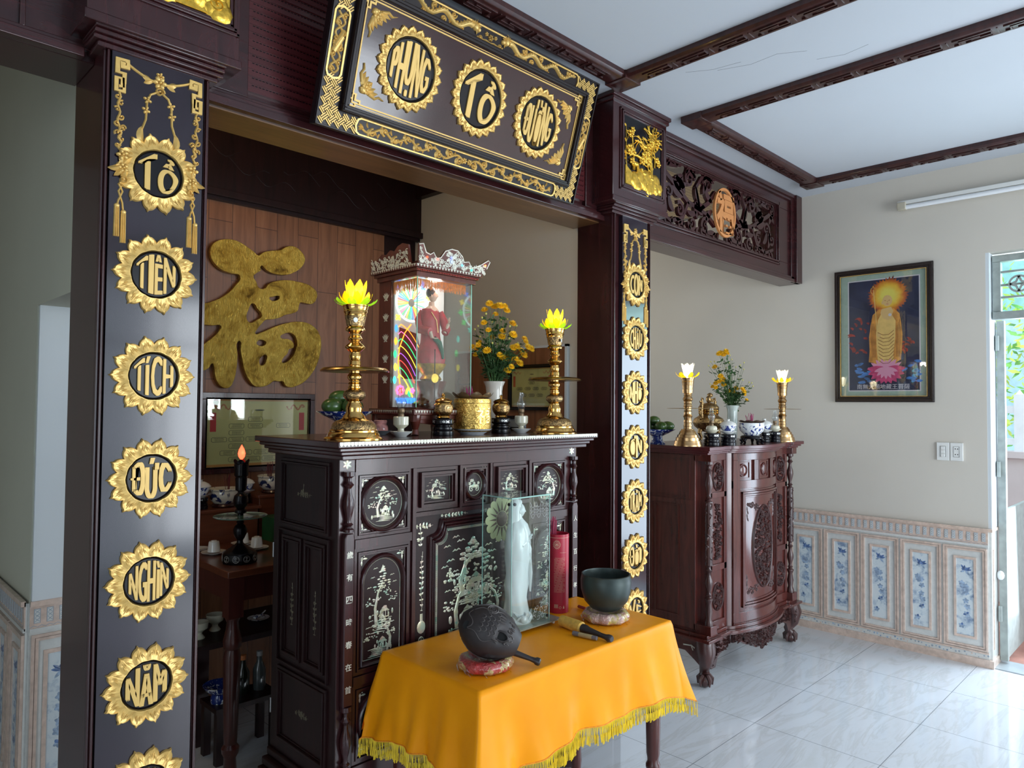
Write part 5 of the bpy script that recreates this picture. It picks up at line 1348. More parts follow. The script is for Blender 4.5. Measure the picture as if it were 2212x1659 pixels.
# ---- large brass candlesticks
U = .000362
BIG = [(262, 1600), (262, 1590), (235, 1575), (225, 1545), (214, 1535), (214, 1520), (198, 1508), (192, 1480), (180, 1460), (152, 1436), (118, 1424), (100, 1410), (94, 1392), (74, 1368), (72, 1345), (76, 1325), (68, 1300), (56, 1278), (56, 1265), (74, 1250), (92, 1228), (97, 1205), (88, 1178), (64, 1162), (52, 1150), (58, 1142), (58, 1132), (48, 1124), (48, 1112), (60, 1104), (48, 1094), (46, 1080), (58, 1070), (66, 1048), (62, 1032), (46, 1010), (46, 990), (50, 975), (50, 945), (56, 938), (52, 905), (44, 898), (52, 875), (54, 858), (44, 835), (44, 826), (66, 806), (88, 784), (90, 776), (74, 758), (48, 738), (44, 728), (60, 716), (66, 702), (54, 684), (46, 672), (46, 662), (60, 646), (84, 634), (88, 620), (80, 604), (70, 596), (74, 590), (92, 502), (98, 500), (98, 492), (94, 488), (102, 470), (106, 466), (106, 458), (102, 452), (110, 430), (110, 420), (115, 416), (115, 405), (96, 405), (80, 470), (0, 480)]
def big_candle(label):
    th = thing('brass_candlestick', label, 'candlestick', (0, 0, 0), 'large lotus lamp candlesticks')
    build('stem', MB().lathe([(max(r, .01) * U, (1600 - y) * U) for r, y in BIG], seg=40), BRASS, parent=th, local=True)
    e = MB().lathe([(208 * U, 62 * U * 1.0), (201 * U, 92 * U), (196 * U, 122 * U), (184 * U, 142 * U), (156 * U, 166 * U)], seg=40, cap=False)
    build('engraved_band', e, BRASSE, parent=th, local=True); e = MB()
    e.lathe([(76 * U, 352 * U), (96 * U, 374 * U), (101 * U, 395 * U), (92 * U, 420 * U), (68 * U, 436 * U)], seg=32, cap=False)
    build('engraved_band', e, BRASSE, parent=th, local=True); e = MB()
    e.lathe([(78 * U, 1012 * U), (91 * U, 1080 * U), (94 * U, 1096 * U)], seg=32, cap=False)
    build('engraved_band', e, BRASSE, parent=th, local=True)
    build('drip_tray', MB().lathe([(0.015, .226), (.07, .232), (.100, .229), (.109, .222), (.111, .219), (.108, .217), (.06, .222), (.015, .218)], seg=48), BRASSD, parent=th, local=True)
    build('badge', MB().lathe([(0, 0), (.008, 0), (.008, .002), (0, .003)], (0, 0, 0), 16, axis='Y'), WHITE, parent=th, local=True).location = (-.020, -.033, .382)
    bl = build('bulb', MB().lathe([(.006, .43), (.009, .44), (.014, .46), (.012, .475), (.004, .486), (.0005, .490)], seg=16), BULB, parent=th, local=True)
    for k in range(7):
        p_ = MB(); petal(p_, k * 2 * pi / 7, .014, .034, .432, .512, .019, .15); build('inner_petal', p_, PETY, parent=th, local=True)
    for k in range(8):
        p_ = MB(); petal(p_, k * 2 * pi / 8 + .3, .020, .052, .432, .472, .017, .5); build('middle_petal', p_, PETY, parent=th, local=True)
    for k in range(8):
        p_ = MB(); petal(p_, k * 2 * pi / 8, .022, .068, .430, .452, .018, .8); build('outer_petal', p_, PETG, parent=th, local=True)
    return th
c1 = big_candle('tall brass candlestick with lit yellow lotus lamp, left end of the inlaid altar')
c1.location = (1.264, 1.99, 1.387)
c2 = dup(c1, (2.214, 1.97, 1.387), .5, 'tall brass candlestick with lit yellow lotus lamp, right end of the inlaid altar')
point('lotus_lamp_light', (1.264, 1.99, 1.865), 1.1, (1, .75, .25)); point('lotus_lamp_light', (2.214, 1.97, 1.865), 1.1, (1, .75, .25))
# ---- lathe turned candlesticks of the second altar
U2 = .000765; SM = [(101, 875), (101, 868), (97, 858), (93, 838), (86, 836), (84, 815), (76, 813), (72, 795), (64, 793), (56, 772), (46, 762), (44, 755), (30, 752), (28, 738), (31, 735), (27, 712), (30, 708), (28, 690), (25, 688), (28, 672), (34, 664), (28, 652), (26, 640), (28, 628), (24, 622), (28, 606), (28, 596), (32, 592), (26, 575), (30, 570), (27, 556), (33, 548), (36, 538), (30, 526), (26, 520), (30, 512), (26, 500), (36, 496), (38, 470), (36, 468), (40, 440), (38, 438), (43, 415), (41, 412), (45, 394), (49, 392), (49, 386), (38, 386), (30, 410), (0, 412)]
def small_candle(label):
    th = thing('turned_candlestick', label, 'candlestick', (0, 0, 0), 'turned brass candlesticks')
    build('stem', MB().lathe([(r * U2, (875 - y) * U2) for r, y in SM], seg=32), mat('satin_brass', (.58, .36, .17), .27, 1, var=.1), parent=th, local=True)
    build('drip_tray', MB().lathe([(.012, .209), (.112, .206), (.113, .204), (.012, .204)], seg=40), BRASSD, parent=th, local=True)
    build('bulb', MB().lathe([(.006, .374), (.016, .385), (.019, .405), (.012, .425), (.001, .430)], seg=16), BULBW, parent=th, local=True)
    for k in range(7):
        p_ = MB(); petal(p_, k * 2 * pi / 7, .018, .036, .376, .452, .021, -.4, pinch=.72); build('inner_petal', p_, PETC, parent=th, local=True)
    for k in range(7):
        p_ = MB(); petal(p_, k * 2 * pi / 7 + .4, .022, .064, .374, .404, .018, .9); build('outer_petal', p_, PETO, parent=th, local=True)
    return th
d_1 = small_candle('turned brass candlestick with clear rose lamp, left end of the bow-fronted altar'); d_1.location = (3.45, 2.09, 1.286)
dup(d_1, (4.41, 1.99, 1.286), .4, 'turned brass candlestick with clear rose lamp, right end of the bow-fronted altar')
point('rose_lamp_light', (3.45, 2.09, 1.71), .8, (1, .85, .6)); point('rose_lamp_light', (4.41, 1.99, 1.71), .8, (1, .85, .6))
# ---- footed fruit bowls
GRN = mat('green_fruit_skin', (.045, .10, .018), .28, var=.35, vs=14, coat=.3)
def footed_bowl(label, s=1.0):
    th = thing('fruit_bowl', label, 'bowl', (0, 0, 0))
    pr = [(.045, 0), (.046, .006), (.034, .016), (.028, .034), (.030, .046), (.050, .056), (.082, .072), (.100, .083), (.102, .086), (.096, .085), (.06, .068), (.0, .060)]
    m_ = MB().lathe([(r * s, z * s) for r, z in pr], seg=48)
    m_.v = [(x * (1 + .035 * cos(8 * atan2(y, x)) * (1 if z > .07 * s else 0)), y * (1 + .035 * cos(8 * atan2(y, x)) * (1 if z > .07 * s else 0)), z) for x, y, z in m_.v]
    build('bowl_body', m_, BW_D, parent=th, local=True)
    return th
def fruit(x, y, z, r, label, grp, ry=1.0, seed=0):
    m_ = MB().ball((0, 0, r * .84), r, 20, sc=(1.22, 1, .84)); o = build('green_fruit', m_, GRN, loc=(0, 0, 0)); o.location = (x, y, z); o.rotation_euler = (0, 0, seed)
    tag(o, label, 'fruit', grp); return o
b1 = footed_bowl('blue and white footed bowl of green fruit left of the glass shrine'); b1.location = (1.436, 2.325, 1.387)
for k, (dx, dy, dz, nm) in enumerate(((-.050, .0, .074, 'leftmost of the three low ones'), (-.0, -.048, .074, 'the one at the front'), (.045, .02, .074, 'half hidden behind the candlestick'), (-.008, .02, .104, 'the topmost one'))):
    fruit(1.436 + dx, 2.325 + dy, 1.387 + dz, .036, 'large green fruit in the bowl by the shrine, ' + nm, 'green fruit on the large altar', seed=k)
b2 = footed_bowl('blue and white footed bowl of green fruit at the left end of the bow-fronted altar'); b2.location = (3.335, 2.15, 1.286)
b2.location = (3.47, 2.30, 1.286)
for k, (dx, dy, dz, nm) in enumerate(((-.058, .042, .074, 'far left'), (-.038, -.048, .074, 'front middle'), (.050, -.034, .074, 'front right'), (-.005, .02, .104, 'on top at the back'), (.055, .045, .070, 'back right'))):
    fruit(3.47 + dx, 2.30 + dy, 1.286 + dz, .034, 'green fruit in the bowl on the bow-fronted altar, ' + nm, 'green fruit on the bow-fronted altar', seed=k)
# ---- chrysanthemums
YEL = mat('yellow_chrysanthemum', (.88, .52, .01), .6, var=.15, vs=90); STEM = mat('flower_stem', (.06, .14, .03), .6, var=.2); LEAF = mat('chrysanthemum_leaf', (.035, .085, .025), .55, var=.3, vs=40)
BUD = mat('pale_yellow_bud', (.55, .50, .12), .6, var=.1)
def head_mesh(r):
    m_ = MB(); 
    for ring, (n, L, el) in enumerate(((13, 1.0, .15), (11, .8, .5), (8, .5, .95))):
        for k in range(n):
            a = 2 * pi * k / n + ring * .3; c, s_ = cos(a), sin(a); w_ = r * .17
            p = [(r * .12 * c, r * .12 * s_, 0), (r * .6 * L * c - w_ * s_, r * .6 * L * s_ + w_ * c, r * .6 * el * .7), (r * L * c, r * L * s_, r * el * .8), (r * .6 * L * c + w_ * s_, r * .6 * L * s_ - w_ * c, r * .6 * el * .7)]
            m_.add(p, [(0, 1, 2, 3)])
    m_.ball((0, 0, r * .25), r * .26, 8); return m_
def bouquet(label, base, heads, buds, height, seed, rh):
    th = thing('chrysanthemum_bouquet', label, 'flowers', base)
    R_ = random.Random(seed); st = MB(); lf = MB(); B = Vector(base)
    def run(p, th_=.0016):
        q0 = B + Vector((R_.uniform(-.012, .012), R_.uniform(-.012, .012), -.06)); p = Vector(p)
        mid = q0.lerp(p, .5) + Vector((0, 0, .03)); mid.x = q0.x + (p.x - q0.x) * .35; mid.y = q0.y + (p.y - q0.y) * .35
        pts = [(q0 * (1 - t) * (1 - t) + mid * 2 * t * (1 - t) + p * t * t) for t in [i / 6 for i in range(7)]]
        st.tube(pts, [th_, th_, th_, th_ * .9, th_ * .8, th_ * .6, th_ * .5], 5); return pts
    for (x, y, z) in heads + buds:
        pts = run(B + Vector((x, y, z)))
        for k in range(7):
            q = pts[R_.randint(2, 5)] + Vector((R_.uniform(-.008, .008), R_.uniform(-.008, .008), R_.uniform(-.01, .01)))
            a = Vector((R_.uniform(-1, 1), R_.uniform(-1, 1), R_.uniform(-.4, .7))).normalized(); b_ = a.cross(Vector((R_.random(), R_.random(), 1))).normalized(); L = R_.uniform(.018, .040)
            lf.add([q, q + a * L * .3 + b_ * L * .24, q + a * L * .5 + b_ * L * .1, q + a * L * .7 + b_ * L * .22, q + a * L, q + a * L * .7 - b_ * L * .22, q + a * L * .5 - b_ * L * .1, q + a * L * .3 - b_ * L * .24], [tuple(range(8))])
    for k in range(90):       # dense foliage low in the vase
        a = R_.uniform(0, 2 * pi); rr = R_.uniform(.01, .06); q = B + Vector((rr * cos(a), rr * sin(a), R_.uniform(.0, .10)))
        d = Vector((cos(a), sin(a), R_.uniform(-.3, .8))).normalized(); b_ = d.cross(Vector((0, 0, 1))).normalized(); L = R_.uniform(.02, .04)
        lf.add([q, q + d * L * .4 + b_ * L * .26, q + d * L * .7 + b_ * L * .18, q + d * L, q + d * L * .7 - b_ * L * .18, q + d * L * .4 - b_ * L * .26], [tuple(range(6))])
    build('stems', st, STEM, parent=th); build('leaves', lf, LEAF, parent=th, smooth=False)['kind'] = 'stuff'
    hm = build('flower_head', head_mesh(rh), YEL, parent=th, local=True, smooth=False)
    for i, (x, y, z) in enumerate(heads):
        o = hm if i == 0 else hm.copy()
        if i: C.objects.link(o); o.parent = th
        o.location = (x, y, z); k = R_.uniform(.8, 1.15); o.scale = (k, k, k)
        d = Vector((x * 4 - .35, y * 4 - .45, .6)); o.rotation_euler = d.to_track_quat('Z', 'Y').to_euler()
    bm_ = build('bud', MB().ball((0, 0, 0), .0045, 8, sc=(1, 1, 1.1)), BUD, parent=th, local=True)
    for i, (x, y, z) in enumerate(buds):
        o = bm_ if i == 0 else bm_.copy()
        if i: C.objects.link(o); o.parent = th
        o.location = (x, y, z)
    return th
# camera-right is (.71,-.71): lay the bunch out as (across, depth, up)
def lay(pts, seed):
    R_ = random.Random(seed); out = []
    for a, z in pts:
        d = R_.uniform(-.05, .03); out.append((a * .71 + d * .71, -a * .71 + d * .71, z))
    return out
def px_heads(cx, cy, m, pts, seed): return lay([((x - cx) * m, (cy - y) * m) for x, y in pts], seed)
# heads read off the bunch: (across px, up px) in an enlarged view, metres per px .000565
H1 = [(925, 535), (960, 545), (990, 535), (1010, 550), (1040, 545), (1055, 580), (970, 605), (885, 570), (885, 680), (920, 735), (940, 780), (1025, 735), (1100, 675), (1105, 770), (1020, 780), (845, 820), (800, 860), (830, 870), (860, 865), (845, 850), (910, 890), (825, 915), (880, 930), (1030, 940), (1005, 920), (1065, 1035), (1095, 1010), (1130, 950), (1155, 980), (1185, 915), (1135, 855), (1105, 865), (1200, 820), (1190, 795), (1240, 870), (1215, 860), (1165, 880), (1080, 940)]
Bd1 = [(810, 715), (835, 690), (870, 640), (900, 610), (945, 660), (1010, 640), (1060, 640), (1080, 700), (1130, 690), (1045, 760), (990, 830), (950, 830), (890, 800), (1075, 790), (1140, 820), (850, 770)]
bouquet('tall bunch of yellow chrysanthemums in the white vase right of the shrine', (2.105, 2.22, 1.615), px_heads(965, 1095, .000565, H1, 1), px_heads(965, 1095, .000565, Bd1, 2), .37, 4, .0195)
H2 = [(1130, 150), (1165, 135), (1195, 160), (1230, 130), (1260, 140), (1215, 115), (1140, 450), (1215, 475), (1170, 510), (1130, 520), (1240, 500), (1200, 560), (1235, 560), (1100, 540), (1065, 585), (1085, 600), (1330, 645), (1300, 640), (1260, 640), (1410, 685), (1380, 605), (1430, 620), (1490, 650), (1475, 680), (1495, 760), (1450, 650), (1105, 320)]
Bd2 = [(1010, 305), (1045, 250), (1095, 245), (1160, 320), (1290, 260), (1335, 215), (1450, 265), (1470, 350), (1310, 160), (1410, 480), (1480, 490), (1520, 525), (1575, 530), (1580, 575), (1240, 330), (1370, 320), (1400, 300), (1470, 590), (1015, 550)]
bouquet('bunch of yellow chrysanthemums and pale buds in the vase on the bow-fronted altar', (4.215, 2.23, 1.508), px_heads(1325, 840, .000480, H2, 3), px_heads(1325, 840, .000480, Bd2, 5), .35, 9, .0205)
def vase(label, loc, r, h, m, crackle=False):
    th = thing('flower_vase', label, 'vase', loc)
    build('vase_body', MB().lathe([(r * .55, 0), (r * .62, h * .02), (r * .72, h * .2), (r * .78, h * .5), (r * .74, h * .8), (r * .80, h * .9), (r, h), (r * .95, h), (r * .7, h * .85), (0, h * .5)], seg=32), m, parent=th, local=True)
    return th
vase('white porcelain vase holding the tall yellow chrysanthemums, right of the shrine', (2.105, 2.22, 1.387), .047, .215, mat('cream_vase', (.66, .60, .52), .15, var=.03, coat=.5))
tw = MB()
for a_, L in ((0, 1), (.5, .7), (-.5, .7), (1.1, .4)):
    tw.strip([(.0, -.03), (.012 * L * (1 if a_ >= 0 else -1), -.005), (.03 * a_, .022 * L)], lambda u, v, h=0: Vector((-.036 * cos(u / .036 - .8) * 1.02, -.036 * sin(u / .036 + .75) * 1.02, .11 + v)), .0009, .0004, 0)
vase('pale vase with a green glaze streak holding chrysanthemums on the bow-fronted altar', (4.215, 2.23, 1.286), .043, .226, ramp and mat('celadon_vase', (.50, .56, .50), .12, var=.25, vs=9, coat=.5))
# ---- gold burner
bu = thing('incense_burner', 'gold embossed cylindrical incense burner on a white saucer in front of the shrine', 'incense burner', (1.834, 2.055, 1.387))
build('saucer', MB().lathe([(.045, 0), (.048, .004), (.075, .020), (.076, .022), (.07, .021), (.04, .010), (0, .010)], seg=40), mat('grey_white_saucer', (.60, .63, .66), .15, var=.02, coat=.5), parent=bu, local=True)
build('cylinder', MB().lathe([(.066, .012), (.070, .018), (.0715, .024), (.0715, .136), (.069, .138), (.062, .138), (.062, .11), (0, .11)], seg=56), GOLDCYL, parent=bu, local=True)
gc = lambda u, v, h=0: Vector(((.0713 + h) * sin(u / .0713 - .15), -(.0713 + h) * cos(u / .0713 - .15), .024 + v))
em = MB(); put_text(em, '福', gc, .006, .050, h=.062, h0=0, h1=.0016); em.strip([(-.2 + .4 * i / 60, .096) for i in range(61)], gc, .0012, .0014)
x = -.2
while x < .2: em.strip([(x, .100), (x + .007, .100), (x + .007, .106), (x + .003, .106)], gc, .0009, .0010, 0, 0, True); x += .0125
build('raised_character', em, mat('bright_gold', (.85, .56, .16), .25, .9, var=.05), parent=bu, local=True, angle=40)
rm = MB()
for k in range(9): petal(rm, k * 2 * pi / 9, .045, .078, .136, .160, .028, .4)
build('petal_rim', rm, mat('bronze_petal', (.30, .20, .11), .4, .8, var=.2), parent=bu, local=True)
INC = mat('pink_incense_stick', (.35, .03, .12), .7, var=.25, vs=200)
def sticks(label, loc, n, h, spread, seed, lo=.65, cat='incense sticks', m=None):
    R_ = random.Random(seed); th = thing('incense_sticks', label, cat, loc)
    for i in range(n):
        a, r = R_.uniform(0, 6.28), R_.uniform(0, spread); hh = h * R_.uniform(lo, 1)
        build('stick', MB().tube([(r * cos(a), r * sin(a), 0), (r * cos(a) * 1.9, r * sin(a) * 1.9, hh)], .0013, 5), m or INC, parent=th, local=True)
    return th
sticks('spent pink incense sticks standing in the gold burner', (1.845, 2.085, 1.49), 16, .085, .012, 3)
# ---- black stands and little jars
def stand(R, H, name='black_stand'):
    return [(R, 0), (R * 1.02, H * .04), (R * 1.0, H * .26), (R * .93, H * .30), (R * .98, H * .40), (R * .96, H * .50), (R * .80, H * .56), (R * .80, H * .60), (R * .97, H * .66), (R * 1.0, H * .70), (R * 1.0, H * .96), (R * .96, H), (0, H)]
def stand_marks(R, z0, hh):
    m_ = MB()
    for k in range(4):
        a0_ = k * pi / 2 - 2.2
        g = lambda u, v, h=0, a0_=a0_: Vector(((R + h) * cos(a0_ + u / R), (R + h) * sin(a0_ + u / R), z0 + v))
        m_.dome(.0, 0, hh * .38, g, .0005); 
        for s_ in (-1, 1): m_.leaf(hh * 1.1, 0, s_ * .5, hh * .7, hh * .16, g, .0005); m_.leaf(hh * 1.1, 0, pi - s_ * .5, hh * .7, hh * .16, g, .0005)
    return m_
SILV = mat('silver_inlay', (.45, .45, .43), .3, .5, var=.1)
def black_stand(R, H, label, loc):
    th = thing('lacquer_stand', label, 'stand', loc, 'round black lacquer stands')
    build('stand_body', MB().lathe(stand(R, H), seg=32), BLACK, parent=th, local=True)
    build('inlay', stand_marks(R * 1.0, H * .83, H * .22), SILV, parent=th, local=True)
    return th
def brass_jar(label, loc):
    th = thing('brass_jar', label, 'jar', loc, 'brass jars beside the gold burner')
    build('jar_body', MB().lathe([(.020, 0), (.026, .004), (.022, .010), (.031, .022), (.036, .038), (.034, .052), (.029, .058), (.031, .062), (0, .062)], seg=32), BRASS, parent=th, local=True)
    build('lid', MB().lathe([(.032, .062), (.033, .065), (.026, .072), (.012, .077), (.005, .079), (.004, .083), (.007, .087), (.004, .092), (.001, .094)], seg=28), BRASS, parent=th, local=True)
    build('engraved_band', MB().lathe([(.0325, .024), (.0368, .038), (.0350, .050)], seg=32, cap=False), BRASSE, parent=th, local=True)
    return th
black_stand(.0385, .062, 'black lacquer stand under the left brass jar on the inlaid altar', (1.672, 2.035, 1.387)); j1 = brass_jar('small lidded brass jar left of the gold incense burner', (1.672, 2.035, 1.449))
black_stand(.0385, .062, 'black lacquer stand under the right brass jar on the inlaid altar', (2.002, 2.07, 1.387)); dup(j1, (2.002, 2.07, 1.449), .7, 'small lidded brass jar right of the gold incense burner')
CHIM = pane('lamp_chimney_glass', (.92, .93, .93), .5)
def oil_lamp(label, loc, saucer=True, k=1.0, squat=False):
    th = thing('oil_lamp', label, 'oil lamp', loc, 'small porcelain oil lamps')
    def q(p): return [(r * k, z * k) for r, z in p]
    if saucer: build('saucer', MB().lathe(q([(.020, 0), (.022, .003), (.040, .016), (.041, .018), (.036, .016), (.018, .006), (0, .006)]), seg=32), PORC if saucer is True else CREAM, parent=th, local=True)
    if squat: bp = [(.020, .006), (.022, .010), (.030, .018), (.031, .028), (.026, .038), (.018, .042), (0, .042)]; z = .042
    else: bp = [(.018, .007), (.016, .012), (.011, .022), (.011, .028), (.024, .038), (.027, .042), (.0275, .068), (.025, .071), (0, .071)]; z = .071
    build('font', MB().lathe(q(bp), seg=32), CREAM, parent=th, local=True)
    build('burner_collar', MB().lathe(q([(.011, z), (.011, z + .006), (.009, z + .010), (.013, z + .016), (.013, z + .022), (.011, z + .028), (0, z + .028)]), seg=20), mat('dull_brass', (.22, .15, .09), .45, .8), parent=th, local=True)
    build('chimney', MB().lathe(q([(.011, z + .022), (.012, z + .030), (.020, z + .045), (.019, z + .055), (.011, z + .070), (.0095, z + .095), (.0088, z + .095), (.0100, z + .069), (.018, z + .054), (.019, z + .045), (.010, z + .028)]), seg=28, cap=False), CHIM, parent=th, local=True)
    return th
oil_lamp('cream porcelain oil lamp with glass chimney just right of the left candlestick', (1.497, 2.055, 1.387))
oil_lamp('cream porcelain oil lamp with glass chimney just left of the right candlestick', (2.105, 2.055, 1.387))
pk = thing('pink_jar', 'small pink glazed jar on a grey dish behind the left oil lamp', 'jar', (1.52, 2.215, 1.387))
build('dish', MB().lathe([(.020, 0), (.024, .003), (.044, .016), (.040, .015), (.018, .006), (0, .006)], seg=32), mat('grey_dish', (.20, .22, .24), .3), parent=pk, local=True)
build('jar_body', MB().lathe([(.024, .006), (.030, .016), (.029, .030), (.022, .040), (.024, .044), (.025, .052), (.022, .055), (0, .055)], seg=28), mat('pink_glaze', (.50, .22, .20), .2, var=.5, vs=45, coat=.4), parent=pk, local=True)
# ------------------------------------------------------------------ lit glass shrine
SHW = wood('shrine_red_wood', (.07, .015, .010), (.14, .03, .018), .28)
sx0, sx1, sy0, sy1 = 1.596, 1.862, 2.10, 2.345
SR = thing('glass_shrine', 'lit glass shrine with carved roof and neon wheel standing on the inlaid altar', 'shrine', (1.73, 2.22, 1.387))
lgm = MB()
for x, y in ((sx0 - .01, sy0 - .01), (sx1 + .01, sy0 - .01), (sx0 - .01, sy1 - .01), (sx1 + .01, sy1 - .01)):
    s_ = 1 if x > 1.7 else -1
    leg = MB().tube([(x, y, 1.462), (x + s_ * .004, y - .004, 1.44), (x - s_ * .004, y + .004, 1.41), (x, y, 1.388)], [.022, .020, .011, .014], 10)
    build('leg', leg, SHW, parent=SR)
bb = MB().box(sx0 - .035, sx1 + .035, sy0 - .035, sy1 + .01, 1.462, 1.484).box(sx0 - .025, sx1 + .025, sy0 - .025, sy1, 1.444, 1.462)
bb.prism([(-.15, 0), (.15, 0), (.15, -.012), (.06, -.022), (.02, -.010), (0, -.020), (-.02, -.010), (-.06, -.022), (-.15, -.012)], frame((1.729, sy0 - .024, 1.446), (1, 0, 0), (0, 0, 1), (0, -1, 0)), -.008, .0)
build('base', bb, SHW, parent=SR, bevel=.002)
bz = MB()
for fr_, L in ((front(sx0 - .034, sy0 - .035, 1.466), .33), (side(sx0 - .035, sy1 + .008, 1.466), .28)):
    x = .004
    while x < L - .012:
        bz.prism([(x, .013), (x + .010, .013), (x + .005, .002)], fr_, 0, .0008); x += .0125
build('pearl_triangles', bz, PEARLW, parent=SR, smooth=False)
bx = MB().box(sx0, sx1, sy1 - .012, sy1, 1.484, 1.985)
bx.box(sx0, sx0 + .014, sy1 - .078, sy1 - .012, 1.484, 1.985).box(sx1 - .008, sx1, sy1 - .02, sy1 - .012, 1.484, 1.985)
bx.box(sx0 + .004, sx1 - .004, sy0 + .004, sy1 - .06, 1.484, 1.490)
build('cabinet_back', bx, SHW, parent=SR, smooth=False)
orn = MB(); gs_ = side(sx0, sy1 - .046, 0)
for z in (1.60, 1.68, 1.76, 1.84, 1.92):
    for a in (-1.0, -.5, 0, .5, 1.0): orn.leaf(0, z - .014, pi / 2 + a * .8, .028, .004, gs_, .001)
    orn.leaf(0, z - .014, pi + .3, .012, .003, gs_, .001); orn.leaf(0, z - .014, -.3, .012, .003, gs_, .001)
build('pearl_lotus_inlay', orn, PEARLW, parent=SR)
gb_ = MB(); g0 = 1.490
gb_.box(sx0, sx1, sy0, sy0 + .003, g0, 1.975).box(sx0, sx0 + .003, sy0 + .003, sy1 - .078, g0, 1.975).box(sx1 - .003, sx1, sy0 + .003, sy1 - .02, g0, 1.975)
build('glass_panes', gb_, pane('shrine_glass', (.95, .98, .96), .3), parent=SR, smooth=False)
eg = MB()
for x, y in ((sx0, sy0), (sx1, sy0), (sx1, sy1 - .03)): eg.box(x - .0015, x + .0015, y - .0015, y + .0015, g0, 1.975)
build('glass_edge', eg, mat('green_glass_edge', (.25, .55, .42), .1, var=.1, coat=.5), parent=SR)
rf = MB().box(sx0 - .012, sx1 + .012, sy0 - .012, sy1, 1.975, 1.992).box(sx0 - .020, sx1 + .020, sy0 - .020, sy1 + .01, 1.992, 2.004).box(sx0 - .030, sx1 + .030, sy0 - .030, sy1 + .02, 2.004, 2.016).box(sx0 - .01, sx1 + .01, sy0 - .01, sy1, 2.016, 2.030)
build('roof_board', rf, SHW, parent=SR, bevel=.0015)
bz = MB()
for fr_, L in ((front(sx0 - .030, sy0 - .030, 2.004), .326), (side(sx0 - .030, sy1 + .018, 2.004), .29)):
    x = .003
    while x < L - .01: bz.prism([(x, .011), (x + .012, .011), (x + .006, .001)], fr_, 0, .0008); x += .0145
build('pearl_triangles', bz, PEARLW, parent=SR, smooth=False)
dn = MB(); R_ = random.Random(6)
x = sx0 - .016
while x < sx1 + .018: dn.ball((x, sy0 - .022, 1.996), .0036, 6); x += .008
build('red_beading', dn, mat('red_bead', (.30, .03, .02), .3), parent=SR)
cr_ = MB()
fz = frame((1.729, sy0 - .024, 2.014), (1, 0, 0), (0, -.12, .99), (0, -1, -.12))
prof = [(-.150, 0), (-.155, .075), (-.135, .080), (-.120, .050), (-.10, .045), (-.085, .055), (-.07, .035), (-.05, .040), (-.03, .068), (0, .080), (.03, .078), (.055, .060), (.065, .040), (.09, .045), (.105, .025), (.125, .030), (.150, .040), (.190, .065), (.200, .060), (.185, .030), (.165, .0)]
put_poly(cr_, [(prof, False)], fz, -.004, .004)
fzs = frame((sx0 - .024, sy1 - .10, 2.014), (0, -1, 0), (-.12, 0, .99), (-1, 0, -.12))
prs = [(-.12, 0), (-.115, .035), (-.10, .045), (-.085, .030), (-.06, .050), (-.035, .062), (-.01, .055), (.02, .070), (.045, .062), (.07, .078), (.10, .085), (.135, .075), (.14, 0)]
put_poly(cr_, [(prs, False)], fzs, -.004, .004)
co_ = build('roof_crest', cr_, SHW, parent=SR, smooth=False)
ci = MB(); R_ = random.Random(8)
ins_ = lambda x, y: y < .9 * min(.078, max(.02, .03 + .05 * math.exp(-((x - .01) / .05) ** 2) + .045 * math.exp(-((x + .15) / .02) ** 2) + .03 * math.exp(-((x - .18) / .03) ** 2))) and y > .006 and -.148 < x < .178
carving(ci, lambda u, v, h=0: fz(u, v, .004 + h), ins_, (-.15, .185, .004, .08), 210, 4, .010, .0014)
ci.strip([(a, b_ - .003) for a, b_ in prof[1:-1]], lambda u, v, h=0: fz(u, v, .004 + h), .0022, .0012)
carving(ci, lambda u, v, h=0: fzs(u, v, .004 + h), lambda x, y: y < .045 + .1 * max(0, x), (-.11, .135, .005, .07), 130, 5, .011, .0014)
build('pearl_relief', ci, PEARLW, parent=co_)
for k, (x, z, c) in enumerate(((-.115, .03, (1, .05, .02)), (-.065, .03, (1, .1, .08)), (.0, .045, (.1, .12, 1)), (.002, .03, (.15, .3, 1)), (.055, .024, (.05, .35, 1)), (.105, .012, (.02, .9, .4)), (.175, .04, (1, .15, .05)))):
    build('crest_light', MB().ball(tuple(fz(x, z, .006)), .0042, 8), glow('crest_light_%s' % 'abcdefg'[k], c, 5), parent=SR)
fr_m = MB(); R_ = random.Random(1)
for k in range(110):
    x = sx0 + .010 + (sx1 - sx0 - .02) * k / 110; L = R_.uniform(.026, .040)
    fr_m.tube([(x, sy0 + .022, 1.972), (x + R_.uniform(-.002, .002), sy0 + .020, 1.972 - L * .6), (x + R_.uniform(-.003, .003), sy0 + .022, 1.972 - L)], .0011, 4, cap=False)
for k in range(60):
    y = sy0 + .02 + (.15) * k / 60; L = R_.uniform(.03, .05)
    fr_m.tube([(sx0 + .012, y, 1.972), (sx0 + .013, y + R_.uniform(-.002, .002), 1.972 - L)], .0011, 4, cap=False)
build('orange_fringe', fr_m, mat('orange_silk_fringe', (.85, .25, .02), .6, var=.2, vs=80), parent=SR)['kind'] = 'stuff'
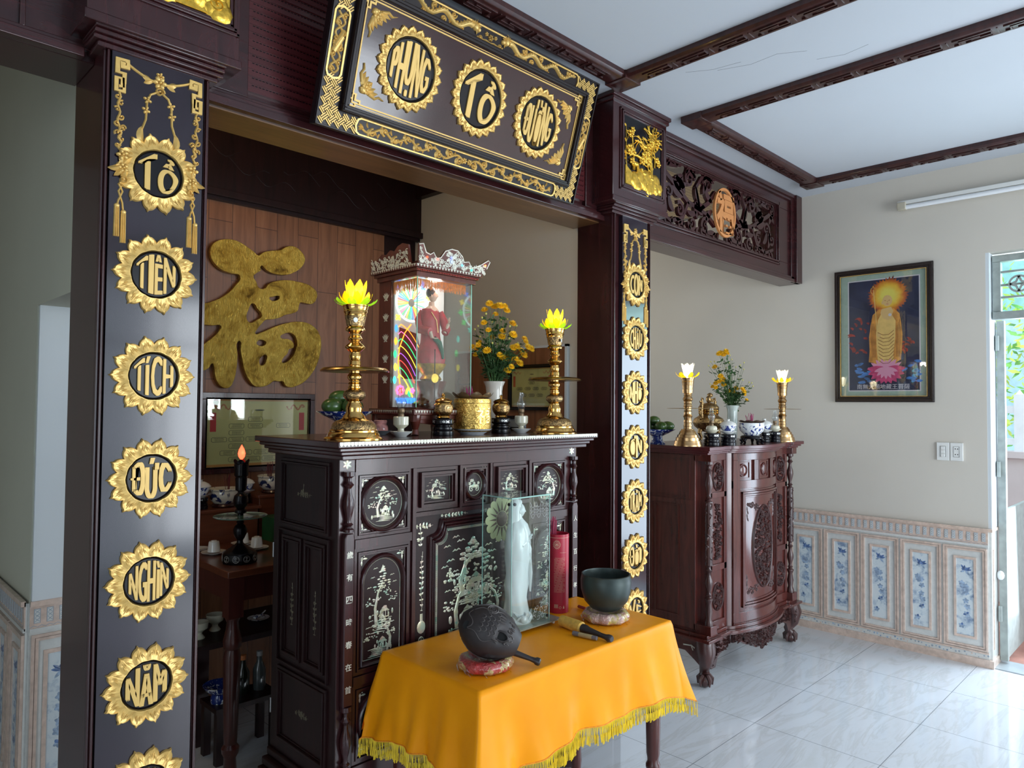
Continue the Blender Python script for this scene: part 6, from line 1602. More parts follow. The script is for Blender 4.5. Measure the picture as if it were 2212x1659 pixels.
# neon backdrop
nb = frame((1.729, sy1 - .0765, 0), (1, 0, 0), (0, 0, 1), (0, -1, 0))
NEON = dict(w=(.75, .95, 1), g=(.02, .85, .18), y=(1, .85, .05), r=(1, .06, .05), b=(.04, .2, 1), o=(1, .28, .02), p=(1, .12, .35), c=(.05, .9, .8), v=(.3, .08, .8))
NM = {k: glow('neon_' + n, NEON[k], 3.2) for k, n in zip('wgyrbopcv', ('white', 'green', 'yellow', 'red', 'blue', 'orange', 'pink', 'turquoise', 'violet'))}
build('backdrop', MB().box(sx0 + .014, sx1 - .008, sy1 - .085, sy1 - .077, 1.490, 1.975), glow('lit_backdrop', (.55, .52, .50), .35), parent=SR, smooth=False)
nb = frame((1.688, sy1 - .086, 1.90), (1, 0, 0), (0, 0, 1), (0, -1, 0))
whl = MB(); mats_ = [NM[k] for k in 'wgyrbopcv']; ix = {k: i for i, k in enumerate('wgyrbopcv')}
for r in (.074, .070): whl.strip([(r * cos(t), r * sin(t)) for t in [2 * pi * i / 48 for i in range(49)]], nb, .0016, .002, 0, ix['w'])
for k in range(36):
    a = 2 * pi * k / 36; cc = 'wygcbryogwpg'[k % 12]
    whl.strip([(.016 * cos(a), .016 * sin(a)), (.066 * cos(a), .066 * sin(a))], nb, .0012, .0016, 0, ix[cc])
build('neon_wheel', whl, mats_, parent=SR)
build('wheel_hub', MB().prism([(.013 * cos(t), .016 * sin(t)) for t in [2 * pi * i / 24 for i in range(24)]], nb, 0, .004), mat('grey_hub', (.25, .25, .24), .5), parent=SR)
fl = MB()
for k in range(11):
    a = pi * 1.25 - k * (1.62 * pi / 10); cc = 'ygpbrrbyggc'[k]; x, z = .088 * cos(a), .088 * sin(a)
    if sx0 + .02 < 1.688 + x < sx1 - .012: fl.flower(x, z, .014, nb, .003, n=4, ang=a, mi=ix[cc])
for (x, z, cc) in ((-.070, -.12, 'b'), (-.072, -.17, 'o'), (-.074, -.22, 'g'), (-.072, -.27, 'y'), (-.075, -.32, 'c'), (.10, -.14, 'c'), (.11, -.20, 'g'), (.10, -.26, 'y')): fl.leaf(x, z, pi / 2, .030, .008, nb, .003, mi=ix[cc])
build('neon_flowers', fl, mats_, parent=SR)
wv = MB()
for k in range(8):
    cc = 'opgyvrgyo'[k]; x0 = -.045 + .008 * k
    wv.strip([(-.060 + .0 * k, -.100 - .028 * k)] + [(-.060 + t * (.10 - .004 * k), -.085 - .028 * k - .02 * t - .07 * t * t) for t in [i / 8 for i in range(1, 9)]], nb, .0016, .002, 0, ix[cc])
wv.strip([(.0, -.085), (-.03, -.12), (-.055, -.18), (-.060, -.25), (-.05, -.32)], nb, .0022, .003, 0, ix['o'])
build('neon_waves', wv, mats_, parent=SR)
build('red_field', MB().prism([(-.055, -.10), (.03, -.12), (.05, -.20), (.04, -.30), (-.04, -.30), (-.058, -.2)], nb, -.001, .0006), mat('dark_red_field', (.22, .01, .01), .4), parent=SR)
lt = MB(); lt.flower(-.048, -.345, .022, nb, .004, n=8, mi=ix['p']); lt.flower(-.048, -.345, .014, nb, .006, n=6, mi=ix['r']); lt.flower(.01, -.345, .013, nb, .004, mi=ix['p']); lt.leaf(-.02, -.36, 1.2, .03, .006, nb, .003, mi=ix['y']); lt.leaf(.0, -.37, 2.0, .03, .006, nb, .003, mi=ix['g'])
lt.prism([(-.07, -.375), (.03, -.375), (.02, -.395), (-.06, -.395)], nb, 0, .003, ix['b'])
build('neon_lotus', lt, mats_, parent=SR)
ob_ = MB()
for k in range(9):
    for fr_, L in ((front(sx0 + .02, sy0 + .016, 1.490), .22),): ob_.leaf(.012 + k * .024, 0, pi / 2, .030, .008, fr_, .004)
    if k < 6: ob_.leaf(.02 + k * .022, 0, pi / 2, .030, .008, side(sx0 + .012, sy1 - .08, 1.490), .004)
build('glass_petals', ob_, pane('crystal', (.9, .85, .8), 1.0), parent=SR)
point('shrine_light', (1.735, 2.17, 1.955), 1.6, (1, .85, .8), .03)
# ---- figure in the shrine
SKIN = mat('painted_skin', (.62, .42, .32), .4, var=.04); ROBE = mat('crimson_robe', (.40, .012, .022), .45, var=.2, vs=30); HAIR = mat('black_hair', (.008, .006, .006), .4)
def loft(mb, secs, seg=28, folds=0, amp=0.0, mi=0):
    """secs: (x, y, z, rx, ry[, phase]) stacked cross sections"""
    vs = []; fs = []
    for (x, y, z, rx, ry) in secs:
        for k in range(seg):
            t = 2 * pi * k / seg; f = 1 + amp * cos(folds * t + z * 40) if folds else 1
            vs.append((x + rx * f * cos(t), y + ry * f * sin(t), z))
    for i in range(len(secs) - 1):
        for k in range(seg):
            k2 = (k + 1) % seg; fs.append((i * seg + k, i * seg + k2, (i + 1) * seg + k2, (i + 1) * seg + k))
    fs.append(tuple(range(seg))[::-1]); fs.append(tuple((len(secs) - 1) * seg + k for k in range(seg)))
    mb.add(vs, fs, mi)
def head(mb, c, r, yaw=0.0):
    """head with brow, nose, lips, chin and ears; faces +X turned by yaw"""
    c = Vector(c); seg, ns = 28, 20; vs = []; fs = []
    for j in range(ns + 1):
        ph = pi * j / ns
        for k in range(seg):
            t = 2 * pi * k / seg; x = sin(ph) * cos(t) * .88; y = sin(ph) * sin(t) * .76; z = cos(ph) * 1.12
            if z < -.3: x *= 1 - .22 * (-z - .3); y *= 1 - .35 * (-z - .3)
            if x > .3:
                fx = max(0, 1 - (y / .16) ** 2)
                x += fx * (.20 * math.exp(-((z + .12) / .13) ** 2) + .07 * math.exp(-((z + .45) / .06) ** 2) + .06 * math.exp(-((z + .58) / .05) ** 2) + .08 * math.exp(-((z + .85) / .14) ** 2))
                x -= .07 * math.exp(-((abs(y) - .27) / .12) ** 2 - ((z - .06) / .10) ** 2); x += .04 * math.exp(-((z - .22) / .08) ** 2 - (y / .5) ** 2)
            X = x * cos(yaw) - y * sin(yaw); Y = x * sin(yaw) + y * cos(yaw); vs.append(c + Vector((X, Y, z)) * r)
    for j in range(ns):
        for k in range(seg):
            k2 = (k + 1) % seg; fs.append((j * seg + k, j * seg + k2, (j + 1) * seg + k2, (j + 1) * seg + k))
    mb.add(vs, fs)
    for s_ in (-1, 1):
        e = Vector((-.02, s_ * .76, -.12)); X = e.x * cos(yaw) - e.y * sin(yaw); Y = e.x * sin(yaw) + e.y * cos(yaw)
        mb.ball(c + Vector((X, Y, e.z)) * r, r * .2, 8, sc=(.8, .5, 1.6))
def hand(mb, wrist, d, up, s):
    """small open hand: palm and five fingers"""
    w_ = Vector(wrist); d = Vector(d).normalized(); up = Vector(up); up = (up - d * up.dot(d)).normalized(); sd = d.cross(up)
    mb.tube([w_, w_ + d * s * .25, w_ + d * s * .5], [s * .13, s * .2, s * .2], 8, flat=.5)
    for k, (o_, L) in enumerate(((-.15, .42), (-.05, .5), (.06, .47), (.16, .36))):
        a = w_ + d * s * .48 + sd * o_ * s; mb.tube([a, a + d * s * L * .5 + up * s * .02, a + d * s * L + up * s * .08], [s * .055, s * .05, s * .035], 6)
    a = w_ + d * s * .2 + sd * -.17 * s; mb.tube([a, a + d * s * .16 - sd * s * .10, a + d * s * .34 - sd * s * .12 + up * s * .05], [s * .06, s * .055, s * .04], 6)
SX, SY = 1.722, 2.175
fg1 = thing('deity_figure', 'small figure in a crimson robe with black hair inside the lit shrine', 'statue', (SX, SY, 1.49))
bdm = MB()
loft(bdm, [(SX, SY, 1.64, .062, .045), (SX, SY, 1.66, .066, .047), (SX - .002, SY, 1.70, .055, .040), (SX - .004, SY, 1.74, .050, .034), (SX - .004, SY, 1.79, .052, .036), (SX - .004, SY, 1.825, .054, .034), (SX - .002, SY, 1.85, .042, .028), (SX, SY, 1.865, .018, .016), (SX + .002, SY, 1.885, .0145, .0145)])
build('body', bdm, SKIN, parent=fg1)
hd = MB(); head(hd, (SX + .006, SY - .002, 1.918), .030, -.85); build('head', hd, SKIN, parent=fg1)
hr = MB().ball((SX + .001, SY + .004, 1.931), .0305, 20, sc=(.95, .93, .95)).ball((SX + .001, SY + .004, 1.958), .009, 12)
build('hair', hr, HAIR, parent=fg1)
rb = MB()
loft(rb, [(SX, SY, 1.575, .078, .060), (SX, SY, 1.60, .086, .064), (SX, SY, 1.64, .078, .056), (SX - .002, SY, 1.68, .062, .045), (SX - .004, SY, 1.73, .055, .039), (SX - .004, SY, 1.79, .057, .040), (SX - .004, SY, 1.825, .060, .038), (SX - .006, SY + .004, 1.848, .048, .030)], 36, 9, .035)
for s_ in (-1, 1):
    rb.tube([(SX + s_ * .042, SY - s_ * .018, 1.835), (SX + s_ * .062, SY - s_ * .03, 1.79), (SX + s_ * .064, SY - s_ * .03 - .02, 1.745), (SX + s_ * .05, SY - .055, 1.73)], [.020, .023, .024, .020], 12)
build('robe', rb, ROBE, parent=fg1)
hn = MB(); hn.tube([(SX + .05, SY - .055, 1.73), (SX + .062, SY - .07, 1.775)], [.010, .008], 8); hand(hn, (SX + .062, SY - .07, 1.775), (.1, -.05, 1), (1, 0, 0), .034); hand(hn, (SX - .04, SY - .06, 1.70), (.8, -.3, -.1), (0, 0, 1), .034)
hn.tube([(SX - .05, SY - .055, 1.73), (SX - .04, SY - .06, 1.70)], [.010, .008], 8)
build('hands', hn, SKIN, parent=fg1)
build('gilt_collar', MB().tube([(SX + .026 * cos(t), SY - .012 + .02 * sin(t), 1.852 - .012 * (1 - sin(t))) for t in [pi + pi * i / 12 for i in range(13)]], .0025, 6).tube([(SX - .03, SY - .038, 1.83), (SX + .0, SY - .046, 1.79), (SX + .012, SY - .045, 1.73)], .0022, 6), GOLD, parent=fg1)
build('green_sash', MB().tube([(SX - .02, SY - .052, 1.70), (SX + .01, SY - .058, 1.68), (SX + .03, SY - .055, 1.64), (SX + .035, SY - .06, 1.60)], [.012, .014, .012, .008], 8), mat('dark_green_sash', (.01, .09, .05), .5), parent=fg1)
build('lotus_seat', MB().lathe([(.05, 1.491), (.06, 1.50), (.045, 1.52), (.07, 1.55), (.082, 1.575), (.0, 1.58)], (SX, SY, 0), 28), GOLDL, parent=fg1)
fg1.scale = (.72, .72, .78); fg1.location = (SX, SY, 1.591)
build('figure_pedestal', MB().lathe([(.070, 1.4905), (.072, 1.505), (.055, 1.515), (.048, 1.55), (.058, 1.575), (.062, 1.5905), (0, 1.5905)], (SX, SY, 0), 32), SHW, parent=SR)
md_ = thing('coin_pendant', 'gold coin pendant on a dark cord hanging inside the shrine glass', 'pendant', (1.69, 2.112, 1.60))
build('coin', MB().lathe([(.004, -.002), (.017, -.002), (.018, 0), (.017, .002), (.004, .002)], (1.69, 2.110, 1.60), 28, axis='Y'), GOLDL, parent=md_); build('cord', MB().tube([(1.69, 2.110, 1.618), (1.69, 2.110, 1.71)], .0022, 6).tube([(1.69, 2.110, 1.582), (1.69, 2.110, 1.50)], .0018, 6), BLACK, parent=md_)
# ------------------------------------------------------------------ bow-fronted altar: the rest of the set
Z2 = 1.286
dg = thing('bronze_censer', 'gilt bronze censer with lion lid and tall handles behind the oil lamp', 'censer', (3.99, 2.27, Z2))
build('bowl', MB().lathe([(.030, .060), (.060, .072), (.088, .096), (.097, .118), (.088, .142), (.062, .158), (.056, .166), (.060, .172), (.060, .196), (.064, .200), (.060, .206), (0, .206)], seg=40), BRASSE, parent=dg, local=True)
build('rim_band', MB().lathe([(.060, .170), (.0635, .176), (.0605, .182), (.0635, .190), (.0605, .197)], seg=40, cap=False), BRASS, parent=dg, local=True)
build('lid', MB().lathe([(.064, .206), (.062, .214), (.052, .226), (.034, .236), (.018, .240), (0, .242)], seg=36), BRASSE, parent=dg, local=True)
ln = MB().ball((0, 0, .262), .018, 14, sc=(1, .9, 1.3)).ball((.006, -.006, .288), .015, 14).ball((.016, -.014, .284), .007, 10)
for a in range(8): ln.ball((.006 + .013 * cos(a), -.006 + .013 * sin(a), .292), .005, 6)
for x in (-.010, .012): ln.tube([(x + .006, -.012, .265), (x + .010, -.018, .244)], .005, 6)
build('lion_finial', ln, BRASSE, parent=dg, local=True)
for s_ in (-1, 1):
    hm_ = MB(); f_ = frame((s_ * .082, 0, .15), (s_ * .71, -.71 * 0, 0), (0, 0, 1), (0, -1, 0)); f_ = frame((s_ * .078, 0, .13), (1, 0, 0), (0, 0, 1), (0, -1, 0))
    for k in range(11): hm_.curl((.010 if k % 2 else -.006) * s_, k * .013, .012, k, 1.0, f_, .004, .008, -.004, cw=(1 if k % 2 else -1), n=10)
    hm_.tube([(s_ * .072, 0, .12), (s_ * .086, 0, .18), (s_ * .078, 0, .24), (s_ * .082, 0, .275)], [.008, .009, .007, .002], 8)
    build('handle', hm_, BRASSE, parent=dg, local=True)
for k in range(3):
    a = k * 2.094 + .6; build('leg', MB().tube([(.055 * cos(a), .055 * sin(a), .085), (.066 * cos(a), .066 * sin(a), .055), (.050 * cos(a), .050 * sin(a), .025), (.060 * cos(a), .060 * sin(a), .012)], [.016, .013, .008, .010], 10), BRASSE, parent=dg, local=True)
def covered_bowl(label, loc):
    th = thing('covered_bowl', label, 'bowl', loc, 'covered blue and white tea bowls')
    build('saucer', MB().lathe([(.022, 0), (.024, .003), (.046, .013), (.047, .015), (.040, .013), (0, .006)], seg=36), PORC, parent=th, local=True)
    build('bowl_body', MB().lathe([(.018, .006), (.022, .010), (.036, .026), (.041, .044), (.042, .048), (0, .046)], seg=36), BW_L, parent=th, local=True)
    build('lid', MB().lathe([(.046, .048), (.047, .051), (.036, .064), (.018, .073), (.008, .075), (.010, .081), (.013, .083), (0, .082)], seg=36), PORC, parent=th, local=True)
    return th
black_stand(.043, .064, 'black stand under the left covered tea bowl on the bow-fronted altar', (3.675, 1.97, Z2))
cb1 = covered_bowl('white and blue covered tea bowl left of the blue dragon incense bowl', (3.675, 1.97, Z2 + .064))
black_stand(.034, .062, 'black stand under the right covered tea bowl, mostly hidden', (4.182, 2.0, Z2))
dup(cb1, (4.182, 2.0, Z2 + .062), 1.2, 'white and blue covered tea bowl right of the blue dragon incense bowl')
black_stand(.044, .070, 'black stand under the left cream oil lamp on the bow-fronted altar', (3.565, 2.01, Z2))
oil_lamp('squat cream oil lamp on a black stand beside the left turned candlestick', (3.565, 2.01, Z2 + .070), 2, 1.0, True)
black_stand(.034, .066, 'black stand under the right cream oil lamp on the bow-fronted altar', (4.262, 1.97, Z2))
oil_lamp('squat cream oil lamp on a black stand beside the right turned candlestick', (4.262, 1.97, Z2 + .066), 2, .95, True)
fs_ = thing('footed_stand', 'black scroll-footed stand under the blue dragon incense bowl', 'stand', (3.925, 1.955, Z2))
f_b = MB().lathe([(.048, .030), (.062, .034), (.064, .042), (.060, .048), (.050, .052), (0, .052)], seg=36)
for k in range(5):
    a = k * 1.2566 + .4; f_b.tube([(.052 * cos(a), .052 * sin(a), .034), (.064 * cos(a), .064 * sin(a), .020), (.056 * cos(a), .056 * sin(a), .008), (.066 * cos(a), .066 * sin(a), .002)], [.010, .010, .006, .007], 8)
build('stand_body', f_b, BLACK, parent=fs_, local=True)
ib = thing('incense_bowl', 'wide white incense bowl with blue dragons on the bow-fronted altar', 'incense burner', (3.925, 1.955, Z2 + .052))
build('bowl_body', MB().lathe([(.040, 0), (.046, .006), (.066, .026), (.072, .050), (.070, .068), (.072, .072), (.066, .072), (0, .060)], seg=44), BW_L, parent=ib, local=True)
rm = MB()
for k in range(9): petal(rm, k * 2 * pi / 9, .030, .074, .072, .084, .030, .7)
build('petal_rim', rm, mat('dark_bronze_petal', (.12, .07, .05), .5, .6), parent=ib, local=True)
sticks('spent pink incense sticks in the blue dragon bowl', (3.955, 1.975, Z2 + .120), 16, .062, .020, 8)
# ------------------------------------------------------------------ things on the orange cloth
TC = TZ + .0055
WD = mat('carved_brown_black_wood', (.022, .016, .016), .55, var=.3, vs=30); WDE = mat('worn_wood_edge', (.10, .085, .08), .6, var=.2)
def cushion(label, loc, r, h, cols, seed):
    th = thing('ring_cushion', label, 'cushion', loc, 'plastic wrapped ring cushions')
    R_ = random.Random(seed); m_, nt, b = _mat('wrapped_cushion_cloth'); v = coords(nt); f = noise(nt, v, 16, 3, .5, 1.0)
    nt.links.new(ramp(nt, f, cols), b.inputs['Base Color']); b.inputs['Roughness'].default_value = .3; b.inputs['Coat Weight'].default_value = .7; b.inputs['Coat Roughness'].default_value = .15
    bump(nt, b, noise(nt, v, 38, 4, .6, 2), 1.0, .012)
    seg = 56; pr = [(r * .45, h * .55), (r * .6, h * .92), (r * .78, h), (r * .93, h * .86), (r, h * .55), (r * .97, h * .22), (r * .86, .0), (r * .5, 0)]
    mb = MB().lathe(pr, seg=seg)
    mb.v = [(x * (1 + .035 * sin(9 * atan2(y, x) + seed) + .02 * sin(23 * atan2(y, x))), y * (1 + .035 * sin(9 * atan2(y, x) + seed) + .02 * sin(23 * atan2(y, x))), z) for x, y, z in mb.v]
    build('padded_ring', mb, m_, parent=th, local=True, subsurf=1)
    wr = MB()
    for k in range(34):
        a = R_.uniform(0, 6.28); rr = r * R_.uniform(.8, 1.0); z = h * R_.uniform(.2, .85); L = R_.uniform(.01, .03)
        wr.tube([(rr * cos(a), rr * sin(a), z), (rr * 1.05 * cos(a + L * 8), rr * 1.05 * sin(a + L * 8), z - L * .4), (rr * 1.02 * cos(a + L * 14), rr * 1.02 * sin(a + L * 14), z - L)], [.0004, .0022, .0004], 4, flat=.3)
    build('plastic_wrap_crease', wr, pane('cling_film', (.95, .95, .95), 1.5), parent=th, local=True)['kind'] = 'stuff'
    return th
cushion('red and cream cushion in crinkled plastic under the wooden fish', (1.452, 1.558, TC), .083, .036, [(.35, (.45, .03, .03)), (.52, (.42, .05, .04)), (.55, (.62, .52, .22)), (.66, (.45, .04, .04)), (.72, (.55, .45, .35))], 2)
cushion('pink and gold cushion in crinkled plastic under the bowl gong', (2.085, 1.60, TC), .086, .038, [(.35, (.52, .30, .26)), (.48, (.60, .42, .34)), (.55, (.62, .50, .12)), (.63, (.45, .16, .14)), (.75, (.60, .48, .40))], 5)
gg = thing('bowl_gong', 'dark green-grey metal bowl gong on its cushion', 'bowl gong', (2.085, 1.60, TC + .036))
build('bowl_body', MB().lathe([(.0, .0), (.035, .001), (.055, .010), (.078, .036), (.090, .075), (.0915, .110), (.088, .128), (.089, .131), (.0845, .132), (.083, .128), (.086, .108), (.084, .075), (.072, .040), (.048, .014), (0, .008)], seg=64), mat('dark_patinated_bronze', (.045, .060, .056), .42, .55, var=.18, vs=18), parent=gg, local=True)
# wooden fish: hollow carved body with slit, scales and a dragon-like head
wf_ = thing('wooden_fish', 'dark carved wooden fish drum lying tilted on the red cushion', 'wooden fish', (1.452, 1.558, TC + .034))
ax = Vector((.62, -.62, -.40)).normalized()      # from the round back to the snout
upv = Vector((0, 0, 1)); upv = (upv - ax * upv.dot(ax)).normalized(); rt_ = ax.cross(upv)
ctr = Vector((.0, .0, .074))
def fishp(t, a, k=1.0):
    """t 0..1 from back to snout, a angle about the axis"""
    R = .083 * (max(0, sin(pi * min(1, .03 + .85 * t))) ** .62) * (1 - .20 * t * t)
    ry = 1.0; rz = 1.0 - .10 * t
    return ctr + ax * (-.082 + .185 * t) + (rt_ * cos(a) * ry + upv * sin(a) * rz) * R * k
fb = MB(); seg, ns = 44, 30; vs = []; fs = []
for j in range(ns + 1):
    t = j / ns
    for k in range(seg):
        a = 2 * pi * k / seg; q = 1.0
        da = ((a + pi) % (2 * pi)) - pi
        q *= 1 - .16 * math.exp(-((t - .66) / .07) ** 2 - ((da - .35) / .26) ** 2) - .16 * math.exp(-((da + .75) / .08) ** 2) * max(0, min(1, (t - .5) * 8))
        vs.append(fishp(t, a, q))
for j in range(ns):
    for k in range(seg): k2 = (k + 1) % seg; fs.append((j * seg + k, j * seg + k2, (j + 1) * seg + k2, (j + 1) * seg + k))
fs.append(tuple(range(seg))); fs.append(tuple(ns * seg + k for k in range(seg))); fb.add(vs, fs)
build('drum_body', fb, WD, parent=wf_, local=True)
cvv = MB(); F_ = lambda u, v, h=0: fishp(max(0.01, min(.99, v)), u, 1 + h / .07)
for sgn, base in ((1, 1.15), (-1, 1.15)):
    pass
for A0 in (.62, 2.5, 4.4):
    for r_ in range(4):
        for c_ in range(4 + r_ % 2):
            u = A0 + (c_ - 2) * .20 + (r_ % 2) * .10; v = .28 + r_ * .075
            cvv.strip([(u - .09, v), (u - .07, v + .035), (u, v + .055), (u + .07, v + .035), (u + .09, v)], F_, .004 * 2.2, .0016)
    for q in range(14): t = q / 13; 
    cvv.strip([(A0 - .65 + .1 * sin(t * 9), .14 + t * .5) for t in [i / 14 for i in range(15)]], F_, .009, .0022)
    cvv.strip([(A0 + .60 + .1 * sin(t * 9), .14 + t * .5) for t in [i / 14 for i in range(15)]], F_, .009, .0022)
    cvv.strip([(A0 - .62 + 1.2 * t, .13 + .05 * sin(t * 6)) for t in [i / 14 for i in range(15)]], F_, .007, .0022)
    for k in range(9): cvv.leaf(A0 - .5 + .125 * k, .54, pi / 2, .12, .035, F_, .0045) if abs(k - 3) > 2 or A0 > 1 else None
    for k in range(6): cvv.curl(A0 - .5 + .2 * k, .80, .07, k, 1, F_, .014, .004, cw=(1 if k % 2 else -1), n=10)
ringm(cvv, F_, 1.30, .40, .26, .085, .009, .0024); ringm(cvv, F_, 1.30, .40, .17, .055, .006, .0016)
for k in range(5): cvv.strip([(1.18, .376 + .012 * k), (1.42, .376 + .012 * k)], F_, .003, .0016)
for k in range(7): cvv.strip([(1.7 + .07 * k, .16), (1.6 + .07 * k, .30), (1.75 + .07 * k, .42)], F_, .007, .0022)
build('carved_scales', cvv, WDE, parent=wf_, local=True, angle=60)
hd_ = MB(); sn = ctr + ax * .086
for (a, b_, r) in ((-.010, .018, .017), (.014, .020, .013), (.028, .004, .012), (-.026, .006, .014), (.0, -.010, .020), (.020, -.012, .012), (-.018, -.012, .013)): hd_.ball(sn + rt_ * a + upv * b_, r, 12)
for s_ in (-1, 1): hd_.ball(sn + rt_ * s_ * .015 + upv * .030 + ax * .004, .007, 10); hd_.tube([sn + rt_ * s_ * .02 + upv * .03, sn + rt_ * s_ * .036 + upv * .042 - ax * .02, sn + rt_ * s_ * .040 + upv * .036 - ax * .05], [.005, .007, .002], 8)
hd_.tube([sn - rt_ * .03 - upv * .004 - ax * .03, sn - rt_ * .034 - upv * .016 + ax * .0, sn - rt_ * .02 - upv * .024 + ax * .02], [.004, .007, .003], 8)
build('carved_snout', hd_, WD, parent=wf_, local=True)
hl = MB()
for a_, t_, q_ in ((.35, .66, .875), (.1, .10, 1.0)):
    p = fishp(t_, a_, q_); nrm = (fishp(t_, a_, 1.2) - fishp(t_, a_, .8)).normalized(); u1 = ax - nrm * ax.dot(nrm); u1.normalize(); u2 = nrm.cross(u1)
    hl.add([p + (u1 * cos(t) * (.019 if q_ < 1 else .009) + u2 * sin(t) * (.011 if q_ < 1 else .012)) + nrm * .0045 for t in [2 * pi * i / 24 for i in range(24)]], [tuple(range(24))])
    if q_ < 1: cvv2 = [p + (u1 * cos(t) * .021 + u2 * sin(t) * .013) + nrm * .006 for t in [2 * pi * i / 24 for i in range(25)]]; build('hole_lip', MB().tube(cvv2, .0028, 8, cap=False), WD, parent=wf_, local=True)
build('sound_hole', hl, mat('hole_black', (.001, .001, .001), .9, var=0), parent=wf_, local=True)
def mallet(label, name, a, b_, prof, m, head=None, hm=None):
    th = thing(name, label, 'striker', a); A, B = Vector(a), Vector(b_); d = B - A
    build('handle', MB().tube([A + d * t for t, r in prof], [r for t, r in prof], 14), m, parent=th)
    if head: build('wrapped_head', MB().tube([A + d * t for t, r in head], [r for t, r in head], 16), hm, parent=th)
    return th
DK = mat('dark_striker_wood', (.028, .022, .024), .4, var=.2)
mallet('dark wooden fish striker leaning off the drum towards the front edge', 'fish_striker', (1.500, 1.545, TC + .050), (1.572, 1.448, TC + .0125), [(0, .010), (.18, .013), (.3, .013), (.34, .010), (.42, .009), (.75, .007), (.85, .008), (.9, .0115), (.97, .0115), (1, .008)], DK)
mallet('yellow cloth-wrapped gong striker with dark handle beside the red tube', 'gong_striker', (1.912, 1.665, TC + .020), (1.900, 1.432, TC + .011), [(.38, .013), (.42, .016), (.52, .015), (.56, .012), (.80, .008), (.88, .0085), (.93, .012), (.98, .012), (1, .009)], DK,
       [(0, .014), (.02, .019), (.3, .021), (.42, .0205), (.45, .014)], mat('yellow_wrapping_cloth', (.62, .36, .06), .6, var=.2, vs=60, bmp=.5))
lt_ = thing('cigarette_lighter', 'small tan and grey lighter lying in front of the gong striker', 'lighter', (1.86, 1.51, TC))
build('barrel', MB().tube([(1.868, 1.545, TC + .008), (1.876, 1.495, TC + .008)], .0075, 12), mat('tan_plastic', (.38, .29, .14), .4), parent=lt_)
build('cap', MB().tube([(1.864, 1.568, TC + .008), (1.868, 1.545, TC + .008)], .0078, 12).tube([(1.876, 1.495, TC + .008), (1.879, 1.478, TC + .008)], .0070, 12), mat('grey_plastic', (.14, .13, .14), .4), parent=lt_)
rl = thing('red_lighter', 'tiny transparent red lighter lying behind the bowl gong', 'lighter', (2.13, 1.735, TC))
build('barrel', MB().tube([(2.13, 1.765, TC + .006), (2.125, 1.725, TC + .006)], .006, 10), mat('clear_red_plastic', (.30, .06, .05), .2), parent=rl)
build('cap', MB().tube([(2.125, 1.725, TC + .006), (2.122, 1.712, TC + .006)], .006, 10), mat('orange_plastic', (.85, .10, .02), .4), parent=rl)
# ---- glass case with white figure
kx0, kx1, ky0, ky1 = 1.702, 1.892, 1.703, 1.848
CS = thing('glass_case', 'tall clear display case around the white figure on the orange cloth', 'display case', (1.79, 1.77, TC))
CG = pane('case_glass', (.94, .975, .965), .35)
build('base_plate', MB().box(kx0 - .008, kx1 + .055, ky0 - .014, ky1 + .012, TC + .012, TC + .016), mat('green_grey_glass_plate', (.24, .26, .20), .12, var=.05, coat=.4), parent=CS)
fe_ = MB()
for x, y in ((kx0 + .01, ky0 - .002), (kx1 + .02, ky0 - .002), (kx0 + .01, ky1), (kx1 + .02, ky1)): build('foot', MB().ball((x, y, TC + .0064), .0064, 10), WHITE, parent=CS)
g0 = TC + .016; g1 = 1.183
for nm, b6 in (('front_pane', (kx0, kx1, ky0, ky0 + .003, g0, g1)), ('side_pane', (kx0, kx0 + .003, ky0 + .003, ky1 - .003, g0, g1)), ('side_pane', (kx1 - .003, kx1, ky0 + .003, ky1 - .003, g0, g1)), ('back_pane', (kx0, kx1, ky1 - .003, ky1, g0, g1)), ('lid', (kx0, kx1, ky0, ky1, g1, g1 + .004))):
    build(nm, MB().box(*b6), CG, parent=CS, smooth=False)
eg = MB()
for x in (kx0, kx1): 
    for y in (ky0, ky1): eg.box(x - .0011, x + .0011, y - .0011, y + .0011, g0, g1)
eg.box(kx0, kx1, ky0 - .001, ky0 + .001, g1, g1 + .004).box(kx0 - .001, kx0 + .001, ky0, ky1, g1, g1 + .004)
build('glass_edge', eg, mat('aqua_glass_edge', (.30, .52, .46), .1, var=.1, coat=.5), parent=CS, smooth=False)
bo_ = MB()
for z in (g0 + .02, g1 - .018):
    for q in ((kx0 + .012, ky0 - .002, z), (kx1 - .012, ky0 - .002, z)): bo_.lathe([(0, -.002), (.0055, -.002), (.0055, .002), (0, .002)], q, 12, axis='Y')
    for q in ((kx0 - .002, ky0 + .012, z), (kx0 - .002, ky1 - .012, z)): bo_.lathe([(0, -.002), (.0055, -.002), (.0055, .002), (0, .002)], q, 12, axis='X')
build('fixing_screw', bo_, mat('black_screw', (.01, .01, .01), .4, var=0), parent=CS)
et = MB(); fe2 = front(kx0, ky0 - .0005, 0); ETC = mat('etched_glass', (.50, .52, .50), .6, var=.1)
for k in range(3):
    for i in range(4): et.strip([(kx1 - kx0 - .10 + .03 * k + .026 * t, 1.165 - .012 * i - .020 * sin(pi * t)) for t in [j / 8 for j in range(9)]], fe2, .0005, .0003)
for i in range(26): et.curl(kx1 - kx0 - .012 + .006 * sin(i * 3), .80 + i * .0145, .007, i, 1.0, fe2, .0006, .0003, n=8)
for i in range(12): et.curl(.11 + .006 * i, .765 + .012 * (i % 4), .010, i, 1.0, fe2, .0006, .0003, n=8)
build('etched_ornament', et, ETC, parent=CS)
HX_ = .091
sun = MB(); fsn = front(kx0, ky1 - .0034, 0); cx_, cz_ = HX_, 1.092
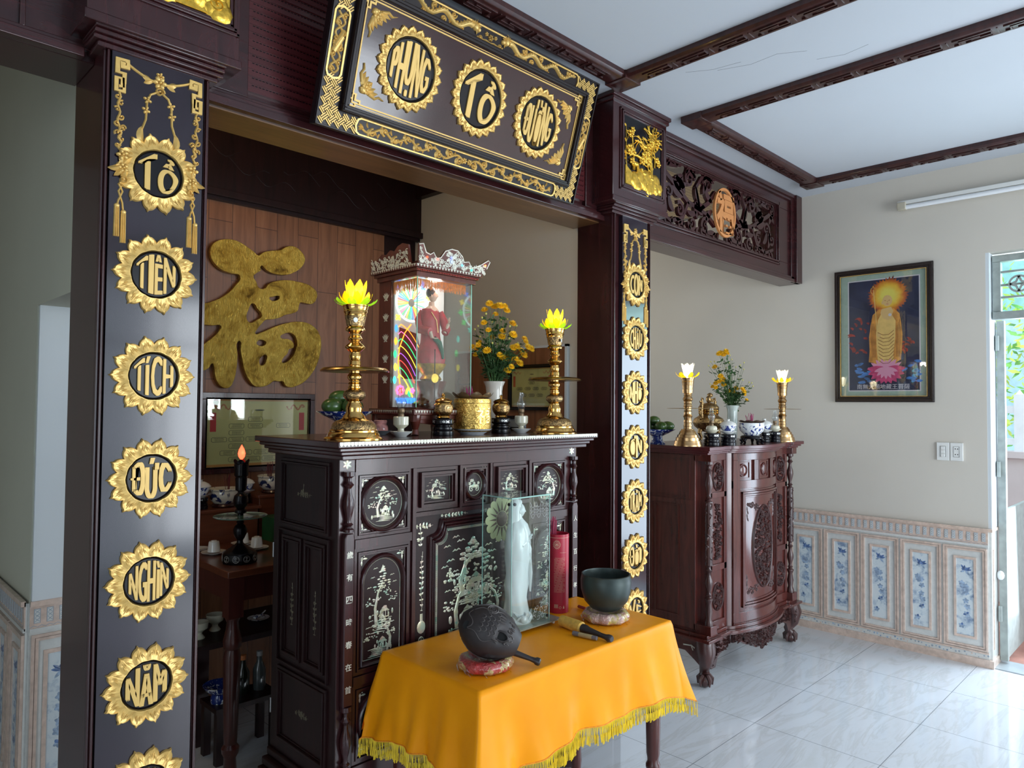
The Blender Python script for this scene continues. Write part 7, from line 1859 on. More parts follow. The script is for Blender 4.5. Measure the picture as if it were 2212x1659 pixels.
for k in range(16):
    a = 2 * pi * k / 16; r0_, r1_ = .030, .064
    sun.prism([(cx_ + r0_ * cos(a - .15), cz_ + r0_ * sin(a - .15)), (cx_ + r1_ * cos(a), cz_ + r1_ * sin(a)), (cx_ + r0_ * cos(a + .15), cz_ + r0_ * sin(a + .15))], fsn, 0, .0012, 1); sun.dome(cx_, cz_, .030, fsn, .0010, 0, 20, 1) if k == 0 else None
for k in range(14):
    a = 2 * pi * k / 14; x = cx_ + .066 * cos(a); z = cz_ + .066 * sin(a)
    sun.dome(x, z, .0155, fsn, .0006, 0, 12)
sun.prism([(cx_ + .068 * cos(2 * pi * i / 32), cz_ + .068 * sin(2 * pi * i / 32)) for i in range(32)], fsn, -.0002, .0003)
build('painted_halo', sun, [mat('pale_gold_halo', (.42, .42, .22), .5, var=.1), mat('brown_ray', (.10, .055, .035), .5, var=.1)], parent=CS)
WP = mat('white_glazed_porcelain', (.78, .80, .80), .22, var=.02, coat=.4, sub_=.15)
wg = thing('white_figurine', 'white porcelain robed figure standing in the glass case', 'statue', (1.79, 1.775, g0))
fx, fy = 1.802, 1.772; yaw_ = -.62
bz_ = MB(); secs = []
for (z, dx, rx, ry) in ((.0, 0, .040, .036), (.010, 0, .046, .040), (.05, -.006, .047, .038), (.085, -.006, .041, .034), (.13, -.006, .048, .038), (.17, -.004, .042, .036), (.22, -.002, .047, .039), (.27, 0, .051, .040), (.31, 0, .048, .038), (.34, -.002, .038, .032), (.358, -.004, .022, .020), (.368, -.004, .015, .014)):
    secs.append((fx + dx, fy, g0 + z, rx, ry))
loft(bz_, secs, 40, 7, .05)
bz_.tube([(fx - .02, fy - .008, g0 + .30), (fx - .006, fy - .030, g0 + .27), (fx + .020, fy - .032, g0 + .285)], [.014, .012, .008], 10)
bz_.tube([(fx + .03, fy + .0, g0 + .30), (fx + .034, fy - .020, g0 + .25), (fx + .030, fy - .026, g0 + .215)], [.014, .012, .009], 10)
bz_.tube([(fx + .030, fy - .026, g0 + .24), (fx + .038, fy - .024, g0 + .17), (fx + .046, fy - .018, g0 + .10)], [.010, .011, .004], 10, flat=.5)
build('robed_body', bz_, WP, parent=wg)
hh = MB(); head(hh, (fx + .003, fy - .004, g0 + .388), .023, yaw_); build('head', hh, WP, parent=wg)
ho = MB(); loft(ho, [(fx - .006, fy + .004, g0 + .30, .036, .030), (fx - .008, fy + .005, g0 + .34, .030, .026), (fx - .010, fy + .006, g0 + .375, .024, .024), (fx - .010, fy + .006, g0 + .405, .023, .023), (fx - .008, fy + .005, g0 + .425, .014, .014), (fx - .006, fy + .004, g0 + .432, .004, .004)], 24)
ho.ball((fx + .002, fy - .002, g0 + .416), .012, 10); build('veil', ho, WP, parent=wg)
hn = MB(); hand(hn, (fx + .018, fy - .032, g0 + .285), (.5, -.2, .8), (1, 0, 0), .028); hand(hn, (fx + .030, fy - .027, g0 + .218), (.1, -.2, -1), (1, 0, 0), .030); build('hands', hn, WP, parent=wg)
pb_ = MB()
for k in range(12): a = k * .5236; petal(pb_, a, .022, .050, .0, .030 + .01 * (k % 2), .018, .4)
pb_.v = [(x + fx, y + fy, z + g0) for x, y, z in pb_.v]
pb_.lathe([(.048, 0), (.050, .006), (.036, .016), (.0, .018)], (fx, fy, g0), 24); pb_.ball((fx + .022, fy - .03, g0 + .018), .018, 12).ball((fx - .01, fy - .036, g0 + .016), .018, 12)
build('wave_base', pb_, WP, parent=wg)
tbm = thing('red_tube', 'tall open red cardboard tube standing right of the glass case', 'tube', (2.045, 1.795, TC))
RT = mat('crimson_card', (.42, .012, .035), .35, var=.03)
build('tube_body', MB().lathe([(.0395, 0), (.0395, .292), (.037, .292), (.037, .004), (0, .004)], (2.045, 1.795, TC), 48), RT, parent=tbm)
tp_ = lambda u, v, h=0: Vector((2.045 + (.0396 + h) * sin(u / .0396 - .70), 1.795 - (.0396 + h) * cos(u / .0396 - .70), TC + v))
pr_ = MB()
for k in range(27):
    for j in range(13):
        x = -.022 + j * .0033; 
        if (k * 7 + j * 3) % 11 > 0 and not (j > 10 and k % 4 == 3): pr_.strip([(x, .205 - k * .0048), (x + .0025, .205 - k * .0048)], tp_, .00055, .0002, 0, 0, True)
for j in range(9): pr_.strip([(.0 + j * .003, .225), (.002 + j * .003, .225)], tp_, .0005, .0002, 0, 0, True)
ringm(pr_, tp_, -.012, .255, .0115, .013, .0008, .0002); ringm(pr_, tp_, -.012, .255, .007, .008, .0006, .0002)
for k in range(16): a = k * pi / 8; pr_.strip([(-.012 + .013 * cos(a), .255 + .0145 * sin(a)), (-.012 + .0155 * cos(a), .255 + .0175 * sin(a))], tp_, .0006, .0002, 0, 0, True)
pr_.strip([(-.016, .252), (-.012, .258), (-.008, .252)], tp_, .0012, .0002); ringm(pr_, lambda u, v, h=0: tp_(u, v, h), -.012, .255, .003, .003, .0008, .0002)
pr_.strip([(-.06 + .12 * i / 30, .280) for i in range(31)], tp_, .0006, .0002)
for j in range(7): pr_.strip([(-.020 + j * .0022, .020), (-.020 + j * .0022, .034)], tp_, .0004 + .0003 * (j % 2), .0002, 0, 0, True)
ringm(pr_, tp_, .002, .022, .004, .004, .0006, .0002); pr_.prism([(.012, .018), (.020, .018), (.016, .030)], tp_, 0, .0002)
build('printed_text', pr_, mat('gold_print', (.62, .42, .28), .5, var=0), parent=tbm)
ph_ = MB()
for z0, z1 in ((.205, .245), (.095, .13)): ph_.prism([(.046, z0), (.068, z0), (.068, z1), (.046, z1)], tp_, 0, .0003)
build('printed_photo', ph_, mat('grey_photo_print', (.25, .30, .38), .4, var=.7, vs=90), parent=tbm)
sticks('bundle of crimson incense sticks leaning in the red tube', (2.028, 1.812, TC + .02), 30, .335, .010, 5, .93, m=mat('crimson_incense_stick', (.33, .01, .06), .6, var=.25, vs=200))
# ------------------------------------------------------------------ rear wall: gold character, framed charts
# outline of the cut character, millimetres on the wall (x, z)
FU = [(1424,2243),(1428,2281),(1451,2309),(1494,2328),(1537,2332),(1576,2324),(1610,2308),(1645,2289),(1671,2273),(1703,2295),(1750,2311),(1798,2323),(1822,2340),(1846,2351),(1884,2350),(1915,2332),(1935,2305),(1935,2282),(1911,2243),(1874,2215),(1831,2196),(1782,2191),(1740,2196),(1710,2212),(1691,2226),(1682,2216),(1684,2200),(1664,2183),(1645,2161),(1660,2135),(1679,2103),(1710,2103),(1735,2133),(1777,2152),(1837,2164),(1900,2163),(1957,2156),(1996,2137),(2013,2115),(2010,2085),(1988,2056),(1953,2053),(1914,2054),(1905,2033),(1899,2009),(1872,1992),(1829,1979),(1799,1962),(1763,1950),(1717,1941),(1693,1916),(1670,1886),(1662,1862),(1700,1872),(1746,1895),(1793,1916),(1854,1936),(1916,1946),(1967,1940),(2007,1919),(2030,1892),(2044,1845),(2039,1786),(2023,1726),(1992,1671),(1948,1623),(1904,1599),(1861,1589),(1839,1597),(1823,1620),(1799,1619),(1772,1621),(1740,1600),(1705,1588),(1665,1592),(1636,1619),(1612,1668),(1597,1727),(1588,1776),(1585,1819),(1570,1817),(1569,1747),(1565,1677),(1552,1617),(1531,1581),(1504,1578),(1477,1598),(1460,1640),(1454,1677),(1444,1698),(1423,1673),(1394,1660),(1366,1658),(1345,1683),(1364,1746),(1394,1782),(1440,1822),(1477,1865),(1484,1890),(1444,1889),(1395,1889),(1351,1891),(1345,1938),(1349,1977),(1392,1989),(1452,2012),(1510,2051),(1553,2099),(1577,2154),(1530,2162),(1481,2174),(1443,2203)]
FH = [[(1645,2022),(1674,1995),(1698,1960),(1669,1933),(1635,1916),(1618,1926),(1612,1947),(1623,1987)],[(1734,2059),(1755,2043),(1796,2072),(1787,2077),(1760,2069)],[(1670,1820),(1678,1802),(1725,1815),(1718,1830)],[(1685,1721),(1697,1696),(1731,1734),(1725,1756),(1696,1743)],[(1801,1857),(1825,1877),(1861,1884),(1890,1866),(1901,1835),(1897,1800),(1879,1759),(1852,1729),(1828,1717),(1812,1721),(1815,1738),(1845,1774),(1851,1792),(1878,1808),(1872,1833),(1844,1846),(1813,1846)]]
def fu_mat():
    m, nt, b = _mat('worn_gold_leaf_reflections'); v = coords(nt); f = noise(nt, v, 8, 5, .65, .8); g = noise(nt, coords(nt, (40, 6, 12)), 3, 4, .7, 1.5)
    nt.links.new(ramp(nt, f, [(.30, (.14, .08, .015)), (.42, (.45, .29, .05)), (.55, (.66, .47, .10)), (.68, (.50, .34, .06)), (.78, (.62, .26, .04))]), b.inputs['Base Color'])  # patchy worn leaf, with dark reflections painted into the tones
    b.inputs['Metallic'].default_value = .9; b.inputs['Roughness'].default_value = .3; bump(nt, b, g, .6, .012); return m
mm = lambda pts: [(a / 1000, b_ / 1000) for a, b_ in pts]
fum = MB(); put_poly(fum, [(mm(FU), True)] + [(mm(h), True) for h in FH], front(0, 3.592, 0), 0, .024, bevel=.002)
tag(build('gold_character', fum, fu_mat(), angle=30), 'huge gold-leaf cut-out blessing character on the plank wall', 'wall character')
CH = mat('chart_paper', (.56, .55, .24), .6, var=.12, vs=3); RED = mat('chart_red', (.50, .03, .03), .5, var=0); DRG = mat('faded_red_dragon', (.45, .20, .10), .6, var=0); INK = mat('chart_ink', (.05, .06, .05), .6, var=0)
ORB = mat('chart_orange_border', (.55, .28, .08), .6, var=0)
def chart(fr, w, h, rows, frame_m, fw_, label, name='framed_chart', glass=True):
    """u 0..w, v 0..h outer size of the frame, fr lies on the wall"""
    O_ = fr(w / 2, 0, 0); th = thing(name, label, 'framed chart', tuple(O_))
    fm3 = MB(); rectring(fm3, fr, 0, w, 0, h, fw_, 0, .022); rectring(fm3, fr, fw_ * .7, w - fw_ * .7, fw_ * .7, h - fw_ * .7, fw_ * .3, .022, .018)
    build('frame', fm3, frame_m, parent=th, bevel=.002)
    a, b_, c_, d = fw_, w - fw_, fw_, h - fw_; W_, H_ = b_ - a, d - c_
    pm = MB(); pm.prism([(a, c_), (b_, c_), (b_, d), (a, d)], fr, .002, .006, 0)
    for q in ((a, b_, c_, c_ + .012 * H_ * 3), (a, b_, d - .010 * H_ * 2.5, d)): pm.prism([(q[0], q[2]), (q[1], q[2]), (q[1], q[3]), (q[0], q[3])], fr, .006, .0064, 4)
    for x in (a + .035 * W_, b_ - .095 * W_): pm.prism([(x, c_ + .52 * H_), (x + .055 * W_, c_ + .52 * H_), (x + .055 * W_, c_ + .80 * H_), (x, c_ + .80 * H_)], fr, .006, .0066, 1)
    for sx in (1, -1):
        g = lambda u, v, h_=0, sx=sx: fr((a if sx > 0 else b_) + u * sx, v, .006 + h_)
        y = c_ + .885 * H_; s_ = W_
        pm.strip([(.04 * s_ + .19 * s_ * t, y + .022 * s_ * sin(t * 13)) for t in [i / 30 for i in range(31)]], g, [.010 * s_ * (1 - .5 * i / 30) for i in range(31)], .0005, 0, 2)
        for k in range(5): pm.leaf(.05 * s_ + .04 * s_ * k, y, k * 1.7, .022 * s_, .004 * s_, g, .0005, 0, 2)
    pm.dome(a + W_ / 2, c_ + .84 * H_, .05 * W_, fr, .0005, .006, 12, 3, ry=.012 * H_)
    R_ = random.Random(3)
    for (cx, cy) in rows:
        X, Y = a + cx * W_, c_ + cy * H_; bw, bh = .070 * W_, .034 * H_
        pts = [(X - bw + .006, Y - bh), (X + bw - .006, Y - bh), (X + bw, Y - bh + .004), (X + bw, Y + bh - .004), (X + bw - .006, Y + bh), (X - bw + .006, Y + bh), (X - bw, Y + bh - .004), (X - bw, Y - bh + .004), (X - bw + .006, Y - bh)]
        pm.strip(pts, fr, .0009, .0003, .006, 3, True)
        for l in range(3):
            y = Y + bh * (.5 - .5 * l); x = X - bw * R_.uniform(.5, .7)
            while x < X + bw * .6: L = R_.uniform(.003, .007); pm.strip([(x, y), (x + L, y)], fr, .0011, .0003, .006, 3, True); x += L + .002
    build('printed_sheet', pm, [CH, RED, DRG, INK, ORB], parent=th, smooth=False)
    if glass: build('glass', MB().prism([(a, c_), (b_, c_), (b_, d), (a, d)], fr, .010, .012), pane('frame_glass', (.97, .98, .97), .4), parent=th, smooth=False)
    return th
rows1 = [(.46, .70), (.28, .60), (.46, .60), (.74, .60), (.28, .50), (.12, .40), (.28, .40), (.44, .40), (.60, .40), (.28, .30), (.20, .20), (.36, .20), (.52, .20), (.68, .20), (.28, .10), (.44, .10), (.60, .10), (.76, .10)]
chart(front(1.395, 3.60, 1.143), .625, .41, rows1, DW, .034, 'wide framed family tree chart under the gold character')
struct('trim_13', MB().box(2.715, 2.73, 2.345, 3.2, 1.25, 1.80), PLANK, smooth=False)
struct('trim_14', MB().box(2.71, 2.73, 2.33, 3.2, 1.80, 1.812).box(2.71, 2.73, 2.33, 2.345, 1.25, 1.812), WALLW, smooth=False)
rows2 = [(.5, .72), (.5, .62), (.2, .47), (.4, .47), (.6, .47), (.8, .47), (.3, .30), (.5, .30), (.7, .30)]
chart(side(2.714, 2.735, 1.475), .33, .24, rows2, BLACK, .018, 'smaller black-framed family tree chart behind the right candlestick')
def small_frame(label, fr, w, h):
    th = thing('photo_frame', label, 'photo frame', tuple(fr(w / 2, 0)))
    q = MB(); rectring(q, fr, 0, w, 0, h, .014, 0, .012); build('frame', q, BLACK, parent=th, bevel=.001)
    build('print', MB().prism([(.014, .014), (w - .014, .014), (w - .014, h - .014), (.014, h - .014)], fr, .002, .005), mat('pale_blue_print', (.40, .45, .50), .3, var=.1), parent=th, smooth=False)
small_frame('small black-framed print low behind the right oil lamp', side(2.30, 2.385, 1.388), .17, .065)
wp = thing('blue_plate', 'small blue and white plate standing behind the right oil lamp', 'plate', (2.27, 2.30, 1.387))
build('plate_body', MB().lathe([(0, 0), (.022, .002), (.034, .007), (.034, .009), (0, .004)], (2.25, 2.34, 1.421), 28, axis='X'), BW_L, parent=wp)
tag(build('flower_pot', MB().lathe([(.02, 0), (.03, .03), (.03, .05), (0, .05)], (2.40, 2.27, 1.388), 16), GOLDL), 'small gold pot at the right end of the inlaid altar behind the candlestick', 'pot') if False else None
# ------------------------------------------------------------------ service table in the alcove
TT = .84
it = thing('side_table', 'brown wooden table with turned legs in the dim alcove left of the inlaid altar', 'table', (1.8, 3.15, 0))
build('table_top', MB().box(1.195, 2.45, 2.76, 3.55, TT - .028, TT), TW, parent=it, bevel=.003)
build('apron', MB().box(1.235, 2.41, 2.79, 2.81, TT - .13, TT - .028).box(1.225, 1.245, 2.81, 3.52, TT - .13, TT - .028), LEGW, parent=it)
for x, y in ((1.235, 2.80), (2.41, 2.80), (1.235, 3.51), (2.41, 3.51)):
    lgb = MB().box(x - .03, x + .03, y - .03, y + .03, TT - .19, TT - .028).lathe([(.020, 0), (.026, .05), (.022, .10), (.032, .12), (.034, .14), (.024, .155), (.026, .18), (.031, .35), (.033, .50), (.026, .525), (.034, .535), (.036, .56), (.026, .60), (.022, .63), (.030, .65)], (x, y, 0), 18)
    build('leg', lgb, LEGW, parent=it)
rs_ = thing('riser_shelf', 'stepped wooden riser at the back of the alcove table', 'shelf', (1.8, 3.47, TT))
build('lower_step', MB().box(1.22, 1.60, 3.33, 3.54, .988, 1.002).box(1.235, 1.59, 3.345, 3.54, TT, .988), TW, parent=rs_, bevel=.002)
build('upper_step', MB().box(1.60, 2.30, 3.36, 3.54, 1.032, 1.046).box(1.61, 2.29, 3.375, 3.54, TT, 1.032), TW, parent=rs_, bevel=.002)
def rib_bowl(label, loc, s):
    th = thing('incense_bowl', label, 'incense burner', loc)
    build('foot', MB().lathe([(.052 * s, 0), (.058 * s, .006), (.050 * s, .018), (0, .018)], seg=28), DW, parent=th, local=True)
    mb = MB().lathe([(.045 * s, .018), (.064 * s, .034), (.072 * s, .058), (.070 * s, .075), (.076 * s, .084), (.074 * s, .088), (.064 * s, .078), (0, .070)], seg=40)
    build('bowl_body', mb, BW_L2, parent=th, local=True); return th
BW_L2 = bluewhite('cream_porcelain_blue_lotus', .42, 14, (.62, .58, .46), (.01, .02, .08))
rib_bowl('cream and blue lotus incense bowl on the lower step of the riser', (1.453, 3.42, 1.002), 1.0)
rib_bowl('cream and blue lotus incense bowl on the upper step, partly behind the altar', (1.715, 3.45, 1.046), 1.0)
INKR = mat('dark_red_incense_stick', (.12, .01, .015), .7, var=.25, vs=200)
sticks('dark red incense sticks in the bowl on the lower step of the riser', (1.475, 3.42, 1.072), 12, .09, .014, 9, m=INKR)
sticks('dark red incense sticks in the bowl on the upper step of the riser', (1.70, 3.45, 1.116), 12, .09, .012, 12, m=INKR)
black_stand(.034, .055, 'black stand at the left of the lower riser step', (1.333, 3.40, 1.002))
dup(cb1, (1.333, 3.40, 1.057), .3, 'covered blue tea bowl on a black stand at the left of the riser')
black_stand(.028, .050, 'black stand half hidden behind the alcove lamp', (1.575, 3.46, 1.002))
dup(cb1, (1.575, 3.46, 1.052), 2.0, 'covered blue tea bowl half hidden behind the alcove lamp')
# electric lamp in black lacquer
al = thing('black_lamp_stand', 'black lacquer lamp stand with round tray and red flame bulb in the alcove', 'lamp', (1.305, 2.905, TT))
build('base', MB().lathe([(.068, 0), (.070, .006), (.070, .038), (.066, .044), (.040, .060), (.022, .072), (.014, .080), (0, .080)], seg=10), BLACK, parent=al, local=True)
build('stem', MB().lathe([(.014, .075), (.012, .090), (.018, .10), (.026, .118), (.028, .135), (.022, .15), (.012, .158), (.016, .165), (.012, .175), (.012, .20), (.024, .205), (.024, .215), (.016, .222), (.026, .235), (.030, .256), (.026, .275), (.014, .285), (.012, .292), (.022, .298), (.024, .345), (.022, .352), (.028, .36), (.029, .405), (.024, .41), (0, .41)], seg=24), BLACK, parent=al, local=True)
build('tray', MB().lathe([(.015, .190), (.104, .188), (.107, .192), (.104, .1915), (.015, .1935)], seg=48), mat('green_glass_tray', (.10, .22, .17), .08, var=.1, coat=.5), parent=al, local=True)
cu_ = MB()
for k in range(6): petal(cu_, k * 1.047, .020, .030, .395, .425, .019, .2)
build('lotus_cup', cu_, BLACK, parent=al, local=True)
build('flame_bulb', MB().lathe([(.004, .425), (.012, .436), (.015, .450), (.011, .466), (.004, .480), (.0005, .486)], seg=16), glow('red_flame_bulb', (1, .05, .02), 7), parent=al, local=True)
point('red_bulb_light', (1.305, 2.885, TT + .455), .25, (1, .15, .08))
sm_ = MB()
for k in range(10):
    a = k * .628 + .314; g = frame((.0675 * cos(a), .0675 * sin(a), .022), (-sin(a), cos(a), 0), (0, 0, 1), (cos(a), sin(a), 0))
    ringm(sm_, g, 0, 0, .013, .013, .0010, .0008, 0, 16); sm_.strip([(-.007, .006), (.007, .006), (0, 0), (-.007, -.007), (.007, -.007)], g, .0011, .0008); sm_.strip([(0, .010), (0, -.010)], g, .0010, .0008)
build('inlay', sm_, SILV, parent=al, local=True)
def cup(loc, label, up=True):
    sv = thing('saucer', 'white saucer under ' + label, 'saucer', loc, 'saucers on the alcove table'); build('saucer_body', MB().lathe([(.022, 0), (.026, .003), (.052, .010), (.053, .012), (.045, .010), (0, .005)], seg=32), PORC, parent=sv, local=True)
    c_ = tag(build('teacup', MB().lathe([(.027, 0), (.0265, .004), (.022, .040), (.020, .044), (.012, .045), (.011, .048), (0, .048)], seg=28), PORC, loc=(0, 0, 0)), 'upturned white ' + label.replace('the ', '', 1), 'cup', 'upturned teacups on the alcove table')
    c_.location = (loc[0], loc[1], loc[2] + .012)
cup((1.29, 3.13, TT), 'the teacup left of the black lamp stand'); cup((1.47, 3.10, TT), 'the teacup right of the black lamp stand'); cup((1.47, 3.24, TT), 'the teacup furthest back, behind the black lamp stand')
sv = thing('saucer', 'white saucer nearest the left edge of the alcove table, empty', 'saucer', (1.26, 3.25, TT), 'saucers on the alcove table'); build('saucer_body', MB().lathe([(.022, 0), (.026, .003), (.052, .010), (.053, .012), (.045, .010), (0, .005)], seg=32), PORC, parent=sv, local=True)
gx = thing('green_gift_box', 'dark green printed cardboard box on the alcove table', 'box', (1.68, 3.2, TT))
build('carton', MB().box(1.60, 1.86, 3.20, 3.32, TT, TT + .115), mat('green_card', (.012, .09, .03), .4, var=.25, vs=10), parent=gx, smooth=False)
gp = MB(); fg_ = front(1.60, 3.20, TT)
put_text(gp, '쇼 나', fg_, .07, .085, h=.020, h1=.0006) if False else gp.strip([(.03, .09), (.04, .10), (.05, .09)], fg_, .0018, .0005).strip([(.085, .10), (.085, .083), (.10, .083)], fg_, .002, .0005).strip([(.108, .10), (.108, .083)], fg_, .002, .0005)
for x, r in ((.035, .022), (.09, .026), (.14, .02)): ringm(gp, fg_, x, .035, r, r * .8, .003, .0006); gp.dome(x, .035, r * .5, fg_, .0006)
build('print', gp, mat('gold_brown_print', (.42, .24, .10), .4, var=.5, vs=60), parent=gx)
tn = thing('orange_tin', 'orange round tin with white lid standing on the green box', 'tin', (1.725, 3.26, TT + .115))
build('tin_body', MB().lathe([(.048, 0), (.050, .004), (.050, .094), (0, .094)], seg=36), mat('orange_tin_print', (.42, .09, .02), .3, var=.5, vs=22), parent=tn, local=True)
build('lid', MB().lathe([(.052, .092), (.052, .104), (.048, .107), (0, .106)], seg=36), WHITE, parent=tn, local=True)
# under the table: low bench with spare crockery
be = thing('low_bench', 'low dark bench with spare crockery under the alcove table', 'bench', (1.7, 3.4, 0))
build('bench_top', MB().box(1.22, 2.2, 3.15, 3.55, .42, .445), DW2, parent=be); build('bench_leg', MB().box(1.25, 1.30, 3.18, 3.23, 0, .42), DW2, parent=be); build('bench_leg', MB().box(2.1, 2.15, 3.18, 3.23, 0, .42), DW2, parent=be)
for k, (x, y, n_) in enumerate(((1.285, 3.26, 'left'), (1.385, 3.33, 'right'))):
    q = thing('footed_cup', n_ + ' cream footed cup of the pair on the low bench', 'cup', (x, y, .445), 'footed cups on the low bench'); build('cup_body', MB().lathe([(.024, 0), (.026, .004), (.014, .020), (.014, .028), (.036, .045), (.040, .075), (.036, .074), (0, .05)], seg=28), CREAM, parent=q, local=True)
q = thing('small_dish', 'blue and white dish with a spoon right of the table leg on the low bench', 'dish', (1.60, 3.34, .445)); build('dish_body', MB().lathe([(.02, 0), (.05, .012), (.052, .014), (.04, .012), (0, .006)], seg=28), BW_L, parent=q, local=True); build('spoon', MB().tube([(-.02, 0, .016), (.02, .01, .022), (.045, .02, .035)], [.012, .006, .004], 8, flat=.4), BW_L, parent=q, local=True)
q = thing('low_stool', 'low dark stool under the bench', 'stool', (1.32, 3.0, 0))
build('stool_top', MB().box(1.24, 1.52, 2.95, 3.12, .215, .235), DW2, parent=q)
for x in (1.26, 1.50): 
    for y in (2.97, 3.10): build('stool_leg', MB().box(x - .015, x + .015, y - .015, y + .015, 0, .215), DW2, parent=q)
q = thing('blue_bowl', 'blue and white footed bowl standing on the low stool', 'bowl', (1.285, 3.03, .235)); build('bowl_body', MB().lathe([(.034, 0), (.036, .02), (.03, .035), (.055, .055), (.068, .075), (.064, .075), (0, .045)], seg=32), BW_D, parent=q, local=True)
for x, n_, m_ in ((1.395, 'dark glass bottle with orange cap on the low stool', (.01, .015, .01)), (1.47, 'clear glass bottle beside the dark one on the low stool', (.06, .07, .07))):  # clear bottle's colour lowered for the shade under the table
    q = thing('glass_bottle', n_, 'bottle', (x, 3.05, .235)); build('bottle_body', MB().lathe([(.026, 0), (.028, .01), (.028, .09), (.014, .12), (.012, .145), (0, .145)], seg=24), mat('bottle_glass', m_, .12, var=0, coat=.5), parent=q, local=True)
    build('cap', MB().lathe([(.013, .145), (.013, .165), (0, .166)], seg=16), mat('bottle_cap', (.5, .15, .04) if x < 1.45 else (.3, .3, .3), .4), parent=q, local=True)
# ------------------------------------------------------------------ right wall: picture, switches, tube lamp
PF = frame((XR - .001, 1.852, 1.541), (0, -1, 0), (0, 0, 1), (-1, 0, 0)); pw, ph = .592, .873
pc = thing('framed_picture', 'framed print of a golden robed monk on a pink lotus, on the right wall', 'picture', (XR, 1.556, 1.541))
q = MB(); rectring(q, PF, 0, pw, 0, ph, .040, 0, .016); rectring(q, PF, .004, pw - .004, .004, ph - .004, .016, .016, .024); rectring(q, PF, .026, pw - .026, .026, ph - .026, .008, .016, .020)
build('frame', q, mat('dark_brown_frame', (.018, .010, .008), .35, var=.3, vs=80, bmp=.4), parent=pc, bevel=.002)
q = MB(); rectring(q, PF, .037, pw - .037, .037, ph - .037, .003, .012, .018); build('gilt_lip', q, GOLD, parent=pc)
build('mount', MB().prism([(.04, .04), (pw - .04, .04), (pw - .04, ph - .04), (.04, ph - .04)], PF, .004, .006), mat('mint_silk_mount', (.34, .42, .34), .6, var=.06, vs=60), parent=pc, smooth=False)
pr = MB(); PM = [mat('print_white', (.62, .56, .58), .5, var=0), mat('print_night_blue', (.022, .026, .060), .45, var=.3, vs=8), None, mat('print_orange_robe', (.62, .26, .05), .5, var=.3, vs=22), mat('print_gold_light', (.78, .50, .16), .5, var=.1, vs=30), mat('print_skin', (.72, .45, .18), .5, var=0),
     mat('print_pink', (.55, .06, .16), .5, var=.3, vs=40), mat('print_pale_pink', (.72, .30, .42), .5, var=0), mat('print_blue_wave', (.06, .18, .45), .5, var=.5, vs=30), mat('print_flame', (.32, .03, .02), .5, var=.5, vs=40), mat('print_dark_line', (.22, .07, .02), .5, var=0)]
def halo_mat():
    m, nt, b = _mat('print_halo'); tc = nt.nodes.new('ShaderNodeTexCoord'); vm = nt.nodes.new('ShaderNodeVectorMath'); vm.operation = 'DISTANCE'
    nt.links.new(tc.outputs['Object'], vm.inputs[0]); vm.inputs[1].default_value = (-.012, 1.852 - .330 - 1.556, .685)
    f = noise(nt, coords(nt, (60, 60, 60)), .7, 3); a = N(nt, 'ShaderNodeMath', operation='MULTIPLY_ADD'); a.inputs[1].default_value = .03; nt.links.new(f, a.inputs[0]); nt.links.new(vm.outputs['Value'], a.inputs[2])
    nt.links.new(ramp(nt, a.outputs[0], [(.05, (.80, .66, .12)), (.085, (.82, .45, .04)), (.112, (.55, .12, .01)), (.14, (.06, .02, .04))]), b.inputs['Base Color']); b.inputs['Roughness'].default_value = .5; return m
PM[2] = halo_mat()
def pp(pts, mi, h): pr.prism(pts, PF, .006, .006 + h * .00012, mi)
pp([(.084, .070), (pw - .075, .070), (pw - .075, .800), (.084, .800)], 0, 1); pp([(.091, .077), (pw - .082, .077), (pw - .082, .793), (.091, .793)], 1, 3)
hc = (.330, .685); R_ = random.Random(2)
pts = []
for k in range(72): r = .128 * (1 if k % 2 else .82) * R_.uniform(.9, 1.05); pts.append((hc[0] + r * cos(2 * pi * k / 72), hc[1] + r * .98 * sin(2 * pi * k / 72)))
pp(pts, 2, 5)
for k in range(26):
    x = R_.choice([R_.uniform(.11, .22), R_.uniform(.42, .49)]); y = R_.uniform(.30, .56); pr.leaf(x, y, R_.uniform(.8, 2.3), R_.uniform(.02, .05), .008, PF, .0002, .0064, 9, curl=1)
for k in range(30):
    x = R_.choice([R_.uniform(.10, .21), R_.uniform(.40, .49)]); y = R_.uniform(.12, .27); pr.leaf(x, y, R_.uniform(-.4, .4), R_.uniform(.02, .05), .009, PF, .0002, .0064, 8)
mon = [(.275, .600), (.238, .565), (.225, .50), (.215, .42), (.218, .33), (.212, .26), (.24, .255), (.26, .225), (.36, .225), (.385, .26), (.405, .27), (.412, .36), (.415, .43), (.408, .50), (.398, .565), (.365, .600)]
pp(mon, 3, 7)
pp([(.29, .57), (.345, .575), (.375, .52), (.372, .42), (.36, .30), (.37, .235), (.27, .235), (.262, .33), (.258, .45), (.27, .53)], 4, 8)
for k in range(9): pr.strip([(.268, .45 - .022 * k), (.30, .432 - .023 * k), (.335, .435 - .023 * k), (.365, .46 - .022 * k)], PF, .0016, .0001, .0071, 10)
for k in range(4): pr.strip([(.232 + .008 * k, .53 - .02 * k), (.228 + .008 * k, .42), (.236 + .006 * k, .29)], PF, .0012, .0001, .0070, 10); pr.strip([(.398 - .007 * k, .53 - .02 * k), (.402 - .007 * k, .42), (.396 - .006 * k, .29)], PF, .0012, .0001, .0070, 10)
pp([(.293, .60), (.285, .575), (.30, .54), (.33, .525), (.352, .55), (.362, .585), (.348, .61)], 5, 9)
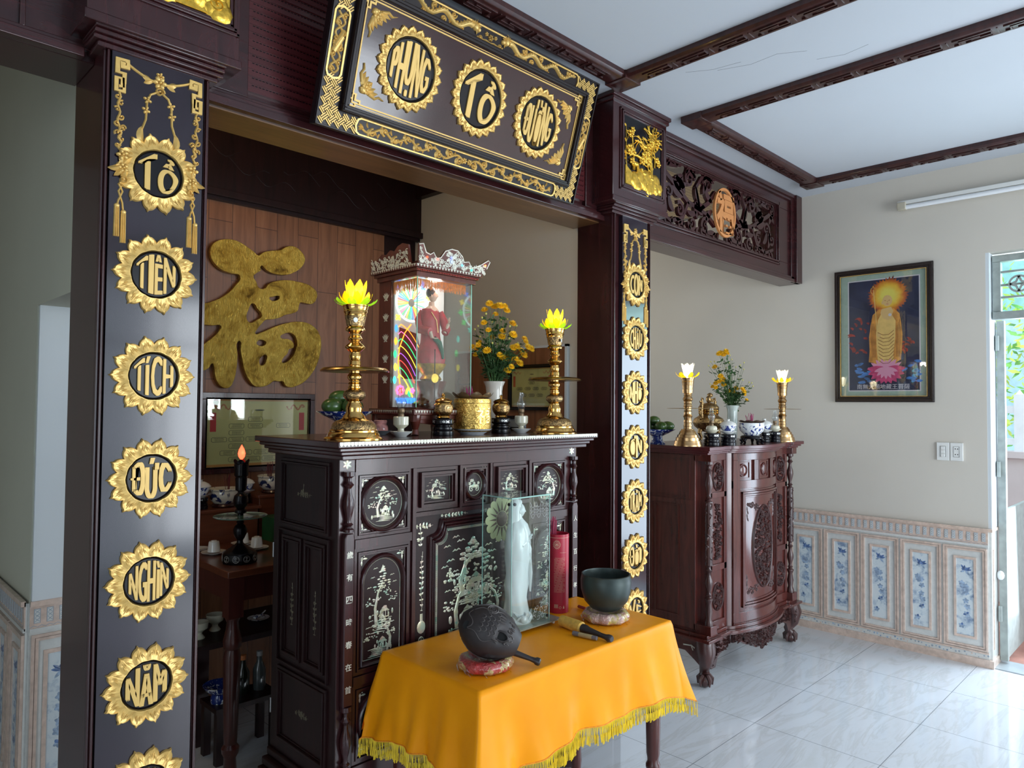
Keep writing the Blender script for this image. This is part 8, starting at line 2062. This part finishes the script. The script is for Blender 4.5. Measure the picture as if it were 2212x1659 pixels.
pr.dome(.327, .652, .029, PF, .0001, .0072, 24, 5, ry=.036); pr.dome(.297, .640, .005, PF, .0001, .0072, 10, 5, ry=.012); pr.strip([(.310, .655), (.318, .652)], PF, .0014, .0001, .0074, 10); pr.strip([(.334, .652), (.343, .655)], PF, .0014, .0001, .0074, 10); pr.strip([(.327, .65), (.329, .640)], PF, .0008, .0001, .0074, 10); pr.strip([(.321, .631), (.334, .631)], PF, .0014, .0001, .0074, 6)
pr.strip([(.244, .73), (.258, .55), (.270, .33), (.275, .25)], PF, .0022, .0001, .0074, 4); ringm(pr, PF, .243, .725, .016, .020, .0030, .0001, .0072, 20, 3); pr.dome(.243, .752, .006, PF, .0001, .0072, 8, 3); pr.dome(.243, .700, .009, PF, .0001, .0072, 8, 3)
pr.dome(.275, .432, .012, PF, .0001, .0075, 10, 5); pr.dome(.345, .545, .013, PF, .0001, .0075, 10, 5); pr.dome(.342, .560, .010, PF, .0001, .0076, 12, 0)
for k in range(9): a = pi + .1 - .0 + k * (-pi - .2) / 8; a = pi * (1 - k / 8) ; 
for k in range(11):
    a = pi + pi * k / 10; pr.leaf(.316, .215, a, .095 + .020 * abs(cos(a)), .020, PF, .0001, .0072 + .00002 * k, 6)
for k in range(9):
    a = .25 + (pi - .5) * k / 8; pr.leaf(.316, .195, a, .075 + .04 * abs(cos(a)), .014, PF, .0001, .0070, 7)
for k in range(7): a = pi + .35 + (pi - .7) * k / 6; pr.leaf(.316, .222, a, .075, .012, PF, .0001, .0076, 7)
put_text(pr, '南無大願地藏王菩薩', PF, .297, .100, w=.315, h0=.0066, h1=.0068, mi=0)
build('print', pr, PM, parent=pc, smooth=False)
build('glass', MB().prism([(.04, .04), (pw - .04, .04), (pw - .04, ph - .04), (.04, ph - .04)], PF, .0105, .012), pane('picture_glass', (.97, .98, .98), .25), parent=pc, smooth=False)
def plate(label, y, socket):
    fr_ = frame((XR - .0005, y, 1.189), (0, -1, 0), (0, 0, 1), (-1, 0, 0)); th = thing('socket_plate' if socket else 'switch_plate', label, 'electrical plate', (XR, y - .034, 1.189))
    b_ = MB(); b_.prism([(0, 0), (.068, 0), (.068, .108), (0, .108)], fr_, 0, .010); build('plate', b_, WHITE, parent=th, bevel=.002)
    q = MB(); rectring(q, fr_, .018, .050, .022, .086, .0012, .010, .0115); build('module_frame', q, mat('grey_gap', (.2, .2, .2), .5, var=0), parent=th)
    if socket:
        q = MB()
        for z in (.038, .072):
            for x in (.028, .040): q.dome(x, z, .0032, fr_, .0006, .010, 8); q.strip([(x - .002, z), (x + .002, z)], fr_, .0015, .0007, .010, 0, True)
        build('pin_hole', q, BLACK, parent=th)
    else:
        for z in (.030, .053, .075): build('rocker', MB().prism([(.024, z - .009), (.044, z - .009), (.044, z + .009), (.024, z + .009)], fr_, .010, .014), WHITE, parent=th, bevel=.001)
plate('white three-way light switch plate under the framed picture', 1.252, False); plate('white twin socket plate beside the light switch', 1.180, True)
tl = thing('tube_lamp', 'unlit fluorescent tube lamp high on the right wall', 'lamp', (XR, .6, 2.78))
build('housing', MB().box(XR - .045, XR - .001, .25, 1.452, 2.785, 2.812), WHITE, parent=tl, bevel=.004)
build('tube', MB().tube([(XR - .040, .27, 2.768), (XR - .040, 1.40, 2.768)], .014, 16), mat('unlit_tube', (.80, .82, .84), .2, var=0), parent=tl)
build('lamp_holder', MB().box(XR - .058, XR - .02, 1.40, 1.45, 2.752, 2.80), mat('yellowed_plastic', (.50, .46, .36), .4), parent=tl, bevel=.004)
